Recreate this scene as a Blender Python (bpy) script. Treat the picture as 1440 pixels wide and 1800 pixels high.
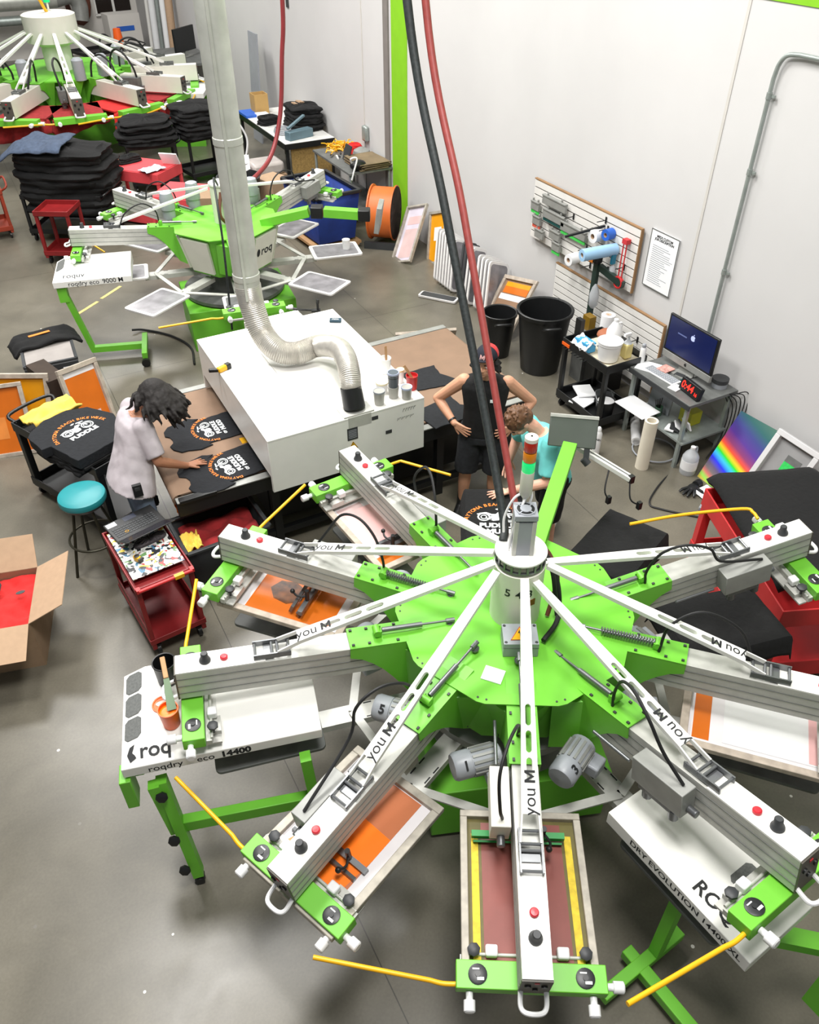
import bpy, bmesh, math, random
from mathutils import Matrix, Vector, Euler, noise as mnoise
for o in list(bpy.data.objects): bpy.data.objects.remove(o)
S = bpy.context.scene
COL = S.collection
PI = math.pi
R = math.radians
rnd = random.Random(7)
# ---------------------------------------------------------------- camera
cam = bpy.data.cameras.new('camera')
camo = bpy.data.objects.new('camera', cam); COL.objects.link(camo)
cam.sensor_fit = 'HORIZONTAL'; cam.sensor_width = 36.0
cam.lens = 36.0 * 1420.3 / 1440.0
cam.clip_start = .05; cam.clip_end = 200
camo.matrix_world = Matrix(((.88386, .29829, -.36029, 0), (-.46775, .56085, -.68312, 0), (-.0017, .77231, .63524, 4.8), (0, 0, 0, 1)))
S.camera = camo
# ---------------------------------------------------------------- light
S.view_settings.view_transform = 'Standard'; S.view_settings.look = 'None'
S.view_settings.gamma = 1.0; S.view_settings.use_curve_mapping = False
S.view_settings.exposure = 0.0
W = bpy.data.worlds.new('hall'); S.world = W; W.use_nodes = True
W.node_tree.nodes['Background'].inputs[0].default_value = (.96, .98, 1, 1)
W.node_tree.nodes['Background'].inputs[1].default_value = .25
def area(loc, sx, sy, power, col=(1, .98, .95), rot=(0, 0, 0)):
    l = bpy.data.lights.new('high_bay_lamp', 'AREA'); l.shape = 'RECTANGLE'
    l.size = sx; l.size_y = sy; l.energy = power; l.color = col
    o = bpy.data.objects.new('high_bay_lamp', l); COL.objects.link(o)
    o.location = loc; o.rotation_euler = rot
    return o
area((-.4, 5.6, 8.0), 1.1, 1.1, 300)
area((-.5, 10.5, 8.0), 1.6, 1.6, 360)
area((2.6, 6.4, 8.0), 1.6, 1.6, 430)
area((1.2, 1.3, 8.0), 1.8, 1.8, 470)
area((2.4, 12.0, 8.0), 1.8, 1.8, 540)
area((2.5, 20.0, 8.0), 2.2, 2.2, 560)
# ---------------------------------------------------------------- helpers
def s(r, g, b):
    f = lambda c: (c / 255 / 12.92) if c <= 10 else ((c / 255 + .055) / 1.055) ** 2.4
    return (f(r), f(g), f(b), 1)
MATS = {}
def mk(name, rgb, rough=.5, metal=0., var=.06, scale=6., bump=0., coat=0., alpha=1., trans=0., emit=0.):
    m = bpy.data.materials.new(name); m.use_nodes = True
    nt = m.node_tree; N = nt.nodes; L = nt.links; b = N['Principled BSDF']
    c = s(*rgb)
    if var:
        tc = N.new('ShaderNodeTexCoord'); nz = N.new('ShaderNodeTexNoise')
        nz.inputs['Scale'].default_value = scale; nz.inputs['Detail'].default_value = 5
        L.new(tc.outputs['Object'], nz.inputs['Vector'])
        mr = N.new('ShaderNodeMapRange'); mr.inputs[1].default_value = .3; mr.inputs[2].default_value = .7
        mr.inputs[3].default_value = 1 - var; mr.inputs[4].default_value = 1 + var
        L.new(nz.outputs[0], mr.inputs[0])
        hv = N.new('ShaderNodeHueSaturation'); hv.inputs['Color'].default_value = c
        L.new(mr.outputs[0], hv.inputs['Value']); L.new(hv.outputs[0], b.inputs['Base Color'])
        if bump:
            bp = N.new('ShaderNodeBump'); bp.inputs['Strength'].default_value = bump
            bp.inputs['Distance'].default_value = .01
            L.new(nz.outputs[0], bp.inputs['Height']); L.new(bp.outputs[0], b.inputs['Normal'])
    else:
        b.inputs['Base Color'].default_value = c
    b.inputs['Roughness'].default_value = rough; b.inputs['Metallic'].default_value = metal
    b.inputs['Coat Weight'].default_value = coat
    if trans:
        b.inputs['Transmission Weight'].default_value = trans
    if alpha < 1:
        b.inputs['Alpha'].default_value = alpha
    if emit:
        b.inputs['Emission Color'].default_value = c; b.inputs['Emission Strength'].default_value = emit
    MATS[name] = m
    return m
GREEN = mk('lime_paint', (108, 188, 52), .42, var=.05)
WHITE = mk('white_paint', (232, 231, 226), .38, var=.03)
CREAM = mk('cream_paint', (222, 220, 208), .45, var=.03)
ALU = mk('brushed_aluminium', (188, 188, 182), .4, .15, var=.08, scale=14)
ALUD = mk('dull_aluminium', (146, 147, 143), .5, .2, var=.12, scale=9)
STEEL = mk('steel', (120, 122, 124), .35, .7, var=.1)
GALV = mk('galvanised_steel', (160, 168, 164), .42, .5, var=.12, scale=11)
DARK = mk('dark_grey_plastic', (52, 54, 56), .5, var=.08)
BLACK = mk('black_plastic', (22, 23, 24), .42, var=.1)
RUBBER = mk('black_rubber', (20, 20, 21), .6, var=.1)
BCLOTH = mk('black_cotton', (13, 13, 14), .95, var=.25, scale=30, bump=.5)
NCLOTH = mk('charcoal_cotton', (25, 27, 31), .95, var=.2, scale=30, bump=.4)
GCLOTH = mk('grey_navy_cotton', (66, 78, 98), .95, var=.2, scale=20, bump=.5)
YCLOTH = mk('pale_yellow_cotton', (240, 205, 90), .95, var=.1, scale=14, bump=.4)
RCLOTH = mk('red_cotton', (206, 40, 38), .95, var=.15, scale=14, bump=.4)
MCLOTH = mk('dark_red_cotton', (150, 36, 38), .95, var=.2, scale=14, bump=.4)
REDP = mk('red_paint', (196, 44, 46), .45, var=.08)
DREDP = mk('dark_red_paint', (128, 26, 28), .45, var=.14)
YEL = mk('yellow_paint', (240, 178, 20), .4, var=.04)
ORANGE = mk('orange_plastic', (238, 96, 22), .4, var=.06)
OINK = mk('orange_ink', (255, 124, 14), .35, var=.03)
CARD = mk('cardboard', (176, 147, 119), .85, var=.05, scale=20)
CARDD = mk('cardboard_outside', (150, 124, 98), .85, var=.06, scale=20)
WOOD = mk('worn_wood', (170, 132, 92), .7, var=.15, scale=12)
PAPER = mk('white_paper', (236, 237, 238), .8, var=.02)
BLUEP = mk('blue_plastic', (40, 96, 190), .5, var=.08)
LBLUE = mk('pale_blue_paper', (150, 190, 222), .8, var=.05)
TEAL = mk('teal_vinyl', (32, 136, 142), .45, var=.05)
WPLAS = mk('white_plastic', (232, 232, 232), .35, var=.03)
GPLAS = mk('grey_plastic', (150, 154, 160), .4, var=.06)
INKBLK = mk('black_ink', (24, 26, 28), .7, var=0)
RED = mk('red_plastic', (200, 40, 52), .35, var=0)
BELT = mk('brown_mesh_belt', (130, 105, 85), .8, var=.08, scale=5)
SKIN = mk('skin', (206, 152, 122), .55, var=.06, scale=9)
SKIN2 = mk('tanned_skin', (176, 122, 92), .55, var=.06, scale=9)
GRIME = mk('grimy_grey_metal', (104, 106, 104), .55, .2, var=.2, scale=9)
CLEAR = mk('translucent_plastic', (214, 218, 222), .3, var=.05, trans=.35)
class MB:
    """collects shapes into one mesh"""
    def __init__(self):
        self.v = []; self.f = []; self.mi = []; self.m = Matrix(); self.slot = 0
    def add(self, vs, fs):
        n = len(self.v); m = self.m
        self.v += [tuple(m @ Vector(p)) for p in vs]
        self.f += [tuple(i + n for i in f) for f in fs]
        self.mi += [self.slot] * len(fs)
        return self
    def box(self, c, d, rot=None):
        x, y, z = d[0] / 2, d[1] / 2, d[2] / 2
        q = Matrix.Translation(c) @ (Euler(rot).to_matrix().to_4x4() if rot else Matrix())
        vs = [q @ Vector(p) for p in ((-x,-y,-z),(x,-y,-z),(x,y,-z),(-x,y,-z),(-x,-y,z),(x,-y,z),(x,y,z),(-x,y,z))]
        return self.add(vs, [(0,3,2,1),(4,5,6,7),(0,1,5,4),(1,2,6,5),(2,3,7,6),(3,0,4,7)])
    def bar(self, a, b, w, h, up=(0, 0, 1), w2=None, h2=None):
        a = Vector(a); b = Vector(b); d = (b - a).normalized(); u = Vector(up)
        if abs(d.dot(u)) > .98: u = Vector((1, 0, 0))
        r = d.cross(u).normalized(); u = r.cross(d)
        w2 = w if w2 is None else w2; h2 = h if h2 is None else h2
        vs = []
        for p, ww, hh in ((a, w, h), (b, w2, h2)):
            for i, j in ((-1,-1),(1,-1),(1,1),(-1,1)):
                vs.append(p + r * i * ww / 2 + u * j * hh / 2)
        return self.add(vs, [(0,1,2,3),(7,6,5,4),(0,4,5,1),(1,5,6,2),(2,6,7,3),(3,7,4,0)])
    def cyl(self, a, b, r, r2=None, n=14, caps=True):
        a = Vector(a); b = Vector(b); r2 = r if r2 is None else r2
        d = (b - a).normalized(); u = Vector((0,0,1)) if abs(d.z) < .9 else Vector((1,0,0))
        x = d.cross(u).normalized(); y = d.cross(x)
        vs = []
        for p, q in ((a, r), (b, r2)):
            vs += [p + (x * math.cos(2*PI*i/n) + y * math.sin(2*PI*i/n)) * q for i in range(n)]
        fs = [(i, i + n, (i+1) % n + n, (i+1) % n) for i in range(n)]
        if caps: fs += [tuple(range(n)), tuple(range(2*n-1, n-1, -1))]
        return self.add(vs, fs)
    def tube(self, pts, r, n=8, closed=False, caps=True):
        P = [Vector(p) for p in pts]; k = len(P)
        rr = r if isinstance(r, (list, tuple)) else [r] * k
        vs = []; prev = None
        for i, p in enumerate(P):
            if closed: d = P[(i+1) % k] - P[i-1]
            else: d = P[min(i+1, k-1)] - P[max(i-1, 0)]
            d = d.normalized() if d.length > 1e-9 else Vector((0,0,1))
            if prev is None:
                u = Vector((0,0,1)) if abs(d.z) < .9 else Vector((1,0,0)); x = d.cross(u).normalized()
            else:
                x = (prev - d * prev.dot(d)).normalized()
            prev = x; y = d.cross(x)
            vs += [p + (x * math.cos(2*PI*j/n) + y * math.sin(2*PI*j/n)) * rr[i] for j in range(n)]
        fs = []
        for i in range(k if closed else k - 1):
            a, b = i * n, ((i+1) % k) * n
            fs += [(a+j, a+(j+1) % n, b+(j+1) % n, b+j) for j in range(n)]
        if caps and not closed: fs += [tuple(range(n-1, -1, -1)), tuple(range((k-1)*n, k*n))]
        return self.add(vs, fs)
    def lathe(self, prof, c=(0,0,0), n=24, axis=None):
        vs = []
        q = Matrix.Translation(c)
        if axis is not None: q = q @ Vector((0,0,1)).rotation_difference(Vector(axis)).to_matrix().to_4x4()
        for (r, z) in prof: vs += [q @ Vector((r*math.cos(2*PI*i/n), r*math.sin(2*PI*i/n), z)) for i in range(n)]
        fs = []
        for k in range(len(prof)-1):
            a, b = k*n, (k+1)*n
            fs += [(a+i, a+(i+1) % n, b+(i+1) % n, b+i) for i in range(n)]
        if prof[0][0] > 1e-5: fs.append(tuple(range(n-1, -1, -1)))
        if prof[-1][0] > 1e-5: fs.append(tuple(range((len(prof)-1)*n, len(prof)*n)))
        return self.add(vs, fs)
    def prism(self, poly, z0, z1, m=None):
        n = len(poly); q = m or Matrix()
        vs = [q @ Vector((x, y, z0)) for x, y in poly] + [q @ Vector((x, y, z1)) for x, y in poly]
        return self.add(vs, [tuple(range(n-1, -1, -1)), tuple(range(n, 2*n))] + [(i, (i+1) % n, (i+1) % n + n, i+n) for i in range(n)])
    def grid(self, fn, nu, nv, close_u=False):
        vs = [fn(i / nu, j / nv) for j in range(nv+1) for i in range(nu + (0 if close_u else 1))]
        w = nu + (0 if close_u else 1)
        fs = []
        for j in range(nv):
            for i in range(nu):
                i2 = (i+1) % w
                fs.append((j*w+i, j*w+i2, (j+1)*w+i2, (j+1)*w+i))
        return self.add(vs, fs)
    def ball(self, c, r, n=12, k=8):
        if not isinstance(r, (tuple, list)): r = (r, r, r)
        vs = [Vector(c) + Vector((r[0]*math.sin(PI*j/k)*math.cos(2*PI*i/n), r[1]*math.sin(PI*j/k)*math.sin(2*PI*i/n), r[2]*math.cos(PI*j/k))) for j in range(k+1) for i in range(n)]
        fs = [(j*n+i, (j+1)*n+i, (j+1)*n+(i+1) % n, j*n+(i+1) % n) for j in range(k) for i in range(n)]
        return self.add(vs, fs)
    def build(self, name, mat, parent=None, loc=None, rz=0., bev=0., smooth=True, thick=0., sub=0):
        me = bpy.data.meshes.new(name); me.from_pydata(self.v, [], self.f); me.validate()
        ms = mat if isinstance(mat, (list, tuple)) else [mat]
        for m in ms: me.materials.append(m)
        if len(ms) > 1 and len(self.mi) == len(me.polygons): me.polygons.foreach_set('material_index', self.mi)
        if smooth:
            me.shade_smooth(); me.set_sharp_from_angle(angle=.7)
        o = bpy.data.objects.new(name, me); COL.objects.link(o)
        if parent is not None: o.parent = parent
        if loc is not None: o.location = loc; o.rotation_euler = (0, 0, rz)
        if thick:
            md = o.modifiers.new('thickness', 'SOLIDIFY'); md.thickness = thick; md.offset = 0
        if bev:
            md = o.modifiers.new('bevel', 'BEVEL'); md.width = bev; md.segments = 2; md.limit_method = 'ANGLE'; md.angle_limit = R(40)
        if sub:
            md = o.modifiers.new('smooth', 'SUBSURF'); md.levels = sub; md.render_levels = sub
        return o
def tag(o, label, cat, group=None):
    o['label'] = label; o['category'] = cat
    if group: o['group'] = group
    return o
def thing(name, label, cat, loc=(0,0,0), rz=0., group=None):
    o = bpy.data.objects.new(name, None); COL.objects.link(o); o.empty_display_size = .1
    o.location = loc; o.rotation_euler = (0, 0, rz)
    return tag(o, label, cat, group)
def struct(o): o['kind'] = 'structure'; return o
def recentre(o):
    """move a one-mesh thing's origin to the bottom centre of its mesh"""
    vs = [v.co for v in o.data.vertices]
    c = Vector(((min(v.x for v in vs)+max(v.x for v in vs))/2, (min(v.y for v in vs)+max(v.y for v in vs))/2, min(v.z for v in vs)))
    o.data.transform(Matrix.Translation(-c)); o.location = o.matrix_basis @ c
    return o
def T(x, y, z): return Matrix.Translation((x, y, z))
def RZ(a): return Matrix.Rotation(a, 4, 'Z')
def RX(a): return Matrix.Rotation(a, 4, 'X')
def RY(a): return Matrix.Rotation(a, 4, 'Y')
def az(a, b): return math.atan2(b[1]-a[1], b[0]-a[0])
def frame(o, xd, yd):
    """matrix whose x axis runs along xd and y axis along yd (z = normal)"""
    x = Vector(xd).normalized(); y = Vector(yd); y = (y - x * y.dot(x)).normalized(); z = x.cross(y)
    return Matrix.Translation(o) @ Matrix((x, y, z)).transposed().to_4x4()
def text_verts(body, size, bold=0., space=1., align='CENTER'):
    cu = bpy.data.curves.new('glyphs', 'FONT'); cu.body = body; cu.size = size; cu.offset = bold
    cu.align_x = align; cu.align_y = 'CENTER'; cu.space_character = space; cu.resolution_u = 3
    ob = bpy.data.objects.new('glyphs', cu); COL.objects.link(ob)
    dg = bpy.context.evaluated_depsgraph_get()
    me = bpy.data.meshes.new_from_object(ob.evaluated_get(dg))
    vs = [tuple(v.co) for v in me.vertices]; fs = [tuple(p.vertices) for p in me.polygons]
    bpy.data.objects.remove(ob); bpy.data.meshes.remove(me); bpy.data.curves.remove(cu)
    return vs, fs
def text(body, size, mat, parent, m, bold=0., name='lettering', space=1., sx=1., align='CENTER'):
    vs, fs = text_verts(body, size, bold, space, align)
    b = MB(); b.m = m @ Matrix.Diagonal((sx, 1, 1, 1)); b.add(vs, fs)
    return b.build(name, mat, parent, smooth=False)
def smoothpath(pts, n=8):
    """Catmull-Rom through points"""
    P = [Vector(p) for p in pts]; P = [P[0]*2-P[1]] + P + [P[-1]*2-P[-2]]; out = []
    for i in range(1, len(P)-2):
        a, b, c, d = P[i-1:i+3]
        for k in range(n):
            t = k / n
            out.append(.5*((2*b)+(c-a)*t+(2*a-5*b+4*c-d)*t*t+(3*b-a-3*c+d)*t**3))
    return out + [P[-2]]
def copytree(o, loc, rz, label, parent=None):
    c = o.copy(); COL.objects.link(c); c.parent = parent
    for ch in o.children:
        copytree(ch, None, 0, None, c)
    if parent is None:
        c.location = loc; c.rotation_euler = (0, 0, rz); c['label'] = label
    return c

# ================================================================= setting
XW = 6.04
def math_node(nt, op, a=None, b=None):
    n = nt.nodes.new('ShaderNodeMath'); n.operation = op
    for i, v in enumerate((a, b)):
        if v is None: continue
        if isinstance(v, (int, float)): n.inputs[i].default_value = v
        else: nt.links.new(v, n.inputs[i])
    return n.outputs[0]
def concrete():
    m = bpy.data.materials.new('polished_concrete'); m.use_nodes = True
    nt = m.node_tree; N = nt.nodes; L = nt.links; b = N['Principled BSDF']
    tc = N.new('ShaderNodeTexCoord'); sp = N.new('ShaderNodeSeparateXYZ'); L.new(tc.outputs['Object'], sp.inputs[0])
    def nz(scale, det=6, dist=0.):
        n = N.new('ShaderNodeTexNoise'); n.inputs['Scale'].default_value = scale; n.inputs['Detail'].default_value = det
        n.inputs['Distortion'].default_value = dist; L.new(tc.outputs['Object'], n.inputs['Vector']); return n.outputs[0]
    r = N.new('ShaderNodeValToRGB'); e = r.color_ramp.elements
    e[0].position = .3; e[0].color = s(92, 88, 77); e[1].position = .7; e[1].color = s(114, 109, 96)
    L.new(nz(.8, 8, .6), r.inputs[0])
    # cloudy burnish and fine speckle
    r2 = N.new('ShaderNodeMapRange'); r2.inputs[1].default_value = .3; r2.inputs[2].default_value = .7; r2.inputs[3].default_value = .9; r2.inputs[4].default_value = 1.08
    L.new(nz(3.1, 6, 1.2), r2.inputs[0])
    r3 = N.new('ShaderNodeMapRange'); r3.inputs[1].default_value = .3; r3.inputs[2].default_value = .7; r3.inputs[3].default_value = .93; r3.inputs[4].default_value = 1.07
    L.new(nz(60, 2), r3.inputs[0])
    val = math_node(nt, 'MULTIPLY', r2.outputs[0], r3.outputs[0])
    # saw cut joints
    for axis, p in ((0, .726), (1, 2.99), (1, 6.52), (1, 10.05), (0, 4.2), (1, 13.6)):
        d = math_node(nt, 'ABSOLUTE', math_node(nt, 'SUBTRACT', sp.outputs[axis], p))
        j = math_node(nt, 'GREATER_THAN', d, .0035)
        val = math_node(nt, 'MULTIPLY', val, math_node(nt, 'ADD', math_node(nt, 'MULTIPLY', j, .62), .38))
    # spots of dropped ink
    vo = N.new('ShaderNodeTexVoronoi'); vo.inputs['Scale'].default_value = 3.3; L.new(tc.outputs['Object'], vo.inputs['Vector'])
    sp1 = math_node(nt, 'GREATER_THAN', vo.outputs['Distance'], .035)
    hv = N.new('ShaderNodeHueSaturation'); L.new(r.outputs[0], hv.inputs['Color']); L.new(val, hv.inputs['Value'])
    mx = N.new('ShaderNodeMix'); mx.data_type = 'RGBA'
    L.new(sp1, mx.inputs[0]); L.new(hv.outputs[0], mx.inputs[7])
    mc = N.new('ShaderNodeMix'); mc.data_type = 'RGBA'; mc.inputs[6].default_value = s(110, 106, 98); mc.inputs[7].default_value = s(214, 212, 205)
    L.new(math_node(nt, 'GREATER_THAN', nz(1.7), .5), mc.inputs[0]); L.new(mc.outputs[2], mx.inputs[6])
    L.new(mx.outputs[2], b.inputs['Base Color'])
    rr = N.new('ShaderNodeMapRange'); rr.inputs[3].default_value = .22; rr.inputs[4].default_value = .42; L.new(nz(2.2, 5, .5), rr.inputs[0])
    L.new(rr.outputs[0], b.inputs['Roughness']); b.inputs['Specular IOR Level'].default_value = .55
    return m
FLOOR = concrete()
WALLM = mk('white_wall_paint', (202, 201, 200), .8, var=.025, scale=1.2)
BWALLM = mk('back_wall_paint', (216, 212, 206), .8, var=.05, scale=1.5)
struct(MB().box((0, 0, -.05), (34, 52, .1)).build('floor', FLOOR, loc=(0, 6, 0)))
struct(MB().box((.15, 0, 4.2), (.3, 48, 8.4)).build('wall_right', WALLM, loc=(XW, 5.3, 0)))
struct(MB().box((0, .15, 4.2), (34, .3, 8.4)).build('wall_back', BWALLM, loc=(-5, 29, 0)))
# painted bands and panel joints on the right wall
GREENW = mk('lime_wall_paint', (126, 190, 20), .7, var=.04)
GREYW = mk('grey_wall_strip', (122, 116, 112), .7, var=.08)
SEAM = mk('caulked_joint', (196, 193, 187), .8, var=.05)
yA = (6.040, 11.977, 1.246)[1]; yB = (6.040, 11.490, 1.359)[1]; yC = (6.040, 12.191, 1.196)[1]; yD = (6.040, 12.016, 1.236)[1]
struct(MB().box((-.004, 0, 4.1), (.012, abs(yA-yB), 8.2)).build('trim_1', GREENW, loc=(XW, (yA+yB)/2, 0)))
struct(MB().box((-.012, 0, 4.1), (.03, abs(yC-yD)*.88, 8.2)).build('trim_2', GREYW, loc=(XW, (yC+yD)/2+.03, 0)))
zt = (6.040, 5.050, 3.864)[2]
struct(MB().box((-.004, 0, .4), (.012, 30, .8)).build('trim_3', GREENW, loc=(XW, 9.05-15+yB-9, zt)))
struct(MB().box((-.003, 0, 4.1), (.008, .03, 8.2)).build('trim_4', SEAM, loc=(XW, (6.040, 5.500, 2.632)[1], 0)))
struct(MB().box((-.003, 0, 4.1), (.008, .03, 8.2)).build('trim_5', SEAM, loc=(XW, (6.040, 12.999, 2.106)[1], 0)))

# ================================================================= carousel presses
ZD = 1.38
DIAL = mk('black_dial', (30, 32, 34), .4, var=.05)
SGREEN = mk('green_squeegee', (24, 140, 62), .45, var=.06)
LABELD = mk('dark_panel', (84, 80, 72), .5, var=.08)
LENSR = mk('red_lens', (170, 34, 16), .25, var=0, coat=.5)
LENSA = mk('amber_lens', (214, 128, 10), .25, var=0, coat=.5)
LENSG = mk('green_lens', (20, 200, 110), .25, var=0, coat=.5, emit=.7)
def slot_poly(x0, x1, w, n=5):
    r = w / 2; out = []
    for i in range(n + 1):
        a = -PI/2 + PI*i/n; out.append((x1 - r + r*math.cos(a), r*math.sin(a)))
    for i in range(n + 1):
        a = PI/2 + PI*i/n; out.append((x0 + r + r*math.cos(a), r*math.sin(a)))
    return out
def holed_plate(b, x0, x1, w0, w1, slots, sw, z0, z1):
    """flat tapered plate along x with long slots through it"""
    W_ = lambda x: w0 + (w1 - w0) * (x - x0) / (x1 - x0)
    xs = [x0]
    for a, c in slots: xs += [a, c]
    xs.append(x1)
    for i in range(len(xs) - 1):
        a, c = xs[i], xs[i+1]
        if i % 2 == 0:
            b.prism([(a, -W_(a)/2), (c, -W_(c)/2), (c, W_(c)/2), (a, W_(a)/2)], z0, z1)
        else:
            sl = slot_poly(a, c, sw); h = len(sl) // 2
            lo = [p for p in sl if p[1] <= 1e-6]; up = [p for p in sl if p[1] >= -1e-6]
            lo = sorted(lo, key=lambda p: p[0]); up = sorted(up, key=lambda p: p[0])
            b.prism([(a, -W_(a)/2), (c, -W_(c)/2)] + lo[::-1], z0, z1)
            b.prism(up + [(c, W_(c)/2), (a, W_(a)/2)], z0, z1)
def head(press, a, dz, k=1., zd=ZD, far=False, spring=False, carr=1.12, squeegee=None, lever=None, word='you', rtip=1.9, cable=True, knobs=True, motor=None, ring=1.83, rr=.17, tie0=1.36, strut=True):
    """one print head: beam with its tie, bracket, bars; x runs outward, z = 0 at beam top"""
    tilt = -math.atan2(dz, 1.745 - .6)
    m = RZ(a) @ T(.6*k, 0, zd) @ RY(tilt) @ T(-.6*k, 0, 0) @ Matrix.Scale(k, 4)
    def nb():
        b = MB(); b.m = m; return b
    b = nb()
    b.box(((.62+rtip)/2, 0, -.1), (rtip-.62, .13, .2))
    b.slot = 1
    if not far:
        for y in (-.066, .066):
            for z in (-.045, -.1, -.155): b.box(((.62+rtip)/2, y, z), (rtip-.62, .003, .004))
    arm = b.build('print_head_beam', [CREAM if far else ALU, GRIME], press, bev=0 if far else .003)
    nb().box(((1.43+rtip)/2, 0, .003), (rtip-1.43, .128, .006)).build('top_plate', WHITE, arm)
    b = nb()
    poly = [(.5,.012),(.97,.012),(.97,-.06),(.9,-.085),(.84,-.13),(.78,-.19),(.72,-.27),(.66,-.36),(.62,-.42),(.5,-.42)]
    q = Matrix(((1,0,0,0),(0,0,-1,0),(0,1,0,0),(0,0,0,1)))
    b.prism(poly, -.078, -.07, q); b.prism(poly, .07, .078, q)
    b.box((.735, 0, .012), (.47, .156, .008))
    b.add([(.5,-.078,-.42),(.62,-.078,-.42),(.52,-.2,-.42),(.5,-.078,0),(.66,-.078,-.05),(.56,-.2,-.05)], [(0,1,4,3),(1,2,5,4),(3,4,5)])
    b.add([(.5,.078,-.42),(.62,.078,-.42),(.52,.2,-.42),(.5,.078,0),(.66,.078,-.05),(.56,.2,-.05)], [(0,3,4,1),(1,4,5,2),(3,5,4)])
    b.slot = 1
    if not far:
        for x, y in ((.95,.055),(.95,-.055),(.86,.055),(.86,-.055),(.7,.06),(.7,-.06)): b.box((x, y, .02), (.016, .012, .01))
    b.build('bracket', [GREEN, DARK], press if far else arm)
    # cross bar with dials and clamps
    zb = -.255; xb = rtip - .06
    b = nb(); b.box((xb, 0, zb), (.115, .66, .075)); b.build('cross_bar', GREEN, arm, bev=.004)
    if not far:
        for y in (-.235, .235):
            b = nb(); b.lathe([(.042,0),(.042,.004),(.036,.006),(.012,.007),(.012,.012),(0,.012)], (xb, y, zb+.038), 20)
            b.slot = 1; b.box((xb+.018, y+.012, zb+.0455), (.012, .03, .002)); b.box((xb-.02, y-.008, zb+.0455), (.006, .03, .002))
            b.build('dial', [DIAL, WPLAS], arm)
    for x, y, d in ((xb+.06, -.27, (1,0,0)), (xb+.06, .27, (1,0,0)), (xb+.02, .33, (0,1,0))):
        b = nb(); b.lathe([(.016,0),(.016,.03),(.026,.032),(.026,.075),(.02,.08),(0,.08)], (x, y, zb-.01), 12, axis=d); b.build('clamp_knob', WPLAS, arm)
    b = nb()
    b.box((xb-.075, 0, zb-.035), (.03, .62, .035)); b.box((xb-.115, 0, zb-.06), (.05, .6, .012))
    b.cyl((xb-.09, -.3, zb-.01), (xb-.09, .3, zb-.01), .008)
    for y in (-.2, .2): b.box((xb-.11, y, zb-.04), (.06, .1, .03))
    b.build('screen_clamp', ALU, arm)
    if not far:
        for y in (-.17, .15):
            nb().box((xb-.1, y, zb+.01), (.05, .055, .045)).build('clamp_block', WPLAS, arm, bev=.008)
        for y in (-.25, .25):
            b = nb(); b.cyl((xb-.1, y, zb-.03), (xb-.1, y, zb+.015), .008)
            b.lathe([(.02,0),(.03,.006),(.03,.018),(.02,.024),(0,.024)], (xb-.1, y, zb+.015), 7); b.build('star_knob', DARK, arm)
    if knobs:
        b = nb(); b.lathe([(.031,0),(.031,.008),(.027,.018),(.02,.028),(.0195,.055),(.016,.06),(0,.06)], (1.745, 0, .006), 18); b.build('pressure_knob', DARK, arm)
        b = nb(); b.lathe([(.021,0),(.021,.014),(.016,.019),(0,.02)], (1.645, 0, .006), 16); b.build('stop_button', RED, arm)
    b = nb(); b.box((rtip+.004, 0, -.1), (.008, .132, .2)); b.slot = 1
    for y, z, r_ in ((-.035, -.07, .014), (.035, -.07, .014), (0, -.12, .012)): b.cyl((rtip+.008, y, z), (rtip+.016, y, z), r_, n=10)
    b.slot = 2; b.box((rtip+.009, 0, -.03), (.004, .02, .012))
    b.build('control_panel', [LABELD, BLACK, RED], arm)
    b = nb(); b.tube(smoothpath([(rtip, -.055, -.175), (rtip+.06, -.055, -.2), (rtip+.085, -.03, -.2), (rtip+.085, .03, -.2), (rtip+.06, .055, -.2), (rtip, .055, -.175)], 5), .011); b.build('handle', CLEAR if False else WPLAS, arm)
    # tie from the column ring to the beam
    zr = (ring - zd) / k
    L0 = Vector((rr/k, 0, zr)); L1 = Vector((tie0, 0, .05)); d = L1 - L0; ln = d.length
    tm = m @ frame(L0, d, (0, 1, 0))
    b = MB(); b.m = tm
    e = ln - .12
    holed_plate(b, .0, e, .042, .085, ((e*.56, e*.65), (e*.67, e*.76), (e*.78, e*.87)) if not far else ((e*.5,e*.6),(e*.64,e*.74),(e*.78,e*.88)), .028, -.012, .012)
    for sy in (-1, 1): b.bar((e-.01, sy*.038, 0), (ln, sy*.047, -.01), .008, .024)
    tie = b.build('tie_bar', WHITE, arm)
    if word and not far:
        text('you', .082, INKBLK, tie, tm @ T(e-.055, 0, .0135) @ RZ(PI), .0, sx=1.0)
        b = MB(); b.m = tm @ T(e-.165, 0, .0135) @ RZ(PI) @ Matrix.Scale(.05, 4)
        for pl in ([(-.55,-.5),(-.33,-.5),(-.33,.5),(-.55,.5)], [(.33,-.5),(.55,-.5),(.55,.5),(.33,.5)], [(-.33,.5),(-.33,.1),(0,-.45),(0,-.05)], [(0,-.05),(0,-.45),(.33,.1),(.33,.5)]): b.prism(pl, 0, .01)
        b.build('lettering', INKBLK, tie, smooth=False)
    b = nb()
    for sy in (-1, 1): b.box((tie0+.03, sy*.05, .028), (.2, .008, .035))
    for x in (tie0-.06, tie0, tie0+.03, tie0+.12): b.cyl((x, -.056, .032), (x, .056, .032), .008, n=8)
    b.box((tie0+.05, 0, .012), (.05, .085, .014))
    b.build('tie_shoe', STEEL if not far else GRIME, arm)
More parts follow.
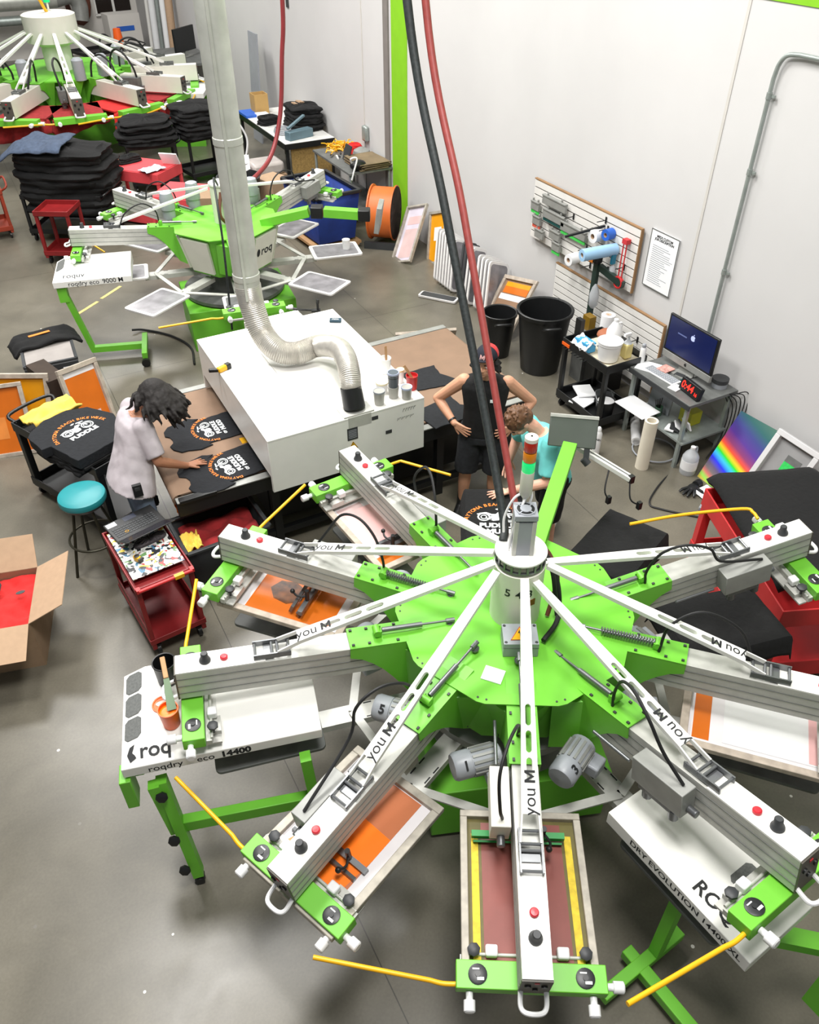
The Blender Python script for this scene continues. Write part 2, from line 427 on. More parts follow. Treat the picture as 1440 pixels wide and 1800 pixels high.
    # squeegee carriage on the clockwise side
    if carr:
        b = nb(); b.box((carr, -.125, -.09), (.3, .095, .15)); b.slot = 1
        b.box((carr-.02, -.12, -.19), (.2, .07, .05)); b.cyl((carr-.2, -.13, -.12), (carr-.45, -.13, -.12), .009); b.cyl((carr+.15,-.12,-.13),(carr+.2,-.12,-.13),.02)
        for x in (-.08, .08): b.cyl((carr+x, -.13, -.2), (carr+x, -.13, -.26), .026, n=10)
        b.build('squeegee_carriage', [GRIME if far else CREAM if squeegee=='green' else ALUD, STEEL], arm, bev=.004)
    if squeegee:
        b = nb(); x = carr + .08
        y0 = -.24
        b.box((x, y0+.22, -.3), (.03, .46, .035)); b.box((x+.02, y0+.22, -.34), (.01, .44, .05), (0, .3, 0))
        if squeegee != 'green':
            b.box((x+.07, y0+.22, -.31), (.02, .42, .06), (0, -.35, 0))
        sq = b.build('squeegee', SGREEN if squeegee == 'green' else STEEL, arm)
        b = nb()
        for yy in (-.02, .1):
            b.cyl((x, yy, -.29), (x, yy, -.2), .014); b.tube(smoothpath([(x, yy, -.25), (x+.05, yy+.03, -.24), (x+.09, yy+.02, -.22)], 4), .007); b.ball((x+.09, yy+.02, -.22), .016)
        b.build('squeegee_lever', BLACK, sq)
    if lever is not None:
        y = -.345; pts = [(xb+.03, -.31, zb-.02), (xb+.03, y-.04, zb-.02), (xb+.02, y-.1, zb-.015)]
        lx, ly, lz = lever; pts.append((xb+.02+lx, y-.1+ly, zb-.01+lz))
        b = nb(); b.tube(smoothpath(pts[:3], 5) + [Vector(pts[3])], .011, 10); b.build('adjust_lever', YEL, arm)
    if cable:
        pts = [(.82, -.03, .02), (.83, -.03, .12), (.9, -.06, .26), (1.02, -.11, .32), (1.15, -.15, .27), (1.24, -.14, .12), (carr+.11, -.12, -.01)] if carr else [(.82, -.03, .02), (.85, 0, .2), (1.0, .05, .3), (1.2, .08, .2), (1.3, .05, .02)]
        b = nb(); b.tube(smoothpath(pts, 6), .0085 if not far else .014, 8); b.build('cable', RUBBER, arm)
    if strut:
        b = nb()
        b.cyl((.39, 0, .05), (.58, 0, .05), .007); b.lathe([(.02, 0), (.026, .02), (.015, .035), (0, .036)], (.385, 0, .0), 10)
        b.cyl((.36, 0, .05), (.41, 0, .05), .014, n=8)
        if spring:
            b.tube([(.5+.3*i/140, .018*math.cos(i*.9), .05+.018*math.sin(i*.9)) for i in range(141)], .005, 5)
            b.cyl((.5,0,.05),(.8,0,.05),.009)
        else:
            b.cyl((.55, 0, .05), (.78, 0, .05), .015)
        b.build('gas_strut' if not spring else 'coil_spring', STEEL, arm)
        b = nb(); b.box((.8, .022, .035), (.03, .006, .06)); b.box((.8, -.022, .035), (.03, .006, .06)); b.lathe([(.0,-.03),(.022,-.03),(.022,.03),(0,.03)], (.81,0,.05), 12, axis=(0,1,0))
        b.build('strut_lug', GREEN, arm)
    if motor is not None:
        mm = RZ(a - .25*0) @ T(.78*k, -.2*k, zd - .3*k) @ Matrix.Scale(k*1.15, 4)
        b = MB(); b.m = mm
        ax = Vector((.35, -1, 0)).normalized()
        b.lathe([(0,-.1),(.045,-.1),(.062,-.09),(.062,.05),(.066,.052),(.066,.12),(.058,.135),(0,.14)], (0,0,0), 20, axis=ax)
        b.slot = 1
        x_ = ax.cross(Vector((0,0,1)))
        for i in range(14):
            t = 2*PI*i/14; d_ = x_*math.cos(t) + Vector((0,0,1))*math.sin(t)
            b.bar(ax*-.07 + d_*.064, ax*.045 + d_*.064, .012, .008, up=d_)
        mo = b.build('motor', [GPLAS, ALUD], press)
        b = MB(); b.m = mm; b.box((.05, .07, -.04), (.1, .09, .07), (0,0,.3)); b.build('terminal_box', GPLAS, mo, bev=.01)
        if motor:
            up = Vector((0,0,1))
            side = (Vector((0,0,1))*.75 + Vector((.9,.35,0)).normalized()*.66).normalized()
            text(motor, .06, INKBLK, mo, mm @ frame(ax*.085 + side*.0675, -ax.cross(side) if False else ax*-1, side.cross(ax*-1)) , .002)
    return arm
def pallet(press, a, r, z, L=.56, w=.4, k=1., mat=None, base=ALU, worn=None, arm0=.4):
    m = RZ(a) @ Matrix.Scale(k, 4)
    b = MB(); b.m = m; b.bar((arm0, 0, z-.075), (r+.05, 0, z-.075), .12, .05)
    b.slot = 1
    for x in (.8, .88): b.box((x, .05, z-.0495), (.05, .008, .002)); b.box((x, -.05, z-.0495), (.05, .008, .002))
    arm = b.build('pallet_arm', [base, BLACK], press)
    b = MB(); b.m = m
    c = .035; x0, x1 = r, r + L; h = w/2
    poly = []
    for cx, cy, a0 in ((x1-c,-h+c,-PI/2),(x1-c,h-c,0),(x0+c,h-c,PI/2),(x0+c,-h+c,PI)):
        for i in range(5): poly.append((cx+c*math.cos(a0+PI/2*i/4), cy+c*math.sin(a0+PI/2*i/4)))
    b.prism(poly, z-.022, z)
    p = b.build('pallet', mat or GRIME, arm, bev=.003)
    if worn:
        b = MB(); b.m = m
        b.prism([(r+L/2+(x-r-L/2)*.86, y*.84) for x, y in poly], z, z+.0015); b.build('worn_patch', worn, p)
    return arm
def rod_ring(press, angs, r, z, k=1.):
    for a0, a1 in zip(angs, angs[1:] + angs[:1]):
        b = MB(); b.bar((r*math.cos(a0), r*math.sin(a0), z), (r*math.cos(a1), r*math.sin(a1), z), .05, .012); b.build('brace_bar', ALU, press)
# ----------------------------------------------------------------- near press
PC = (2.040, 2.579, 0)
near = thing('carousel_printing_press', 'lime green and white carousel printing press in the foreground with long arms lettered you M', 'printing press', PC)
b = MB(); b.m = RZ(R(-20)); b.box((0, 0, .26), (1.1, 1.1, .46)); b.box((0,0,.02),(1.0,1.0,.04)); b.build('base', GREEN, near, bev=.006)
b = MB(); b.lathe([(.5,.46),(.5,.5),(.38,.52),(.36,.78),(.58,.8),(.58,.86),(.3,.9),(.3,1.0)], n=32); b.build('turntable', ALUD, near)
A0 = R(-120.1); AZ = {k: A0 + (k-5)*PI/5 for k in range(0, 11)}
b = MB()
poly = []
for k in range(10):
    for d in (-16, 16): poly.append((.685*math.cos(A0+k*PI/5+R(d)), .685*math.sin(A0+k*PI/5+R(d))))
b.prism(poly, ZD+.012, ZD+.018)
b.slot = 1
for x, y in poly: b.lathe([(.006,0),(.006,.003),(0,.004)], (x*.96, y*.96, ZD+.018), 8)
b.build('deck_plate', [GREEN, DARK], near)
b = MB(); b.prism([(.585*math.cos(A0+k*PI/5+PI/10), .585*math.sin(A0+k*PI/5+PI/10)) for k in range(10)], .98, ZD+.01)
b.slot = 1
for k in range(20):
    a = A0 + k*PI/10 + PI/20
    b.box((.563*math.cos(a), .563*math.sin(a), 1.18), (.01, .004, .4), (0, 0, a))
b.build('skirt', [GREEN, DARK], near)
b = MB(); b.lathe([(.142,0),(.142,.395),(.128,.4),(.12,.402),(.12,.425),(.128,.43)], (0,0,ZD+.018), 32); col = b.build('column', CREAM, near)
b = MB(); b.lathe([(.1,.0),(.138,.0),(.142,.003),(.142,.012),(.138,.015),(0,.015)], (0,0,1.868), 36); b.build('column_disc', WHITE, near)
b = MB(); b.lathe([(.14,0),(.14,.006),(.1,.006)], (0,0,1.815), 32)
for k in range(20):
    a = k*PI/10; b.box((.135*math.cos(a), .135*math.sin(a), 1.842), (.01, .012, .05), (0,0,a))
b.build('tie_ring', STEEL, near)
for d, t in ((-147, '5'), (-122, '4'), (-97, '3')):
    a = R(d); text(t, .075, INKBLK, col, frame((.143*math.cos(a), .143*math.sin(a), 1.67), (-math.sin(a), math.cos(a), 0), (0,0,1)), .001)
a = R(-90); MB().box((.1425*math.cos(a), .1425*math.sin(a), 1.6), (.003, .045, .045), (0,0,a)).build('warning_sticker', mk('brown_sticker', (120, 66, 20), .5, var=.1), col)
# mains box on the deck
eb = RZ(R(-118)) @ T(.265, 0, ZD+.02)
b = MB(); b.m = eb; b.box((0,0,.05),(.15,.19,.1)); b.slot = 1; b.box((0,0,.068),(.153,.193,.003))
for x in (-.06,.06):
    for y in (-.082,.082): b.cyl((x,y,.098),(x,y,.102),.009,n=8)
jb = b.build('mains_box', [GPLAS, DARK], near, bev=.004)
b = MB(); b.m = eb; b.prism([(.042,-.04-.01),(.042,.05),(-.045,0)],.1005,.102); tr = b.build('hazard_triangle', YEL, jb)
b = MB(); b.m = eb; b.prism([(.03,-.003),(.0,.01),(.002,.0),(-.03,-.002),(-.004,-.012),(-.004,-.003)],.1025,.1035); b.build('lightning_mark', INKBLK, tr)
b = MB(); b.m = eb; b.tube([(.046,-.055,.102),(.046,.055,.102),(-.05,0,.102)], .0025, 5, closed=True); b.build('triangle_border', ORANGE, tr)
# cooling unit and signal tower on the disc
fu = RZ(R(-28)) @ T(0, 0, 1.88) @ Matrix.Scale(1.16, 4)
b = MB(); b.m = fu; b.box((0,0,.1),(.095,.095,.2)); b.slot = 1
for x in (-.04,.04):
    for y in (-.04,.04): b.box((x,y,.1),(.02,.02,.205))
b.slot = 0; b.box((0,0,.225),(.105,.105,.03))
fan = b.build('fan_unit', [GPLAS, ALU], near, bev=.003)
b = MB(); b.m = fu; b.lathe([(.046,0),(.046,.004),(.04,.004),(.04,0)], (0,0,.24), 24); b.lathe([(0,.006),(.026,.006),(.026,0)], (0,0,.24), 20)
for i in range(4): b.bar((0,0,.243), (.05*math.cos(i*PI/2+.8), .05*math.sin(i*PI/2+.8), .243), .006, .004)
b.build('fan_guard', GPLAS, fan)
b = MB(); b.m = fu; b.lathe([(0,.0),(.041,.0),(.041,.001),(0,.001)], (0,0,.2405), 20); b.build('fan_opening', BLACK, fan)
tw = RZ(R(-28)) @ T(.0, .062, 1.88)
b = MB(); b.m = tw; b.cyl((0,0,.0),(0,0,.33),.011); b.lathe([(.012,.3),(.028,.33),(.034,.34),(.034,.48)], n=20); tower = b.build('signal_tower', CREAM, near)
for nm, mt, z0, z1 in (('green_lens', LENSG, .48, .54), ('amber_lens', LENSA, .545, .6), ('red_lens', LENSR, .605, .665)):
    b = MB(); b.m = tw; b.lathe([(.033,z0),(.034,z0+.003),(.034,z1-.003),(.033,z1)], n=20); b.build(nm, mt, tower)
b = MB(); b.m = tw; b.lathe([(.0345,.665),(.0345,.685),(.03,.69),(0,.69)], n=20); b.slot = 1; b.lathe([(.006,0),(.006,.003),(0,.003)],(0,0,.69),8); b.build('tower_cap', [CREAM, BLACK], tower)
for i, pts in enumerate(([(.0,.05,.3),(-.05,.05,.26),(-.085,.045,.16),(-.085,.03,.08)], [(.01,.05,.3),(-.02,.02,.22),(-.05,0,.1),(-.06,-.01,.01)], [(.02,.06,.31),(.03,.055,.27),(.02,.05,.22)])):
    b = MB(); b.m = fu; b.tube(smoothpath(pts,6), .006, 8); b.build('white_hose', WPLAS, fan)
b = MB(); b.m = RZ(R(-10))
b.tube(smoothpath([(.12,.06,1.8),(.2,.02,1.72),(.235,-.04,1.58),(.22,-.12,1.46),(.16,-.2,1.44),(.05,-.28,1.43)],6), .015); b.tube(smoothpath([(.12,.03,1.78),(.19,-.02,1.7),(.205,-.08,1.55),(.2,-.14,1.44)],6), .014)
b.build('power_cable', RUBBER, near)
b = MB(); b.m = RZ(R(-10)); b.tube(smoothpath([(.13,.1,1.82),(.22,.08,1.72),(.25,.0,1.6),(.21,-.05,1.5),(.16,-.1,1.41)],6), .013); b.build('brown_hose', mk('brown_hose', (96, 52, 36), .5), near)
# heads
head(near, AZ[1], .05, lever=(-.35, -.22, 0), carr=1.05, squeegee='steel', motor='')
head(near, AZ[2], .06, lever=(-.1, -.42, .05), carr=1.2, squeegee='steel', spring=True, motor='6')
head(near, R(165.5), .06, lever=(-.08, -.36, .12), carr=None, motor='5', cable=False)
head(near, R(-157.2), -.14, lever=(-.02, -.46, .03), carr=1.5, squeegee='steel', motor='5')
head(near, AZ[5], -.17, lever=(-.06, -.52, .05), carr=1.12, squeegee='green', motor='1')
head(near, AZ[6], .2, lever=(-.05, -.5, .06), carr=1.24, motor='3')
head(near, AZ[7], .05, lever=(-.05, -.5, .06), carr=None, squeegee=None, spring=True, motor='9')
head(near, AZ[8], .2, carr=1.42, motor='')
b = MB(); b.m = RZ(AZ[8]) @ T(.6,0,ZD) @ RY(-.173) @ T(-.6,0,0)
b.tube(smoothpath([(1.83,.34,-.2),(1.83,.4,-.19),(1.78,.45,-.18),(1.4,.55,-.16),(1.05,.6,-.14)],5), .011, 10); b.build('adjust_lever', YEL, near)
ws = [AZ[k] for k in range(10)]
for k in range(10):
    pallet(near, AZ[k], 1.18, .86, L=.62, w=.46, mat=GRIME)
rod_ring(near, ws, .98, .82)
# green infeed post with touch panel
pa = R(42.5)
b = MB(); b.m = RZ(pa); b.bar((.55,0,1.42),(1.62,0,1.50),.1,.06); b.bar((.55,0,1.25),(.75,0,1.4),.1,.06); post = b.build('infeed_arm', GREEN, near, bev=.004)

# ================================================================= screens, dryers and the near props
TAPE = mk('white_block_tape', (226, 222, 224), .5, var=.04)
EMUL = mk('orange_emulsion', (206, 104, 16), .4, var=.06)
YEMUL = mk('amber_emulsion', (222, 150, 14), .4, var=.06)
BROWNM = mk('brown_exposed_mesh', (190, 110, 66), .5, var=.05)
PLUM = mk('plum_coated_mesh', (132, 70, 62), .4, var=.14, scale=5)
OLIVE = mk('olive_mesh_border', (96, 88, 34), .5, var=.18, scale=14)
PINK = mk('pink_ink_film', (226, 178, 176), .5, var=.06)
PINK2 = mk('pink_haze_mesh', (206, 178, 176), .5, var=.08)
WFRAME = mk('worn_frame_aluminium', (168, 162, 150), .55, .2, var=.2, scale=16)
BFRAME = mk('stained_frame', (176, 164, 150), .7, .1, var=.25, scale=12)
def screen(label, M, L, Wd, fm, mesh, patches=(), bar=.04, th=.035, group=None, rnd_tape=None):
    """screen frame lying in M's xy plane, top at z = 0, centred"""
    t = thing('printing_screen', label, 'screen', M.translation, 0, group)
    Q = T(*(-M.translation)) @ M
    b = MB(); b.m = Q
    b.box((-L/2+bar/2, 0, -th/2), (bar, Wd, th)); b.box((L/2-bar/2, 0, -th/2), (bar, Wd, th))
    b.box((0, -Wd/2+bar/2, -th/2), (L-2*bar, bar, th)); b.box((0, Wd/2-bar/2, -th/2), (L-2*bar, bar, th))
    b.build('frame', fm, t, bev=.004)
    b = MB(); b.m = Q; b.box((0, 0, -th+.004), (L-2*bar+.01, Wd-2*bar+.01, .002)); b.build('mesh', mesh, t)
    for i, (nm, poly, m) in enumerate(patches):
        b = MB(); b.m = Q; b.prism(poly, -th+.0055+.0012*i, -th+.0065+.0012*i); b.build(nm, m, t, smooth=False)
    return t
def rect(x0, x1, y0, y1): return [(x0,y0),(x1,y0),(x1,y1),(x0,y1)]
def headM(a, r, z, tilt=0.): return T(*PC) @ RZ(a) @ T(r, 0, z) @ RY(tilt)
g = 'screens clamped in the foreground press'
blob = [(.36,-.2),(.33,-.2),(-.02,-.2),(-.12,-.19),(-.16,-.16),(-.18,-.12),(-.2,.02),(-.17,.2),(.33,.2),(.36,.18)]
blob = [(.33,-.19),(.12,-.19)] + [(.12-.05*i, -.19+.016*math.sin(i*1.9)-.004*i) for i in range(1, 6)] + [(-.17,-.2),(-.18,.2),(.34,.2)]
screen('aluminium framed screen flooded with bright orange ink at the front left', headM(R(-157.2), 1.455, .985), .84, .6, WFRAME, TAPE,
  [('exposed_mesh', rect(-.37,.3,-.19,.19), BROWNM), ('ink', [(.31,.16),(.02,.19),(-.12,.19)] + [(-.13,-.0),(-.14,-.17),(-.05,-.21),(.08,-.22),(.16,-.2),(.2,-.215),(.33,-.18)], OINK), ('ink_trail', rect(.24,.32,-.2,.2), EMUL)], bar=.045)
screen('aluminium framed screen with plum mesh and yellow tape strips nearest the viewer', headM(AZ[5], 1.42, .975), .83, .61, WFRAME, OLIVE,
  [('coated_mesh', rect(-.36,.33,-.2,.2), PLUM), ('tape_strip', rect(-.3,.36,-.25,-.215), mk('yellow_tape', (214, 186, 40), .6, var=.2, scale=30)), ('tape_strip', rect(-.3,.36,.215,.25), MATS['yellow_tape'])], bar=.036)
screen('screen with amber stencil smeared with black ink on the left arm of the near press', headM(AZ[2], 1.42, 1.09, -.03), .85, .58, BFRAME, TAPE,
  [('stencil', rect(-.32,.26,-.22,.24), EMUL), ('ink_smear', [(-.05,-.03),(.04,-.08),(.14,-.06),(.18,.02),(.12,.1),(.02,.12),(-.06,.06)], mk('smeared_black_ink', (110, 62, 18), .35, var=.9, scale=14))], bar=.045)
screen('screen with pale pink ink film on the back left arm below the dryer hood', headM(AZ[1], 1.42, 1.09, -.03), .85, .58, BFRAME, TAPE,
  [('exposed_mesh', rect(-.3,.3,.02,.22), PINK2), ('ink', rect(-.2,.24,-.05,.2), PINK), ('stencil', rect(-.37,-.28,-.2,.24), EMUL)], bar=.045)
screen('screen with white ink and an orange strip at the right edge of the near press', headM(AZ[7], 1.45, 1.06, -.03), .86, .6, BFRAME, TAPE,
  [('stencil', rect(-.36,-.27,-.22,.22), EMUL), ('ink', rect(-.2,.33,-.21,.21), WPLAS), ('ink_streak', rect(.24,.33,-.2,.2), PINK)], bar=.045)
# ----------------------------------------------------------------- t-shirt print and flat shirts
OPRINT = mk('orange_print', (236, 132, 52), .8, var=0); WPRINT = mk('white_print', (236, 240, 240), .8, var=0)
def arc_text(words, rad, size, mat, parent, M, gap=.03, bold=.003):
    b = MB(); glyphs = []
    tot = 0
    for ch in words:
        w = size * (.36 if ch == ' ' else .3 if ch == 'I' else .72); glyphs.append((ch, w)); tot += w
    x = -tot / 2
    for ch, w in glyphs:
        a = (x + w/2) / rad; x += w
        if ch == ' ': continue
        vs, fs = text_verts(ch, size, bold)
        b.m = M @ T(0, -rad, 0) @ RZ(-a) @ T(0, rad, 0); b.add(vs, fs)
    return b.build('lettering', mat, parent, smooth=False)
def shirt_print(parent, M, w, part=3):
    """orange arc over a motorcycle over two lines; M x = reading direction, w = width"""
    Q = M @ Matrix.Scale(w, 4)
    o = arc_text('DAYTONA BEACH BIKE WEEK', .66, .13, OPRINT, parent, Q @ T(0, .42, 0)); o['label'] = 'orange arched lettering'
    b = MB(); b.m = Q
    def ring(cx, cy, r, w_, n=16): b.tube([(cx+r*math.cos(2*PI*i/n), cy+r*math.sin(2*PI*i/n)*.95, 0) for i in range(n)], w_, 4, closed=True)
    ring(.27, -.01, .14, .016); ring(.27, -.01, .09, .008); ring(-.27, .0, .12, .018); ring(-.27,.0,.06,.012)
    for poly in ([(-.36,.13),(-.22,.16),(-.1,.1),(-.02,.1),(.04,.17),(.15,.15),(.14,.1),(.06,.06),(-.06,.055),(-.14,.06),(-.24,.1)],
                 [(-.12,.04),(.04,.05),(.07,-.01),(.04,-.1),(-.08,-.12),(-.14,-.08),(-.15,-.02)], [(-.24,-.02),(-.1,-.06),(-.1,-.09),(-.25,-.05)],
                 [(.1,.23),(.14,.26),(.3,.22),(.29,.19),(.17,.21)], [(.15,.19),(.19,.19),(.29,.0),(.26,-.02)], [(-.02,.27),(.06,.3),(.1,.27),(.02,.24)], [(-.38,.06),(-.3,.1),(-.33,.13),(-.42,.1)]):
        b.prism(poly, -.002, .002)
    b.build('motorcycle_print', WPRINT, parent, smooth=False)
    if part >= 1:
        text('PUDDLE', .19, WPRINT, parent, Q @ T(-.0, -.27, 0), .009, sx=1.05)
    if part >= 2:
        text('OF', .12, WPRINT, parent, Q @ T(-.38, -.45, 0), .006); text('MUDD', .19, WPRINT, parent, Q @ T(.07, -.46, 0), .009, sx=1.05)
SHIRT = [(-.1,.36),(-.17,.35),(-.25,.31),(-.4,.13),(-.29,.07),(-.235,.13),(-.24,-.36),(.24,-.36),(.235,.13),(.29,.07),(.4,.13),(.25,.31),(.17,.35),(.1,.36),(.06,.325),(0,.315),(-.06,.325)]
SHIRT2 = [(-.1,.36),(-.17,.35),(-.25,.3),(-.3,.12),(-.27,.0),(-.23,.03),(-.235,-.36),(.235,-.36),(.225,.05),(.25,-.02),(.3,.08),(.25,.3),(.17,.35),(.1,.36),(.06,.325),(0,.315),(-.06,.325)]
def flat_shirt(label, M, mat, cat='t-shirt', group=None, wob=.0, seed=1, poly=SHIRT, th=.012, name='tshirt'):
    t = thing(name, label, cat, M.translation, 0, group)
    Q = T(*(-M.translation)) @ M
    rr = random.Random(seed); pts = []
    n = len(poly)
    for i in range(n):
        a, c = poly[i], poly[(i+1) % n]; k = max(1, int(math.hypot(c[0]-a[0], c[1]-a[1]) / .05))
        for j in range(k):
            u = j / k; pts.append((a[0]+(c[0]-a[0])*u + rr.uniform(-1,1)*wob, a[1]+(c[1]-a[1])*u + rr.uniform(-1,1)*wob))
    b = MB(); b.m = Q; b.prism(pts, 0, th); b.build('fabric', mat, t, bev=.004)
    return t
# ----------------------------------------------------------------- conveyor dryer
dr = thing('conveyor_dryer', 'large white conveyor dryer hood over a long brown belt', 'dryer', (2.07, 5.87, 0))
D = lambda x, y, z: (x-2.07, y-5.87, z)
b = MB()
x0, x1, y0, y1, z0, z1 = 1.4, 2.75, 4.95, 6.8, .85, 1.35
b.box(D((x0+x1)/2, (y0+y1)/2, z1-.01), (x1-x0, y1-y0, .02)); b.box(D((x0+x1)/2, y0+.015, (z0+z1)/2-.0), (x1-x0, .03, z1-z0-.02)); b.box(D((x0+x1)/2, y1-.015, (z0+z1)/2), (x1-x0, .03, z1-z0-.02))
for xx in (x0+.01, x1-.01): b.box(D(xx, (y0+y1)/2, 1.17), (.02, y1-y0-.06, .34))
b.build('hood', WHITE, dr, bev=.004)
b = MB()
for p in ((1.85, 5.4),): pass
for (xa, ya), (xb, yb) in (((1.83,5.0),(1.83,6.79)),((2.35,5.5),(2.35,6.79)),): b.box(D((xa+xb)/2,(ya+yb)/2,1.3505), (max(.003,abs(xb-xa)), max(.003,abs(yb-ya)), .0015))
b.build('panel_seam', mk('seam_shadow_gap', (150,148,142), .6, var=0), dr)
MB().box(D(2.2, 6.92, 1.2), (.55, .24, .2)).build('rear_box', WHITE, dr, bev=.004)
b = MB(); b.box(D(2.37,6.05,.835),(3.3,1.5,.016)); bl = b.build('belt', BELT, dr)
for xx in (.72, 4.02): b = MB(); b.cyl(D(xx,5.3,.795),D(xx,6.8,.795),.047,n=16); b.build('belt_roller', BELT, dr)
b = MB(); b.box(D(2.37,6.05,.77),(3.2,1.48,.02)); b.build('belt_return', GRIME, dr)
for yy, nm in ((5.24, 'near'), (6.86, 'far')):
    b = MB(); b.box(D(2.37, yy, .76), (3.36, .05, .14)); b.slot = 1; b.box(D(2.37, yy, .832), (3.36, .075, .012)); b.slot = 0
    b.box(D(.86, yy-.02*(1 if yy<6 else -1), .84), (.3, .06, .03)); b.build('side_rail', [BLACK, ALUD], dr, bev=.003)
for xx in (1.5, 2.3, 3.1, 3.85):
    for yy in (5.3, 6.8):
        MB().box(D(xx, yy, .36), (.07, .07, .72)).build('leg', BLACK, dr)
MB().box(D(2.55, 6.05, .38), (2.1, 1.1, .5)).build('heater_cabinet', BLACK, dr, bev=.01)
for zz in (.3,): MB().box(D(2.37, 5.3, .16), (2.9, .05, .06)).build('stretcher', BLACK, dr)
b = MB(); b.box(D(2.1, 4.948, 1.2), (.09, .004, .11)); b.slot = 1
for i in range(6): b.box(D(2.1, 4.9455, 1.165+.014*i), (.07, .002, .005))
b.build('rating_plate', [DARK, GPLAS], dr)
b = MB(); b.m = frame(D(2.1, 4.947, 1.09), (1,0,0), (0,0,1)); b.prism([(-.04,-.03),(.04,-.03),(0,.04)], 0, .002); hz = b.build('hazard_triangle', YEL, dr)
b = MB(); b.m = frame(D(2.1, 4.944, 1.088), (1,0,0), (0,0,1)); b.tube([(-.038,-.028,0),(.038,-.028,0),(0,.036,0)], .003, 5, closed=True); b.prism([(.0,.02),(.007,.0),(.001,.0),(.003,-.018),(-.006,.002),(.0,.002)], 0, .002); b.build('lightning_mark', INKBLK, hz)
for px, pz in ((2.3, 1.29), (2.42, 1.12)):
    MB().box(D(px, 4.947, pz), (.055, .004, .03)).build('small_label', DARK, dr)
b = MB()
for i in range(10): b.bar(D(2.55+.012*i, 4.9485, 1.27+.02*(i%2)), D(2.56+.012*i, 4.9485, 1.3), .003, .002)
for i in range(12): b.bar(D(2.5+.013*i, 4.9485, 1.2+.008*(i%3)), D(2.507+.013*i, 4.9485, 1.225), .003, .002)
b.build('pen_scribble', GRIME, dr)
b = MB(); b.box(D(2.17,5.03,1.357),(.26,.15,.012)); b.box(D(2.17,4.952,1.3),(.2,.006,.1)); b.build('duct_flange', ALU, dr)
# exhaust duct
du = thing('exhaust_duct', 'tall silver spiral exhaust duct curving down onto the white dryer hood', 'duct', (2.17, 5.05, 1.36))
E_ = lambda p: (p[0]-2.17, p[1]-5.05, p[2]-1.36)
b = MB(); b.cyl(E_((1.79,6.27,1.95)), E_((1.79,6.27,8.2)), .106, n=28, caps=False)
for z in (2.05, 3.1, 4.28, 5.4): b.lathe([(.107,0),(.112,.005),(.112,.05),(.107,.055)], E_((1.79,6.27,z)), 28)
b.box(E_((1.79-.05,6.27-.1,5)),(.02,.012,6.2))
b.build('straight_pipe', mk('duct_steel', (190,192,184), .36, .3, var=.12, scale=7), du)
path = smoothpath([(1.79,6.27,2.0),(1.80,6.25,1.82),(1.83,6.15,1.6),(1.9,5.98,1.5),(2.05,5.92,1.47),(2.22,5.9,1.5),(2.31,5.7,1.56),(2.27,5.42,1.62),(2.2,5.18,1.6),(2.17,5.08,1.5)], 14)
n_ = len(path)
fine = []; rad = []
for i in range(n_-1):
    for k in range(3):
        fine.append(path[i].lerp(path[i+1], k/3)); u = (i+k/3)/n_; rad.append((.108-.028*u) * (1 + .035*math.sin((i*3+k)*2.1)))
b = MB(); b.tube([E_(p) for p in fine], rad, 22); b.build('flexible_hose', mk('crinkled_foil', (186,182,174), .34, .45, var=.1, scale=20), du)
b = MB(); b.cyl(E_((2.17,5.1,1.53)), E_((2.17,5.045,1.372)), .084, .088, n=20); b.build('tape_collar', BLACK, du)
# things on the hood
def cup(label, p, r, h, lid, body, band=None, stick=None, open_ink=None, name='ink_cup', group='ink cups on the dryer hood'):
    t = thing(name, label, 'cup', (p[0], p[1], p[2]+.0015), 0, group)
    b = MB(); b.lathe([(r*.82,0),(r*.84,.004),(r*.97,h-.012),(r,h-.01),(r,h),(r*.93,h)] + ([] if not open_ink else [(r*.92,h-.03)]), n=20)
    b.build('cup_body', body, t)
    if open_ink:
        b = MB(); b.lathe([(r*.93,0),(r*.6,.004),(0,-.002)], (0,0,h-.03), 20); b.build('ink', open_ink, t)
    if lid:
        b = MB(); b.lathe([(r*1.04,-.012),(r*1.06,0),(r*1.03,.004),(r*.9,.002),(r*.88,-.004),(0,-.004)], (0,0,h), 20); b.build('lid', lid, t)
    if band:
        b = MB(); b.lathe([(r*.885,h*.35),(r*.94,h*.7),(r*.935,h*.71)], n=20); b.build('label_band', band, t)
    if stick:
        b = MB(); b.bar((.01,0,h-.04), (stick[0],stick[1],h+stick[2]), .022, .004, up=(0,1,0)); b.build('stir_stick', WOOD, t)
    return t
CUPG = mk('grey_ink_tub', (168,166,160), .35, var=.05); CUPD = mk('dark_slate_tub', (84,92,100), .35, var=.05); LAV = mk('pale_lavender_lid', (176,184,208), .35, var=.04)
BAND = mk('printed_paper_band', (130,126,118), .6, var=.3, scale=60)
cup('white ink tub with a wooden stick standing in it', (2.650, 5.455, 1.350), .05, .14, None, WPLAS, stick=(.02,.03,.09), open_ink=WPLAS)
cup('low cream ink tub behind the grey one', (2.480, 5.177, 1.350), .052, .1, mk('cream_lid', (236,226,196), .4, var=.03), WPLAS)
cup('grey lidded ink tub nearest the duct', (2.382, 5.031, 1.350), .046, .12, GPLAS, CUPG, BAND)
cup('pale ink tub under a dark slate one', (2.530, 5.070, 1.350), .046, .1, None, CUPG, BAND)
p_ = (2.530, 5.070, 1.350); cup('dark slate ink tub with a lavender lid stacked on a pale one', (p_[0], p_[1], 1.4525), .048, .125, LAV, CUPD, DARK)
cup('open red ink tub with a stick at the hood corner', (2.724, 5.119, 1.350), .05, .125, None, REDP, stick=(-.05,.04,.08), open_ink=REDP)
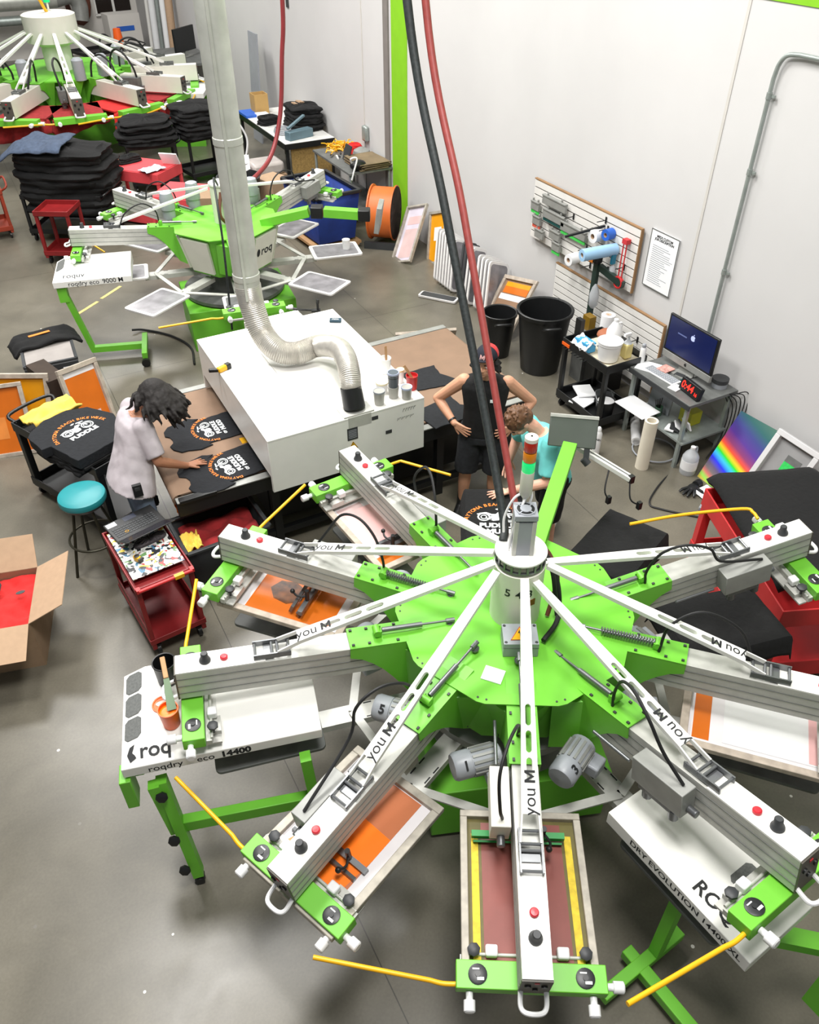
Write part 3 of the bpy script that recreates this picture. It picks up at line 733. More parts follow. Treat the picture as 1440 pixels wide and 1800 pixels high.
cup('smeared lavender lidded ink tub nearest the hood corner', (2.616, 5.005, 1.350), .045, .105, LAV, CUPG, BAND)
cup('small white ink tub hidden between the slate and red ones', (2.687, 5.253, 1.350), .032, .12, mk('peach_lid', (232,206,160), .4, var=.03), WPLAS)
p = (1.437, 6.135, 1.350)
t = thing('infrared_thermometer', 'yellow and black thermometer gun lying on the white hood', 'thermometer', p, R(20))
b = MB(); b.box((0,0,.025),(.1,.045,.045)); b.build('barrel', YEL, t, bev=.01)
b = MB(); b.box((.055,0,.026),(.05,.05,.05)); b.build('muzzle', BLACK, t, bev=.008)
b = MB(); b.bar((-.03,0,.022),(-.1,.06,.022),.035,.03); b.build('grip', BLACK, t, bev=.008)
p = (2.663, 6.534, 1.352)
t = thing('tool_sheath', 'small dark teal sheath with white marks on the back of the hood', 'case', p, R(60))
MB().box((0,0,.012),(.06,.11,.024)).build('body', mk('dark_teal', (34,66,82), .5), t, bev=.006)
text('YOU', .03, WPLAS, t, T(0,0,.0245) @ RZ(R(90)), .001)
p = (2.606, 6.934, 1.300)
t = thing('clamp_handle', 'black toggle clamp with a long lever on the rear box', 'clamp', (p[0],p[1],1.3), R(-20))
b = MB(); b.bar((0,0,.01),(-.16,.0,.03),.02,.012); b.cyl((-.16,0,.03),(-.2,.01,.035),.014); b.build('lever', BLACK, t)
b = MB(); b.cyl((.04,0,0),(.04,0,.11),.012); b.cyl((.04,0,.08),(.045,0,.12),.016); b.box((.02,0,.008),(.09,.05,.016)); b.build('post', BLACK, t)
# shirts on the belt
def MM(o, right, up): return frame(o, right, up)
p = (1.15, 5.47, .8432)
t = flat_shirt('black printed t-shirt on the belt under the man\'s hand', T(*p) @ RZ(R(97)) @ Matrix.Diagonal((.9,.95,1,1)), NCLOTH, seed=3, wob=.006, poly=SHIRT2, group='black shirts entering the dryer')
shirt_print(t, RZ(R(97)) @ T(0, -.03, .0135), .3, 2)
p = (1.17, 6.08, .8432)
t = flat_shirt('black printed t-shirt farther from the viewer half inside the dryer', T(*p) @ RZ(R(92)) @ Matrix.Diagonal((.86,.9,1,1)), NCLOTH, seed=8, wob=.008, poly=SHIRT2, group='black shirts entering the dryer')
shirt_print(t, RZ(R(92)) @ T(0, -.03, .0135), .29, 2)
MB().box((0,0,.001),(.12,.09,.002)).build('yellow_slip', YEL); 
o = bpy.data.objects['yellow_slip']; o.location = (1.468, 5.790, 0.845); o.location.z = .8432; tag(o, 'yellow slip of paper at the dryer mouth', 'paper')
for q, lb, sd, rz in (((3.240, 5.364, 0.845), 'plain black garment nearest the viewer on the right belt', 4, 8), ((3.348, 5.965, 0.845), 'plain black garment near the ink tubs on the right belt', 6, -4)):
    flat_shirt(lb, T(q[0], q[1], .8432) @ RZ(R(rz)), NCLOTH, seed=sd, wob=.006, poly=[(-.3,.16),(-.28,-.17),(.2,-.21),(.27,-.17),(.14,.02),(.16,.2)], name='folded_garment', cat='garment', group='black garments leaving the dryer')
# ----------------------------------------------------------------- flash dryers of the near press
MESHG = mk('grey_filter_mesh', (104, 106, 104), .6, .2, var=.2, scale=90)
def flash(label, M, L, Wd, zt, letters, filters, stand, slope_end=True, square=False):
    t = thing('flash_dryer', label, 'flash dryer', M.translation, 0, None)
    Q = T(*(-M.translation)) @ M
    x0, x1 = -L/2, L/2; ya, yb = -Wd/2, Wd/2
    b = MB(); b.m = Q
    if square:
        b.prism(rect(x0,x1,ya,yb), zt-.09, zt); Hs = lambda x: zt
    else:
        top = [(x0, ya), (x1-.13, ya), (x1-.13, yb-.17), (x0, yb-.17)]; mid = [(x0, ya), (x1, ya), (x1, yb), (x0, yb)]
        vs = [(x, y, zt) for x, y in top] + [(x, y, zt-.055) for x, y in mid] + [(x, y, zt-.125) for x, y in mid]
        b.add(vs, [(0,1,2,3),(0,4,5,1),(1,5,6,2),(2,6,7,3),(3,7,4,0),(4,8,9,5),(5,9,10,6),(6,10,11,7),(7,11,8,4),(11,10,9,8)])
    hood = b.build('hood', WHITE, t, bev=.004)
    for (fx, fy, fz, fw, fh, xd, yd) in filters:
        b = MB(); b.m = Q @ frame((fx, fy, fz), xd, yd); b.prism([(-fw/2+.02,-fh/2),(fw/2-.02,-fh/2),(fw/2,-fh/2+.02),(fw/2,fh/2-.02),(fw/2-.02,fh/2),(-fw/2+.02,fh/2),(-fw/2,fh/2-.02),(-fw/2,-fh/2+.02)], .0, .004)
        b.build('filter_grille', MESHG, t)
    for body, size, m_, bold in letters: text(body, size, INKBLK, t, Q @ m_, bold)
    stand(t, Q)
    return t
def stand3(t, Q):
    def nb(): b = MB(); b.m = Q; return b
    nb().box((.47, .0, .93), (.05, .5, .06)).build('cross_member', GREEN, t, bev=.004)
    nb().box((.53, .28, .87), (.06, .12, .24)).build('side_plate', GREEN, t, bev=.004)
    for y in (.34, -.3):
        nb().bar((.4, y-.02, .9), (.36, y, .45), .06, .06, up=(1,0,0)).build('upright', GREEN, t)
    nb().bar((.34, .34, .5), (-.42, .36, .5), .06, .09).build('lower_rail', GREEN, t, bev=.004)
    nb().bar((-.42, .36, .92), (-.46, .38, .05), .07, .06, up=(1,0,0)).build('leg', GREEN, t)
    nb().bar((.36, .3, .9), (.3, .42, .07), .07, .06, up=(1,0,0)).build('leg', GREEN, t)
    b = nb(); b.cyl((.3,.42,.08),(.3,.42,.0),.03); b.cyl((.3,.4,.03),(.3,.46,.03),.03); b.build('caster', BLACK, t)
    for z, y in ((.82,.29),(.5,.37),(.2,.39)):
        b = nb(); b.lathe([(.02,0),(.034,.006),(.034,.02),(.02,.026),(0,.026)], (.37-.02*(.9-z), y+.06, z), 7, axis=(.2,1,.4)); b.build('star_knob', BLACK, t)
s2 = Vector((.13,0,-.055)).normalized()
fl3 = T(*PC) @ RZ(R(166)) @ T(1.72, -.02, 0)
flash('white flash dryer lettered roqdry eco on a green stand under the left arm', fl3, 1.06, .64, 1.13,
  [('roq', .115, frame((.35,.245,1.1025), (-1,0,0), (0,-.17,.055)), .002), ('roqdry', .065, frame((.31,.3205,1.035), (-1,0,0), (0,0,1)), .0005), ('eco', .065, frame((.1,.3205,1.035), (-1,0,0), (0,0,1)), .0005), ('14400', .065, frame((-.06,.3205,1.035), (-1,0,0), (0,0,1)), .003)],
  [(.465,-.23,1.104,.14,.1,(0,1,0),(-.13,0,.055)), (.465,-.07,1.104,.14,.1,(0,1,0),(-.13,0,.055)), (.465,.09,1.104,.14,.1,(0,1,0),(-.13,0,.055))], stand3)
t = bpy.data.objects['flash_dryer']
b = MB(); b.m = RZ(R(166)); b.m = RZ(R(166)) @ frame((.46,.245,1.1025), (-1,0,0), (0,-.17,.055))
b.prism([(-.02,-.05),(.012,-.03),(.005,-.015),(-.008,0),(-.002,.02),(.006,.045),(-.02,.03),(-.035,-.01)], 0, .001); b.build('emblem', INKBLK, t)
def stand6(t, Q):
    def nb(): b = MB(); b.m = Q; return b
    nb().bar((-.1,-.22,.1), (.95,-.22,.1), .07, .07).build('base_rail', GREEN, t, bev=.005)
    nb().bar((.0,.1,.104), (.0,-.5,.104), .066, .066).build('base_foot', GREEN, t, bev=.005)
    nb().bar((.95,.5,.1), (.95,-.35,.1), .07, .07).build('base_foot', GREEN, t, bev=.005)
    nb().bar((.002,-.1,.14), (.002,-.1,.98), .06, .06).build('post', GREEN, t)
    nb().bar((.36,.16,.7), (.6,.5,.55), .09, .06).build('brace', GREEN, t)
    nb().bar((.66,.2,.98), (.66,.2,.5), .1, .1).build('post', GREEN, t)
fl6 = T(*PC) @ RZ(R(-84.1)) @ T(1.53, -.03, 0)
flash('white flash dryer lettered dry evolution at the bottom right corner', fl6, .86, .46, 1.06,
  [('ROQ', .1, frame((.17,-.15,1.061), (1,0,0), (0,1,0)), .002), ('DRY EVOLUTION 14400 XL', .055, frame((.06,-.2305,1.015), (1,0,0), (0,0,1)), .0008)],
  [(.2,.07,1.06,.15,.15,(1,0,0),(0,1,0))], stand6, square=True)
# yellow hidden bits of the dryer head: green accumulator tube beside it
# props on the left flash dryer
p = (0.162, 3.258, 1.130)
t = thing('ink_bucket', 'black ink bucket on the left flash dryer', 'bucket', p)
b = MB(); b.lathe([(.055,0),(.058,.005),(.064,.15),(.068,.155),(.066,.16),(.06,.158),(.055,.02),(0,.02)], n=24); b.build('bucket', BLACK, t)
t = thing('ink_spatula', 'green bladed spatula with a wooden handle resting across the ink tubs', 'spatula', (p[0], p[1], 1.155))
q = (0.129, 3.022, 1.240); d = Vector((q[0]-p[0], q[1]-p[1], 0))
b = MB(); b.bar((0,.02,.15), (d.x*.55, d.y*.55, .14), .028, .014); b.build('handle', WOOD, t, bev=.004)
b = MB(); b.bar((d.x*.55, d.y*.55, .14), (d.x*1.35, d.y*1.35, .1), .03, .003, w2=.05); b.build('blade', mk('green_ink_blade', (60,96,44), .4, var=.15), t)
q = (0.099, 2.953, 1.130)
t = thing('ink_tub', 'open orange ink tub beside its lid on the left flash dryer', 'tub', q)
b = MB(); b.lathe([(.043,0),(.045,.004),(.053,.12),(.056,.122),(.056,.13),(.05,.13),(.049,.105)], n=24); b.build('tub', ORANGE, t)
b = MB(); b.lathe([(.05,0),(.03,.006),(0,.0)], (0,0,.108), 20); b.build('ink', OINK, t)
q = (0.085, 3.102, 1.130)
t = thing('tub_lid', 'orange lid smeared with white ink lying on the left flash dryer', 'lid', q)
b = MB(); b.lathe([(.056,0),(.058,.008),(.05,.008),(.048,.004),(0,.004)], n=24); b.build('rim', ORANGE, t)
b = MB(); b.prism([(.035*math.cos(i)*(.8+.3*math.sin(3*i)), .035*math.sin(i)*(.9+.2*math.cos(2*i))) for i in [k*.4 for k in range(15)]], .005, .007); b.build('ink_smear', mk('pinkish_white_ink', (240,214,200), .4), t)
MB().box((0,0,.003),(.095,.11,.006)).build('note_pad', PAPER, loc=((1.683, 2.241, 1.398)), rz=R(40)); tag(bpy.data.objects['note_pad'], 'white pad of paper on the green press deck', 'paper')

# ================================================================= middle press, far press and the back of the hall
def caster(b, x, y, r=.045):
    b.cyl((x-.014, y, r), (x+.014, y, r), r, n=12); b.box((x, y, r*2), (.05, .04, .02))
def utility_cart(name, label, loc, rz, L, Wd, h, mat, low=.2, group=None, lip=.07, handle=True, legs=.045, tub=False, mid=None):
    t = thing(name, label, 'cart', loc, rz, group)
    for nm, z in (('top_tray', h), ('bottom_tray', low)) + ((('middle_tray', mid),) if mid else ()):
        b = MB(); b.box((0, 0, z-lip), (L, Wd, .012))
        for x in (-L/2, L/2): b.box((x, 0, z-lip/2), (.014, Wd+.014, lip))
        for y in (-Wd/2, Wd/2): b.box((0, y, z-lip/2), (L, .014, lip))
        b.build(nm, mat, t, bev=.004)
    for x in (-1, 1):
        for y in (-1, 1):
            b = MB(); b.box((x*(L/2-legs/2), y*(Wd/2-legs/2), (.09+h-lip)/2), (legs, legs, h-lip-.09)); b.build('leg', mat, t, bev=.004)
            b = MB(); caster(b, x*(L/2-.05), y*(Wd/2-.05)); b.build('caster', BLACK, t)
    if handle:
        b = MB(); b.tube(smoothpath([(L/2, -Wd/2+.04, h-.03), (L/2+.09, -Wd/2+.05, h+.03), (L/2+.09, Wd/2-.05, h+.03), (L/2, Wd/2-.04, h-.03)], 6), .016, 10); b.build('push_handle', mat, t)
    return t
def heap(label, c, sx, sy, h, mat, seed=1, rz=0., layers=12, name='shirt_pile', cat='shirt pile', sag=0., n=48, taper=.9):
    """a pile of loosely folded shirts nobody could count"""
    b = MB(); rr = random.Random(seed); off = [(rr.uniform(-.05,.05), rr.uniform(-.05,.05), rr.uniform(.9,1.06)) for _ in range(layers+2)]
    nv = layers * 4
    def fn(u, v):
        a = 2*PI*u; k = v * layers; i = int(min(k, layers-.001)); f = k - i
        ca, sa = math.cos(a), math.sin(a)
        q = (abs(ca)**4 + abs(sa)**4) ** -.25
        o = off[i]; bulge = .94 + .06*math.sin(PI*f)
        nz_ = mnoise.noise(Vector((ca*2+seed, sa*2, v*6)))*.12 + mnoise.noise(Vector((ca*9+seed, sa*9, v*layers*1.7)))*.06
        s_ = (1 - (1-taper)*v) * o[2] * bulge * (1 + nz_)
        if v > .97: s_ *= .9
        return (ca*q*sx/2*s_ + o[0]*sx*.5, sa*q*sy/2*s_ + o[1]*sy*.5, v*h*(1 + .12*mnoise.noise(Vector((ca+seed, sa, 3)))*1) - sag*v*(ca*q)**2*h)
    b.grid(fn, n, nv, close_u=True)
    top = [fn(i/n, 1) for i in range(n)]; cen = (sum(p[0] for p in top)/n, sum(p[1] for p in top)/n, h*1.02)
    base = len(b.v) - n
    ring2 = [tuple(Vector(p).lerp(Vector(cen), .5) + Vector((0,0,.02*rr.uniform(-1,1)))) for p in top]
    b.add(ring2 + [cen], [])
    m_ = len(b.v) - n - 1
    for i in range(n):
        j = (i+1) % n
        b.f.append((base+i, base+j, m_+j, m_+i)); b.f.append((m_+i, m_+j, len(b.v)-1)); b.mi += [0, 0]
    b.f.append(tuple(range(n-1, -1, -1))); b.mi.append(0)
    o = b.build(name, mat, loc=c, rz=rz)
    o['kind'] = 'stuff'
    return tag(o, label, cat)
# ----------------------------------------------------------------- middle press
MC = (2.58, 9.6, 0); ZM = 1.33
mid = thing('carousel_printing_press', 'middle lime green carousel press with white side panels behind the dryer', 'printing press', MC)
b = MB(); b.m = RZ(R(-8)); b.box((0, -.05, .25), (1.3, 1.0, .5)); b.build('base', GREEN, mid, bev=.006)
b = MB(); b.lathe([(.5,.5),(.62,.52),(.62,.56),(.3,.58),(.25,.8)], n=32); b.build('turntable', GRIME, mid)
B0 = R(-102); BZ = [B0 + k*PI/4 for k in range(8)]
b = MB(); b.prism([(.66*math.cos(B0+PI/8+k*PI/4), .66*math.sin(B0+PI/8+k*PI/4)) for k in range(8)], ZM+.01, ZM+.02); b.build('deck_plate', GREEN, mid)
b = MB()
rt = [(.62*math.cos(B0+PI/8+k*PI/4), .62*math.sin(B0+PI/8+k*PI/4), ZM+.01) for k in range(8)]
rb = [(.5*math.cos(B0+PI/8+k*PI/4), .5*math.sin(B0+PI/8+k*PI/4), .85) for k in range(8)]
b.add(rt+rb, [(i,(i+1)%8,(i+1)%8+8,i+8) for i in range(8)] + [tuple(range(15,7,-1))]); b.build('skirt', GREEN, mid)
for k in (0, 1, 2, 7, 6):
    a = B0 + k*PI/4
    Mx = frame((.525*math.cos(a), .525*math.sin(a), 1.11), (-math.sin(a), math.cos(a), 0), (.11*math.cos(a), .11*math.sin(a), .47))
    if k == 0: continue
    b = MB(); b.m = Mx; b.prism([(-.16,-.22),(.16,-.22),(.2,.2),(-.2,.2)], 0, .03); pn = b.build('side_panel', CREAM, mid)
    if k == 1: text('roq', .15, INKBLK, pn, Mx @ T(.03, .0, .031), .003); bb = MB(); bb.m = Mx @ T(-.13,0,.031); bb.prism([(.03*math.cos(i*.5), .05*math.sin(i*.5)) for i in range(12)], 0, .001); bb.build('emblem', INKBLK, pn)
b = MB(); b.lathe([(.13,0),(.13,.42),(.1,.43)], (-.0,0,ZM+.02), 24); cm = b.build('column', CREAM, mid); text('2', .08, INKBLK, cm, frame((-.08,-.105,ZM+.28), (1,-.8,0), (0,0,1)), .001)
b = MB(); b.lathe([(.14,0),(.14,.02),(0,.021)], (0,0,ZM+.45), 24); b.build('column_disc', WHITE, mid)
head(mid, R(164), .06, k=.94, zd=ZM, lever=(-.3,.25,-.12), carr=None, word=None, ring=1.76, cable=True)
head(mid, R(119), .06, zd=ZM, carr=None, word=None, ring=1.76)
head(mid, R(30), .12, zd=ZM, carr=1.5, word=None, ring=1.76)
head(mid, R(-100), -.05, zd=ZM, lever=(.05,-.55,0), carr=None, word=None, ring=1.76)
for a in (140, 104, 44):
    b = MB(); q = R(a); b.lathe([(.075,0),(.075,.1),(.085,.11),(.085,.24),(.07,.3),(.05,.31),(0,.312)], (.72*math.cos(q), .72*math.sin(q), ZM+.0), 18); b.slot=1; b.box((.8*math.cos(q), .8*math.sin(q), ZM+.08), (.09,.09,.14), (0,0,q)); b.build('motor', [GPLAS, ALUD], mid)
WPAL = mk('worn_pallet_face', (128,126,130), .3, .2, var=.3, scale=7); PRIM = mk('scuffed_pallet_rim', (212,210,208), .5, var=.1)
for a in BZ: pallet(mid, a, 1.0, .85, L=.62, w=.44, mat=PRIM, worn=WPAL)
rod_ring(mid, BZ, .92, .8)
b = MB(); b.bar((.35,-.3,1.37),(.85,-.58,1.5),.14,.1); b.bar((1.0,-.68,1.5),(1.35,-.9,1.48),.12,.1); ia = b.build('infeed_arm', GREEN, mid, bev=.004)
for p0 in ((.93,-.63,1.5),(1.4,-.93,1.48)): MB().box(p0, (.14,.14,.13), (0,0,-.5)).build('arm_joint', BLACK, ia, bev=.01)
MB().box((1.55,-1.02,1.46),(.06,.34,.3),(0,.15,-.55)).build('touch_panel', ALUD, ia, bev=.006)
b = MB(); b.tube(smoothpath([(.0,-.2,ZM+.02),(-.12,-.25,ZM+.18),(-.05,-.15,ZM+.4)],6),.02); b.build('brown_hose', MATS['brown_hose'], mid)
def standM(t, Q):
    def nb(): b = MB(); b.m = Q; return b
    nb().box((.36, .22, .9), (.1, .12, .26)).build('side_plate', GREEN, t)
    nb().bar((.34,.24,.85),(.2,.2,.1),.07,.06,up=(1,0,0)).build('leg', GREEN, t)
    nb().bar((.22,.2,.12),(-.4,.24,.12),.07,.07).build('base_rail', GREEN, t)
    nb().bar((-.4,-.0,.13),(-.4,.55,.13),.06,.07).build('base_foot', GREEN, t)
    b = nb(); b.cyl((-.4,.55,.05),(-.4,.59,.05),.05); b.build('caster', BLACK, t)
flash('white flash dryer lettered roqdry eco under the middle press on the left', T(.98, 9.72, 0) @ RZ(R(166)), .86, .62, 1.08,
  [('roquv', .1, frame((.2,.225,1.053), (-1,0,0), (0,-.17,.055)), .001), ('roqdry eco', .075, frame((.1,.3105,.99), (-1,0,0), (0,0,1)), .0005), ('9000 M', .075, frame((-.22,.3105,.99), (-1,0,0), (0,0,1)), .001)],
  [(.365,-.12,1.053,.3,.1,(0,1,0),(-.13,0,.055))], standM)
t = thing('sponge_cup', 'small white cup standing on the right hand pallet of the middle press', 'cup', (4.000, 9.293, 0.853))
b = MB(); b.lathe([(.045,0),(.05,.12),(.045,.12),(.043,.1),(0,.1)], n=16); b.build('cup_body', WPLAS, t)
MB().tube(smoothpath([(1.277, 10.004, 0.050),(1.433, 9.988, 0.020),(1.682, 9.678, 0.020),(1.820, 9.262, 0.020),(1.741, 8.819, 0.020)],8),.014,6).build('floor_cord', RUBBER); tag(recentre(bpy.data.objects['floor_cord']), 'black power cord on the floor behind the dryer', 'cord')
b = MB()
for q0, q1 in (((0.717, 10.875, 0.002),(1.074, 11.178, 0.002)), ((1.134, 11.249, 0.002),(1.461, 11.540, 0.002))): b.bar(q0, q1, .05, .003)
o = b.build('floor_tape', mk('worn_yellow_tape', (200,186,120), .8, var=.2, scale=20)); o['kind'] = 'stuff'; tag(recentre(o), 'worn yellow tape line on the floor behind the crate', 'tape')
# ----------------------------------------------------------------- far press
FC = (2.32, 19.4, 0); ZF = 1.35
far = thing('carousel_printing_press', 'far lime green carousel press with a wide white drum at the top left', 'printing press', FC)
b = MB(); b.m = RZ(R(28)); b.box((0,0,.33),(1.6,1.6,.66)); bs = b.build('base', GREEN, far)
text('roq', .3, INKBLK, bs, RZ(R(28)) @ frame((-.803,.05,.36), (0,-1,0), (0,0,1)), .006)
b = MB(); b.lathe([(.95,.68),(.95,.74),(.5,.76)], n=36); b.build('turntable', GRIME, far)
b = MB(); b.prism([(1.2*math.cos(k*PI/7), 1.2*math.sin(k*PI/7)) for k in range(14)], ZF, ZF+.02); b.build('deck_plate', GREEN, far)
b = MB(); b.lathe([(.65,.85),(1.05,ZF)], n=14); b.build('skirt', GREEN, far)
for k in range(14):
    a = k*PI/7 + PI/14
    b = MB(); b.m = RZ(a); b.add([(1.18,-.22,ZF),(1.18,.22,ZF),(.95,0,.78),(1.05,0,ZF)],[(0,1,2),(0,2,3),(1,3,2),(0,3,1)]); b.build('point_panel', GREEN, far)
b = MB(); b.lathe([(.27,0),(.27,.42),(.5,.5),(.5,.95),(.46,.97),(0,1.0)], (0,0,ZF+.02), 36); b.build('drum', CREAM, far)
for i, a in enumerate((-172, -146, -120, -94, -68, -42, -16, 10, 36, 155)):
    head(far, R(a), .0, k=1.4, zd=ZF, far=True, carr=1.15 if i % 2 else None, word=None, ring=2.05, rr=.5, lever=(-.05,-.5,0), knobs=False, strut=False, tie0=1.45)
    if i in (1, 3, 4, 6): 
        q = R(a+13); b = MB(); b.lathe([(.11,0),(.11,.34),(.07,.38),(0,.38)], (1.15*math.cos(q), 1.15*math.sin(q), ZF), 14); b.build('motor', GPLAS, far)
    pallet(far, R(a), 1.1, .62, k=1.4, L=.55, w=.5, mat=ORANGE if a in (-120, -94, -68) else GRIME)
b = MB(); b.cyl((.05,.1,2.3),(.05,.1,2.5),.02); b.build('tower_pole', CREAM, far)
for nm, mt, z0 in (('green_lens', LENSG, 2.5), ('amber_lens', LENSA, 2.63), ('red_lens', LENSR, 2.76)):
    b = MB(); b.cyl((.05,.1,z0),(.05,.1,z0+.13),.06); b.build(nm, mt, far)
for a, w_, h_, mt, lb in ((-94, .95, .26, MCLOTH, 'dark red shirt hanging over the front pallet of the far press'), (-119, 1.0, .4, MCLOTH, 'dark red shirt hanging at the left edge of the far press'), (-68, 1.0, .42, RCLOTH, 'red shirt hanging over the right pallet of the far press'), (-44, .9, .34, MCLOTH, 'dark red shirt draped behind the white flash dryer')):
    q = R(a); Mx = T(*FC) @ RZ(q) @ T(2.3, 0, 0)
    t = thing('shirt_on_pallet', lb, 't-shirt', Mx.translation, 0, 'red shirts on the far press')
    b = MB(); b.m = T(*(-Mx.translation)) @ Mx
    def fn(u, v, w_=w_, h_=h_, a=a):
        y = (u-.5)*w_; x = .08 + .04*math.sin(u*17+a); z = .99 - v*h_*(.8+.25*math.sin(u*5+a))
        return (x + v*.06*math.sin(u*23), y*(1+.12*v), z)
    b.grid(fn, 24, 6); b.box((-.4,0,1.0),(.95,w_*.92,.02)); b.build('fabric', mt, t, thick=.01)
t = flash('white flash dryer with a black vent under the right arm of the far press', T(4.35, 18.4, 0) @ RZ(R(-25)), 1.2, 1.0, 1.0, [('eco', .12, T(.3,-.25,1.001), .002)], [(-.3,.3,1.0,.3,.2,(1,0,0),(0,1,0)), (.2,.3,1.0,.24,.2,(1,0,0),(0,1,0))],
  lambda t, Q: [ (lambda b: (setattr(b, 'm', Q), b.box((0, y, .45), (1.0, .08, .9)), b.build('side_frame', GREEN, t)))(MB()) for y in (-.45, .45)], square=True)
# ----------------------------------------------------------------- back wall and far right corner
w = MB().box((0,0,0),(1.0,.08,1.9)).build('window_1', mk('dark_glass', (34,26,22), .25, var=.1), loc=(5.35, 28.98, 1.95)); struct(w)
b = MB(); b.box((0,-.05,0),(.07,.04,1.9)); b.box((0,-.05,-.97),(1.1,.05,.06)); b.box((-.52,-.05,0),(.05,.05,1.9)); b.build('window_frame', WHITE, w)
t = thing('ventilation_duct', 'horizontal silver ventilation duct along the back wall at the top left', 'duct', (2.3, 28.0, 1.5))
b = MB(); b.cyl((-7,0,.06),(1.35,0,.06),.22,n=20); b.slot = 1; b.cyl((-7,.1,-.4),(1.5,.1,-.4),.12,n=16); b.build('pipe', [MATS['duct_steel'], GALV], t)
b = MB(); b.tube(smoothpath([(1.3,0,.06),(1.75,0,.12),(1.95,0,-.1),(1.9,-.05,-.5)],6),[.22]*19,16); b.build('elbow', ALUD, t)
for i, (q, h_, r_, mt, lb) in enumerate((((250,100), 2.6, .05, WHITE, 'white pole against the right wall nearest the dark window'), ((262,98), 2.6, .09, PAPER, 'thick white paper roll against the far right wall'), ((276,95), 2.7, .06, GALV, 'grey pipe between white rolls at the far wall'), ((288,93), 2.7, .08, PAPER, 'white paper roll beside the brown one at the far wall'), ((300,93), 2.6, .1, CARD, 'brown cardboard roll against the far right wall'), ((309,93), 1.3, .03, YEL, 'yellow pole leaning at the far right wall'))):
    p = (5.75, 26.6 - i*.62, 0)
    o = MB().cyl((0,0,0),(.12,0,h_),r_,n=14).build('wall_roll', mt, loc=p); tag(o, lb, 'roll')
p = (5.577, 21.628, 0.900)
t = thing('desk_monitor', 'white screened monitor half hidden by the exhaust duct', 'monitor', (5.5, 21.8, .95), R(-50))
b = MB(); b.box((0,0,.36),(.05,.8,.5)); b.build('casing', BLACK, t); b = MB(); b.box((-.028,0,.37),(.006,.74,.44)); b.build('screen', mk('lit_white_screen', (222,218,236), .4, var=0, emit=.5), t); b = MB(); b.box((0,0,.06),(.05,.1,.12)); b.box((0,0,.01),(.2,.3,.02)); b.build('stand', ALUD, t)
t = thing('work_table', 'cluttered far table under the white monitor', 'table', (5.45, 22.0, 0)); b = MB(); b.box((0,0,.92),(1.1,2.2,.05)); b.build('table_top', GRIME, t)
for x in (-.5,.5):
    for y in (-1.0,1.0): b = MB(); b.box((x,y,.45),(.06,.06,.9)); b.build('leg', BLACK, t)
o = MB(); rr = random.Random(4); 
t = thing('cable_coil', 'brown looped hose hanging on the back wall left of the window', 'hose', (4.3, 28.6, .9)); b = MB(); b.tube([(.3*math.cos(i*.4), 0, .5+.55*math.sin(i*.4)) for i in range(16)], .07, 8, closed=True); b.build('loop', MATS['brown_hose'], t)
t = thing('storage_box', 'white printed carton in front of the back wall window', 'box', (5.2, 27.4, 0), .1); b = MB(); b.box((0,0,.6),(.9,.6,1.2)); b.build('carton', BWALLM, t); b = MB(); b.box((0,-.305,.85),(.5,.01,.12)); b.build('blue_band', BLUEP, t)
utility_cart('utility_cart', 'black cart with clutter behind the far press', (4.1, 24.2, 0), .3, 1.6, .8, .9, BLACK)
o = MB().cyl((0,0,0),(0,0,.42),.14,.09,n=12).build('safety_cone', ORANGE, loc=(4.4,24.0,.9)); tag(o, 'orange cone on the black cart behind the far press', 'cone')
# ----------------------------------------------------------------- shirt carts between the presses
utility_cart('shirt_cart', 'tall black cart buried under the biggest pile of black shirts', (1.35, 13.9, 0), R(-32), 1.25, .75, .72, BLACK)
heap('big pile of black shirts topped with grey navy ones at the left', (1.4, 13.9, .45), 1.5, 1.1, .9, BCLOTH, 3, R(-32), layers=9)
b = MB()
b.m = T(1.05,13.85,1.33) @ RZ(R(-30))
b.grid(lambda u, v: ((u-.5)*.95, (v-.5)*.75, .06*mnoise.noise(Vector((u*4, v*4, 1))) + .12 - .9*max(0, .3-u)**1.5 - .5*max(0,.25-v)**1.5), 20, 14)
o = b.build('draped_shirt', GCLOTH, thick=.02); tag(recentre(o), 'grey navy shirts draped over the top of the big pile', 't-shirt')
for q, lb in (((1.847, 13.760, 1.000), 'yellow shirt corner poking out of the big black pile'), ((1.792, 13.909, 0.500), 'yellow shirt corner at the foot of the big black pile')):
    o = MB().ball((0,0,.03),(.09,.06,.03)).build('cloth_corner', YCLOTH, loc=q, rz=.5); tag(o, lb, 't-shirt')
utility_cart('shirt_cart', 'black cart with a sagging pile of black shirts behind the pink cart', (3.05, 15.7, 0), R(-8), .85, .7, .8, BLACK)
heap('sagging pile of black shirts on the cart behind the pink cart', (3.03, 15.7, .78), 1.0, .85, .38, BCLOTH, 5, R(-8), layers=6)
utility_cart('shirt_cart', 'black cart with shirts half hidden by the exhaust duct', (4.0, 15.8, 0), R(10), .8, .7, .8, BLACK)
heap('pile of black shirts half hidden by the exhaust duct', (3.98, 15.7, .78), .95, .9, .5, BCLOTH, 9, R(10), layers=7)
for q, rz in (((2.05,17.1,.0), .3), ((2.75,17.45,.0), .35)):
    t = thing('shelf_insert', 'grey plastic divider tray on the floor by the far base, ' + ('left one' if rz == .3 else 'right one'), 'tray', q, rz)
    b = MB(); b.box((0,0,.02),(.5,.42,.02))
    for x in (-.25,0,.25): b.box((x,0,.06),(.03,.42,.1))
    for y in (-.2,0,.2): b.box((0,y,.06),(.5,.03,.1))
    b.build('tray', ALUD, t)
PINKR = mk('pinkish_red_paint', (214, 72, 78), .5, var=.06)  # even pinkish red, the own colour of the two metal carts
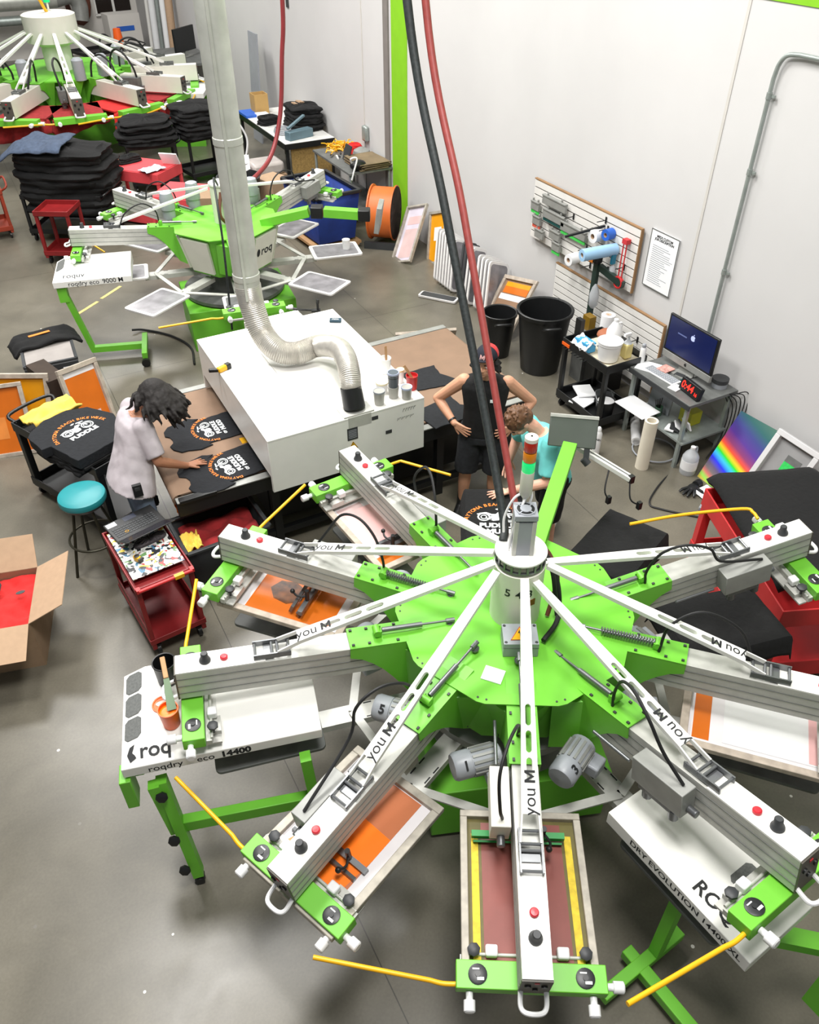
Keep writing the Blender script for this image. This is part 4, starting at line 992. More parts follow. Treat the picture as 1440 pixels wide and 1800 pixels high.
utility_cart('utility_cart', 'pink red metal cart with a black rag on top behind the middle press', (2.5, 14.1, 0), R(-48), 1.15, .68, .85, PINKR, handle=False, lip=.16)
b = MB(); b.box((0,0,0),(1.13,.66,.01)); o = b.build('cart_mat', PINKR, loc=(2.5,14.1,.852), rz=R(-48)); tag(o, 'flat red tray liner on the pink red cart', 'liner')
heap('crumpled black rag on the pink red cart', (2.4,14.3,.86), .4, .22, .1, BCLOTH, 11, .3, layers=3, name='black_rag', cat='rag')
o = bpy.data.objects['black_rag']; del o['kind']
o = MB().lathe([(.05,0),(.055,.14),(.05,.14),(.048,.1),(0,.1)],n=16).build('tape_cup', CARD, loc=(2.184, 14.225, 0.860)); tag(o, 'tan paper cup beside the black rag on the pink red cart', 'cup')
b = MB(); b.grid(lambda u, v: ((u-.5)*.36, (v-.5)*.26, .03*mnoise.noise(Vector((u*5,v*5,2)))+.03), 10, 8); o = b.build('crumpled_wrap', mk('pale_blue_film', (196,216,228), .4, var=.05), loc=(2.619, 13.655, 0.860), rz=.4, thick=.006); tag(o, 'crumpled pale blue wrap on the pink red cart', 'wrap')
o = MB().box((0,0,.1),(.3,.02,.2),(.5,0,0)).build('paper_card', PAPER, loc=(2.952, 13.812, 0.860), rz=-.7); tag(o, 'white card standing at the corner of the pink red cart', 'paper')
t = utility_cart('utility_cart', 'red metal cart with a carton behind the left arms of the middle press', (3.0, 12.5, 0), R(-40), 1.25, .75, .8, PINKR, handle=False, lip=.12)
b = MB(); b.box((0,0,0),(1.22,.72,.01)); o = b.build('cart_mat', PINKR, loc=(3.0,12.5,.802), rz=R(-40)); tag(o, 'flat red tray liner on the red cart with the carton', 'liner')
t = thing('carton', 'brown carton with a dark mark behind the middle press motors', 'box', (3.0, 11.7, .0), R(-25)); b = MB(); b.box((0,0,.5),(.6,.36,1.0)); b.build('carton_body', CARDD, t, bev=.006); b = MB(); b.box((-.05,-.182,.72),(.2,.003,.08)); b.build('printed_mark', INKBLK, t)
utility_cart('utility_cart', 'dark red cart frame in front of the big shirt pile', (1.02, 12.95, 0), R(-30), .5, .5, .78, DREDP, handle=False)
t = utility_cart('utility_cart', 'rust red cart cut off by the left edge', (.0, 14.5, 0), R(0), .8, .62, .75, mk('rust_red_paint', (148,52,28), .6, var=.12), handle=True)
t = thing('waste_bin', 'dark bin overflowing with white paper beside the exhaust duct', 'bin', (3.85, 13.15, 0)); b = MB(); b.lathe([(.26,0),(.34,.72),(.36,.74),(.33,.75),(.25,.05)],n=24); b.build('bin_body', DARK, t)
for i in range(5):
    o = MB().box((0,0,.08),(.3,.22,.01),(rnd.uniform(-.6,.6),rnd.uniform(-.6,.6),rnd.uniform(0,3))).build('waste_sheet', PAPER, loc=(3.85+rnd.uniform(-.12,.12),13.15+rnd.uniform(-.12,.12),.74+.05*i)); tag(o, 'white sheet of paper heaped in the dark bin by the duct', 'paper', 'paper in the dark bin')
# ----------------------------------------------------------------- long table along the right wall
t = thing('work_table', 'long white topped table against the right wall with shirts on it', 'table', (5.45, 15.25, -.08))
b = MB(); b.box((0,0,.93),(.92,2.5,.04)); b.build('table_top', mk('scuffed_white_top', (214,214,210), .5, var=.12, scale=5), t)
b = MB(); b.box((-.46,0,.9),(.03,2.5,.09)); b.box((0,-1.25,.9),(.92,.03,.09)); b.build('table_edge', BLACK, t)
for x in (-.42,.42):
    for y in (-1.2,1.2): b = MB(); b.box((x,y,.45),(.05,.05,.9)); b.build('leg', BLACK, t)
b = MB(); b.box((.05,-1.2,.45),(.8,.02,.8)); b.build('end_board', mk('paint_flecked_board', (150,122,70), .8, var=.25, scale=40), t)
heap('tall stack of black shirts on the white table', (5.68, 14.85, .87), .6, .75, .38, BCLOTH, 21, .1, layers=7)
heap('low stack of black shirts on the middle of the white table', (5.2, 15.4, .87), .4, .3, .14, BCLOTH, 23, .3, layers=4)
for q in ((5.6,14.95,1.25), (5.7,15.0,1.26)):
    o = MB().box((0,0,.01),(.14,.1,.02),(.2,.2,.5)).build('hang_tag', CARD, loc=q); tag(o, 'brown cardboard tag on top of the tall shirt stack', 'tag', 'tags on the tall shirt stack')
t = thing('carton', 'small open brown carton at the back of the white table', 'box', (5.35, 16.25, .87)); b = MB()
for d in ((-.13,0,.02,.3),(.13,0,.02,.3)): b.box((d[0],0,.17),(.012,.26,.34))
for y in (-.13,.13): b.box((0,y,.17),(.26,.012,.34))
b.box((0,0,.01),(.26,.26,.02)); b.build('carton_body', mk('kraft_carton', (186,150,92), .85, var=.05), t)
o = MB().box((0,0,.02),(.3,.5,.04)).build('blue_foam', BLUEP, loc=(5.12,16.2,.87)); tag(o, 'blue foam sheet on the far end of the white table', 'sheet')
o = MB().box((0,0,.03),(.22,.3,.06)).build('paper_stack', PAPER, loc=(5.28,15.9,.87)); tag(o, 'white paper stack beside the blue foam', 'paper')
t = thing('heat_sealer', 'grey blue sealing machine with a raised arm on the white table', 'machine', (5.35, 14.25, .87), .25); b = MB(); b.box((0,0,.07),(.5,.16,.14)); b.build('body', mk('grey_blue_metal', (96,120,130), .45, .1), t, bev=.01); b = MB(); b.bar((-.22,.02,.18),(.2,.1,.32),.05,.03); b.build('sealing_arm', MATS['grey_blue_metal'], t)
b = MB()
for i in range(3): b.tube([(.13*math.cos(k*.4)+.01*i, .2*math.sin(k*.4), .02+.025*i) for k in range(16)], .012, 6, closed=True)
o = b.build('wire_coil', GPLAS, loc=(5.2,14.7,.87)); tag(o, 'coil of grey cable on the white table', 'cable')
o = MB().box((0,0,1.0),(.03,.5,2.0),(0,.06,0)).build('grey_board', GPLAS, loc=(5.75,17.6,0)); tag(o, 'tall grey board leaning beside the exhaust duct', 'board')
b = MB(); 
o = MB().tube(smoothpath([(0,0,1.05),(.1,-.1,1.0),(.3,-.2,.6),(.2,-.25,.2)],8),.02,8).build('white_cord', WPLAS, loc=(4.55,15.9,0)); tag(recentre(o), 'white cord looping down beside the duct', 'cord')
t = thing('wrapped_bundle', 'plastic wrapped bundle on a carton under the white table', 'bundle', (4.55,13.9,0)); b = MB(); b.box((0,0,.25),(.6,.5,.5)); b.build('carton_body', CARDD, t); b = MB(); b.box((0,0,.6),(.56,.46,.2)); b.build('film_wrap', mk('cloudy_film', (176,168,164), .3, var=.15), t, bev=.05)
o = MB().box((0,0,.3),(.4,.5,.6)).build('carton', CARD, loc=(4.45,13.25,0), rz=.3); tag(o, 'plain brown carton on the floor by the red hose', 'box')
# ----------------------------------------------------------------- metal side table and blue bin
t = thing('steel_table', 'grimy steel side table with cardboard sheets and tools by the green stripe', 'table', (5.66, 12.75, -.05))
b = MB(); b.box((0,0,.9),(.75,1.5,.03)); b.build('table_top', GRIME, t)
for x in (-.34,.34):
    for y in (-.7,.7): b = MB(); b.cyl((x,y,0),(x,y,.9),.022); b.build('leg', GALV, t)
b = MB(); b.box((0,0,.3),(.7,1.4,.03)); b.build('shelf', GRIME, t)
b = MB()
for i in range(7): b.box((.02*(i%3),.02*(i%2),.014*i),(.5,.62,.008),(0,0,.05*(i%3)))
o = b.build('cardboard_sheets', mk('dirty_cardboard', (120,104,78), .9, var=.2), loc=(5.72,12.3,.88)); o['kind']='stuff'; tag(o, 'stack of dirty cardboard sheets on the steel table', 'cardboard')
b = MB(); rr = random.Random(6)
for i in range(70):
    p0 = Vector((rr.uniform(-.2,.2), rr.uniform(-.16,.16), .015)); d = Vector((rr.uniform(-1,1), rr.uniform(-1,1), rr.uniform(.2,1.2))).normalized()
    b.tube(smoothpath([p0, p0+d*.09, p0+d*.16+Vector((rr.uniform(-.06,.06),rr.uniform(-.06,.06),-.05))],3), .009, 4)
o = b.build('yellow_tangle', YEL, loc=(5.72,13.3,.866)); o['kind'] = 'stuff'; tag(o, 'tangle of bright yellow ties at the back of the steel table', 'ties')
heap('red rag behind the black helmet on the steel table', (5.85,13.0,.87), .22, .2, .14, RCLOTH, 33, 0, layers=2, name='red_rag', cat='rag'); del bpy.data.objects['red_rag']['kind']
t = thing('table_fan', 'grey round fan lying on the steel table', 'fan', (5.85,12.75,.87)); b = MB(); b.lathe([(0,0),(.13,0),(.15,.05),(.13,.1),(.05,.14),(0,.14)],n=20); b.build('housing', ALUD, t)
t = thing('tape_gun', 'black tool with a white looped strap at the corner of the steel table', 'tool', (5.48,12.1,.87)); b = MB(); b.ball((0,0,.08),(.14,.1,.08)); b.build('body', BLACK, t); b = MB(); b.tube(smoothpath([(-.1,0,.1),(-.14,-.05,.2),(-.05,-.08,.2),(-.12,-.1,.02),(-.16,-.1,-.1)],6),.014); b.build('strap', WPLAS, t)
o = MB().box((0,0,.12),(.02,.22,.24),(0,.3,0)).build('dark_plate', DARK, loc=(5.55,12.65,.87)); tag(o, 'dark upright plate leaning on the steel table', 'plate')
for i in range(9):
    o = MB().box((0,0,.01),(rnd.uniform(.05,.14),.02,.02),(0,0,rnd.uniform(0,3))).build('hand_tool', rnd.choice([STEEL,WHITE,DARK]), loc=(5.5+rnd.uniform(-.12,.2),13.0+rnd.uniform(-.25,.3),.866)); tag(o, 'small hand tool strewn over the steel table', 'tool', 'tools strewn on the steel table')
t = thing('outlet_box', 'grey electrical box on the right wall above the steel table', 'outlet', (6.0, 12.9, 1.05)); b = MB(); b.box((0,0,.12),(.08,.16,.24)); b.build('cover', GALV, t, bev=.03); b = MB(); b.cyl((0,.03,0),(0,.03,-.9),.01); b.build('conduit', GALV, t)
NAVY = mk('navy_canvas', (16,46,120), .8, var=.15)
t = thing('laundry_bin', 'navy blue canvas bin with a black rim on a wooden dolly', 'bin', (4.68, 11.75, 0), R(4))
b = MB()
vs = []
for w_, l_, z in ((.6,.95,.16),(.72,1.12,.86)): vs += [(-w_/2,-l_/2,z),(w_/2,-l_/2,z),(w_/2,l_/2,z),(-w_/2,l_/2,z)]
b.add(vs, [(0,3,2,1),(0,1,5,4),(1,2,6,5),(2,3,7,6),(3,0,4,7)]); b.build('canvas', NAVY, t, thick=.012)
b = MB()
for p0, p1 in (((-.37,-.57),(.37,-.57)),((.37,-.57),(.37,.57)),((.37,.57),(-.37,.57)),((-.37,.57),(-.37,-.57))): b.bar((*p0,.87),(*p1,.87),.06,.05)
b.build('rim', BLACK, t, bev=.01)
b = MB(); b.box((0,0,.1),(.75,1.1,.04))
for x in (-.3,.3): b.box((x,0,.07),(.08,1.1,.03))
b.build('dolly', WOOD, t)
# orange spool
t = thing('hose_reel', 'big orange drum with a dark end standing by the wall', 'drum', (5.5, 11.25, 0), R(-40))
b = MB(); b.lathe([(.385,-.19),(.4,-.19),(.4,-.17),(.37,-.165),(.37,.165),(.4,.17),(.4,.19),(.385,.19)], (0,0,.47), 40, axis=(1,.0,0)); b.build('drum', mk('spool_orange',(204,104,42),.5,var=.06), t)
b = MB(); b.lathe([(0,.193),(.385,.193)], (0,0,.47), 40, axis=(1,0,0)); b.lathe([(0,-.193),(.385,-.193)], (0,0,.47), 40, axis=(1,0,0)); b.build('end_disc', mk('rusty_dark_steel', (52,38,28), .8, var=.3, scale=20), t)
for y in (-.28,.28):
    b = MB(); b.box((0,y,.05),(.5,.06,.1)); b.build('foot', DARK, t)

# ================================================================= right wall and its corner
SLAT = mk('slat_board', (222,220,215), .6, var=.03); EDGE = mk('raw_board_edge', (150,116,80), .8, var=.1); SGAP = mk('slat_groove', (52,42,34), .8, var=.05)
def slatwall(name, label, y0, y1, z0, z1, n):
    t = thing(name, label, 'slatwall panel', (6.0, (y0+y1)/2, z0))
    w = y1 - y0; h = z1 - z0; p = h / n
    b = MB(); b.box((.0,0,h/2),(.02,w,h)); b.build('back_board', SGAP, t)
    b = MB()
    for i in range(n): b.box((-.012, 0, (i+.5)*p), (.016, w, p-.014))
    b.build('slats', SLAT, t)
    b = MB()
    b.box((-.004,0,h+.006),(.035,w+.02,.012))
    for s_ in (-1,): b.box((-.004,s_*(w/2+.006),h/2),(.035,.012,h))
    b.build('edge_strip', EDGE, t)
    return t
slatwall('slatwall_panel', 'upper white slat board on the wall hung with squeegees and tape', 6.2, 8.1, 1.06, 1.75, 8)
slatwall('slatwall_panel', 'lower white slat board behind the black cart and the trash bin', 5.62, 7.52, .12, .92, 10)
def hook(y, z, label, ln=.12):
    b = MB(); b.cyl((0,0,0),(-ln,0,.0),.005,n=6); b.box((0,0,0),(.008,.02,.07)); o = b.build('wall_hook', BLACK, loc=(5.972, y, z)); tag(o, label, 'hook', 'black hooks on the slat boards')
for y, z in ((7.3,1.55),(6.95,1.5),(7.0,1.28),(6.7,1.6),(6.9,1.12),(6.6,1.18),(6.35,1.3),(5.95,.62),(6.75,1.68)): hook(y, z, 'black metal hook on the white slat boards')
def squeegee(y, z, w, blade, label, tilt=0., handle=ALUD):
    t = thing('squeegee', label, 'squeegee', (5.9, y, z), 0, 'squeegees hung on the slat board')
    b = MB(); b.box((.03,0,.05),(.03,w,.09)); b.box((.03,0,.1),(.045,w,.02))
    for yy in (-w*.3, w*.3): b.cyl((.03,yy,.1),(.03,yy,.14),.012)
    b.build('holder', handle, t, bev=.004)
    if blade:
        b = MB(); b.box((.03,0,-.012),(.012,w*.97,.045)); b.build('blade', blade, t)
GBLADE = mk('bright_green_blade', (70,196,84), .4, var=.04); RBLADE = mk('salmon_red_blade', (206,92,74), .4, var=.04); TBLADE = mk('dark_teal_blade', (20,72,70), .4, var=.06)
squeegee(7.98, 1.42, .16, GBLADE, 'short green bladed squeegee at the left end of the slat board, upper of two')
squeegee(7.93, 1.26, .15, RBLADE, 'short salmon red bladed squeegee at the left end of the slat board')
squeegee(7.85, 1.12, .17, None, 'short bare metal holder at the lower left of the slat board')
squeegee(7.62, 1.55, .45, None, 'long silver squeegee holder at the top left of the slat board')
squeegee(7.6, 1.40, .42, TBLADE, 'long dark teal bladed squeegee below the silver holder')
squeegee(7.22, 1.36, .46, GBLADE, 'long green bladed squeegee in the middle of the slat board')
squeegee(7.55, 1.2, .2, None, 'medium grey holder left of the white tape roll')
squeegee(7.5, 1.08, .15, GBLADE, 'short green bladed squeegee at the bottom of the slat board')
def roll(label, p, r, ln, mat, d, core=None, name='tape_roll'):
    t = thing(name, label, 'roll', p); d = Vector(d).normalized()
    b = MB(); b.lathe([(r*.42,0),(r,0),(r,ln),(r*.42,ln),(r*.42,0)], n=20, axis=d); b.build('roll', mat, t)
    b = MB(); b.lathe([(r*.42,ln*.02),(r*.42,ln*.98),(r*.36,ln*.98),(r*.36,.02*ln),(r*.42,ln*.02)], n=16, axis=d); b.build('core', core or CARD, t)
roll('white tape roll hanging at the bottom middle of the slat board', (5.97,7.15,1.12), .065, .13, PAPER, (-1,-.1,0))
roll('white tape roll left of the pale blue paper roll', (5.97,6.78,1.52), .07, .14, PAPER, (-1,-.1,0))
roll('dark blue tape roll behind the pale blue paper roll', (5.97,6.62,1.58), .06, .1, BLUEP, (-1,-.1,0))
roll('long pale blue paper roll sticking out of the slat board', (5.97,6.52,1.44), .065, .42, LBLUE, (-1,.12,-.02), name='paper_roll')
o = MB().bar((5.97,6.75,1.62),(5.6,6.95,1.5),.03,.02).build('bracket_arm', BLACK); tag(recentre(o), 'black bracket arm above the white tape roll', 'bracket')
t = thing('strap_ratchet', 'dark red strapping tool with long handles at the right end of the slat board', 'tool', (5.9, 6.33, 1.15))
b = MB(); b.tube([(.0,.06*math.cos(i*.5),.06*math.sin(i*.5)) for i in range(13)],.012,8,closed=True); b.tube([(.03,.05*math.cos(i*.5),.05*math.sin(i*.5)) for i in range(13)],.01,8,closed=True); b.build('wheel', REDP, t)
for y in (-.02,.03):
    b = MB(); b.cyl((.02,y,.04),(.04,y+.02,.42),.007); b.build('handle', REDP, t)
b = MB(); b.box((.04,.015,.44),(.06,.07,.05)); b.build('head', REDP, t)
t = thing('spray_bottle', 'clear bottle with a teal trigger hanging beside the red strapping tool', 'bottle', (5.93, 6.48, 1.12)); b = MB(); b.lathe([(.0,0),(.035,0),(.035,.13),(.012,.17),(.012,.2)],n=14); b.build('bottle', CLEAR, t); b = MB(); b.box((-.01,0,.23),(.05,.03,.1)); b.build('trigger', mk('teal_plastic',(30,120,150),.4), t)
t = thing('metal_post', 'dark green metal post with a tape measure on top beside the slat boards', 'post', (5.86, 6.66, 0))
b = MB(); b.box((0,0,.64),(.04,.07,1.28)); b.build('upright', mk('dark_green_steel',(48,66,60),.4,.3,var=.15), t); b = MB(); b.bar((.02,-.03,1.22),(.06,-.4,1.14),.05,.07); b.build('cross_arm', MATS['dark_green_steel'], t)
b = MB(); b.box((-.02,0,1.33),(.1,.12,.13)); b.build('reel_case', BLACK, t, bev=.02); b = MB(); b.box((-.075,.02,1.32),(.01,.06,.09)); b.build('reel_face', mk('dusty_orange',(196,110,30),.5,var=.15), t)
t = thing('hanging_bag', 'cloudy plastic bag of cups hanging below the tape measure', 'bag', (5.8, 6.56, .78)); b = MB(); b.lathe([(.02,0),(.05,.04),(.055,.16),(.035,.24),(.012,.28)],n=14); b.build('bag', CLEAR, t)
# poster
t = thing('wall_poster', 'white framed notice headed job description on the wall right of the slat board', 'poster', (6.03, 5.89, 1.21))
b = MB(); b.box((0,0,.295),(.012,.4,.59)); b.build('sheet', PAPER, t)
b = MB()
for p0,p1 in (((-.008,-.2,0),(-.008,.2,0)),((-.008,.2,0),(-.008,.2,.59)),((-.008,.2,.59),(-.008,-.2,.59)),((-.008,-.2,.59),(-.008,-.2,0))): b.bar(p0,p1,.006,.006)
b.build('border', GRIME, t)
for body, z in (('MEDS CUSTOM', .535), ('JOB DESCRIPTION', .505)): text(body, .034, INKBLK, t, frame((-.0075,0,z),(0,-1,0),(0,0,1)), .0012)
b = MB()
for i in range(19):
    w = .16 + .15*rnd.random(); b.box((-.0075, .15-w/2, .44-.021*i), (.001, w, .004))
b.build('printed_lines', GPLAS, t)
# conduit
t = thing('electrical_conduit', 'grey metal conduit running down the wall behind the monitor', 'conduit', (6.0, 5.05, .9))
b = MB(); b.tube([(0,.0,0),(0,0,1.2),(0,0,2.35)] + smoothpath([(0,0,2.45),(0,-.02,2.56),(0,-.08,2.63),(0,-.2,2.65)],5) + [(0,-3.5,2.66)], .018, 10); b.build('pipe', GALV, t)
for z in (.8,1.7,2.3):
    b = MB(); b.cyl((0,0,z),(0,0,z+.05),.024); b.box((.01,-.03,z+.025),(.02,.05,.02)); b.build('clip', GALV, t)
o = MB().box((0,0,0),(.02,.1,.14)).build('wall_switch', DARK, loc=(6.030, 16.111, 2.642)); tag(o, 'small dark fitting on the wall at the top edge', 'fitting')
# ----------------------------------------------------------------- trash bins
def bin_(label, p, r, h, lid=False):
    t = thing('trash_bin', label, 'bin', p)
    b = MB(); b.lathe([(r*.7,0),(r*.72,.01),(r*.97,h*.93),(r*1.04,h*.935),(r*1.06,h*.99),(r*1.02,h),(r*.95,h*.985),(r*.68,.03),(0,.03)], n=32); b.build('bin_body', BLACK, t)
    for a in (1.2, 1.2+PI):
        b = MB(); d = Vector((math.cos(a), math.sin(a), 0)); q = d.cross(Vector((0,0,1)))
        b.tube(smoothpath([d*r*1.0+q*.09+Vector((0,0,h*.85)), d*r*1.25+q*.07+Vector((0,0,h*.9)), d*r*1.25-q*.07+Vector((0,0,h*.9)), d*r*1.0-q*.09+Vector((0,0,h*.85))],5),.016,8); b.build('handle', BLACK, t)
bin_('big black round trash bin beside the leaning screens', (5.36, 6.84, 0), .31, .76)
bin_('smaller black trash bin left of the big one', (5.1, 7.36, 0), .2, .56)
# ----------------------------------------------------------------- leaning screens, platens
def lean(label, bl, br, tl, fm, mesh, patches=(), bar=.05, th=.035, group=None, inset=.0):
    """a frame standing on its lower edge bl-br with its upper left corner at tl; patches are (name, x0, x1, y0, y1, material) in 0..1"""
    bl, br, tl = Vector(bl), Vector(br), Vector(tl)
    xd = tl - bl; yd = br - bl; L = xd.length; Wd = yd.length
    M = frame(bl + xd/2 + yd/2, xd, yd)
    if M.col[2][2] < 0: M = frame(bl + xd/2 + yd/2, xd, -yd); flip = True
    else: flip = False
    ps = []
    for nm, x0, x1, y0, y1, m in patches:
        if flip: y0, y1 = 1-y1, 1-y0
        ps.append((nm, rect((x0-.5)*L, (x1-.5)*L, (y0-.5)*Wd, (y1-.5)*Wd), m))
    return screen(label, M, L, Wd, fm, mesh, ps, bar, th, group)
HAZE = mk('hazy_lilac_mesh', (204,196,208), .5, var=.06)
lean('screen with a hazy pink stencil leaning beside the orange drum', (5.341, 10.663, 0.000), (5.351, 10.219, 0.000), (5.850, 11.069, 0.650), WFRAME, HAZE, [('stencil', .1,.6,.2,.8, PINK2), ('stencil_patch', .68,.82,.2,.8, PINK)], bar=.03, th=.05)
lean('yellow stencil screen with a white block leaning behind the hazy one', (5.766, 10.361, 0.000), (5.763, 9.904, 0.000), (5.970, 10.643, 0.672), WFRAME, YEMUL, [('white_block', .45,.7,.3,.7, PAPER)], bar=.04)
lean('big framed screen with brown and amber mesh leaning left of the trash bins', (5.431, 8.232, 0.000), (5.348, 7.559, 0.000), (5.900, 8.386, 0.565), BFRAME, mk('dusty_brown_mesh',(134,104,80),.6,var=.08), [('tape_band', .58,.68,.1,.9, TAPE), ('stencil', .7,.9,.14,.86, YEMUL), ('stencil_orange_band', .7,.82,.14,.86, EMUL)], bar=.05)  # last patch: orange emulsion over the lower part of the amber stencil
def board(label, bl, br, tl, mat, edge, group, name='pallet_board', th=.03):
    bl, br, tl = Vector(bl), Vector(br), Vector(tl); xd = tl-bl; yd = br-bl; L, Wd = xd.length, yd.length
    M = frame(bl + xd/2 + yd/2, xd, yd)
    t = thing(name, label, 'platen', bl + yd/2, 0, group)
    c = min(L, Wd)*.16
    poly = []
    for cx, cy, a0 in ((L/2-c,-Wd/2+c,-PI/2),(L/2-c,Wd/2-c,0),(-L/2+c,Wd/2-c,PI/2),(-L/2+c,-Wd/2+c,PI)):
        for i in range(5): poly.append((cx+c*math.cos(a0+PI/2*i/4), cy+c*math.sin(a0+PI/2*i/4)))
    Q = T(*(-(bl+yd/2))) @ M
    b = MB(); b.m = Q; b.prism(poly, -th/2, th/2); b.build('board', edge, t, bev=.004)
    b = MB(); b.m = Q
    for s_ in (-1,1): b.prism([(x*.9,y*.86) for x,y in poly], s_*(th/2+.001)-.0005, s_*(th/2+.001)+.0005)
    b.build('worn_face', mat, t)
PB = [(5.3+.07*i, 9.55-.02*i, 0) for i in range(7)]
for i in range(7):
    y = 9.5 - .075*i; x = 5.42
    board('white edged platen leaning in the left row against the wall', (x, y+.02, 0), (x+.3, y+.1, 0), (x+.2, y+.28, .62), WPAL, PRIM, 'platens leaning in the left row')
for i in range(4):
    y = 8.85 - .08*i; x = 5.42
    board('narrow grey platen leaning in the middle row against the wall', (x, y+.02, 0), (x+.26, y+.1, 0), (x+.22, y+.26, .66), WPAL, DARK if i < 2 else PRIM, 'platens leaning in the middle row')
for i in range(4):
    y = 8.42 - .085*i; x = 5.42
    board('wide white platen leaning in the right row against the wall', (x, y+.02, 0), (x+.36, y+.12, 0), (x+.2, y+.26, .62), WPAL, PRIM, 'platens leaning in the right row')
board('white platen lying flat on the floor in front of the leaning rows', (5.082, 9.367, 0.020), (5.061, 9.211, 0.020), (5.416, 8.918, 0.020), DARK, PRIM, None)
lean('amber screen with a pale frame standing behind the right hand belt', (4.024, 7.996, 0.000), (4.687, 7.742, 0.000), (3.821, 7.586, 0.500), BFRAME, YEMUL, [('stencil', .1,.9,.1,.9, EMUL)], bar=.05)
# ----------------------------------------------------------------- black cart with cleaning supplies
t = utility_cart('utility_cart', 'black utility cart holding a white bucket and bottles by the wall', (5.3, 5.72, 0), R(90), .72, .5, .82, BLACK, low=.2, handle=False, lip=.09)
for i in range(8): b = MB(); b.box((-.05+.05*i, .28, .74), (.008,.05,.008)); b.build('tool_peg', BLACK, t)
b = MB(); b.box((.3,.262,.76),(.12,.01,.03)); b.build('orange_label', ORANGE, t)
b = MB(); b.grid(lambda u,v: ((u-.5)*.6-.05, (v-.5)*.46, .755+.012*mnoise.noise(Vector((u*6,v*6,0)))+.05*max(0,abs(u-.5)-.38)*4), 14, 10); b.build('stained_liner', mk('stained_paper_liner', (214,204,180), .8, var=.2, scale=9), t, thick=.003)
t = thing('bucket', 'white lidded bucket on the black utility cart', 'bucket', (5.22, 5.56, .772)); b = MB(); b.lathe([(.1,0),(.12,.17),(.125,.172),(.125,.2)],n=28); b.build('bucket', WPLAS, t); b = MB(); b.lathe([(.128,.19),(.13,.205),(.115,.212),(.11,.206),(0,.206)],n=28); b.build('lid', WPLAS, t); b = MB(); b.tube(smoothpath([(.12,0,.17),(.05,.1,.1),(-.12,.05,.15)],6),.004,6); b.build('wire_handle', STEEL, t)
t = thing('jug', 'white plastic jug behind the white bucket on the black cart', 'jug', (5.4, 5.72, .772)); b = MB(); b.lathe([(0,0),(.075,0),(.08,.02),(.08,.2),(.03,.29),(.022,.3)],n=20); b.build('jug_body', WPLAS, t); b = MB(); b.tube(smoothpath([(.03,0,.27),(.085,0,.26),(.08,0,.17)],5),.011); b.build('handle', WPLAS, t); b = MB(); b.cyl((0,0,.3),(0,0,.325),.024); b.build('cap', WPLAS, t)
t = thing('spray_bottle', 'white topped bottle of pale yellow liquid on the black cart', 'bottle', (5.4, 5.5, .772)); b = MB(); b.box((0,0,.08),(.09,.09,.16)); b.build('bottle', mk('pale_yellow_liquid',(214,198,132),.3,var=.05), t, bev=.015); b = MB(); b.lathe([(.045,.16),(.014,.2),(.014,.23)],n=12); b.build('neck', CLEAR, t); b = MB(); b.box((-.02,0,.255),(.08,.025,.03)); b.build('trigger', WPLAS, t)
t = thing('glove_box', 'blue and white box of wipes with tissue on the black cart', 'box', (5.14, 5.84, .772)); b = MB(); b.box((0,0,.05),(.12,.2,.1)); b.build('carton', mk('sky_blue_card',(60,150,200),.6), t); b = MB(); b.grid(lambda u,v: ((u-.5)*.2, (v-.5)*.24, .11+.05*mnoise.noise(Vector((u*5,v*5,7)))-.12*abs(u-.5)), 10, 10); b.build('tissue', PAPER, t, thick=.004)
t = thing('paper_towel_roll', 'white paper towel roll standing behind the black cart', 'roll', (5.68, 6.15, .62)); b = MB(); b.lathe([(.02,0),(.075,0),(.075,.28),(.02,.28),(.02,.0)],n=24); b.build('roll', PAPER, t); b = MB(); b.lathe([(.0205,.275),(.032,.284),(.0,.27)],n=12); b.build('core', CARD, t); 
b = MB(); b.box((0,0,.31),(.3,.3,.62)); o = b.build('side_stand', BLACK, loc=(5.74,6.15,0)); tag(o, 'dark stand under the paper towel roll by the wall', 'stand')
o = MB().box((0,0,.12),(.05,.09,.24)).build('black_tool', BLACK, loc=(5.2,6.03,.772)); tag(o, 'black upright tool at the corner of the black cart', 'tool')
o = MB().ball((0,0,.05),(.11,.1,.055)).build('leather_pouch', mk('brown_leather',(160,96,66),.7), loc=(5.47,5.9,.78)); tag(o, 'brown leather pouch behind the white bucket', 'pouch')
o = MB().box((0,0,.08),(.09,.12,.16)).build('amber_jar', mk('amber_jar',(124,96,30),.3), loc=(5.66,6.42,.62)); tag(o, 'amber jar beside the paper towel roll', 'jar')
o = MB().box((0,0,.31),(.2,.2,.62)).build('side_stand', GRIME, loc=(5.66,6.42,0)); tag(o, 'grey stand under the amber jar', 'stand')
t = thing('enamel_pot', 'white rimmed pot on the bottom shelf of the black cart', 'pot', (5.24,5.5,.148)); b = MB(); b.lathe([(.09,0),(.1,.16),(.105,.165),(.095,.165),(.085,.02),(0,.02)],n=22); b.build('pot', BLACK, t); b = MB(); b.lathe([(.09,.15),(0,.155)],n=22); b.build('contents', WPLAS, t); b = MB(); b.tube(smoothpath([(.1,0,.15),(.12,.1,.2),(-.05,.12,.22),(-.1,0,.15)],6),.005,6); b.build('wire_handle', STEEL, t)
for i,(x,y,r_) in enumerate(((5.18,5.78,.3),(5.3,5.92,1.2),(5.4,5.7,.8))): 
    o = MB().box((0,0,.006),(.26,.2,.012),(0,.05,0)).build('paper_sheet', [PAPER,PAPER,DARK][i], loc=(x,y,.16+.014*i), rz=r_); tag(o, ['white crumpled sheet at the front of the lower black cart shelf','white sheet at the back of the lower black cart shelf','dark folded sheet on the lower black cart shelf'][i], 'paper')
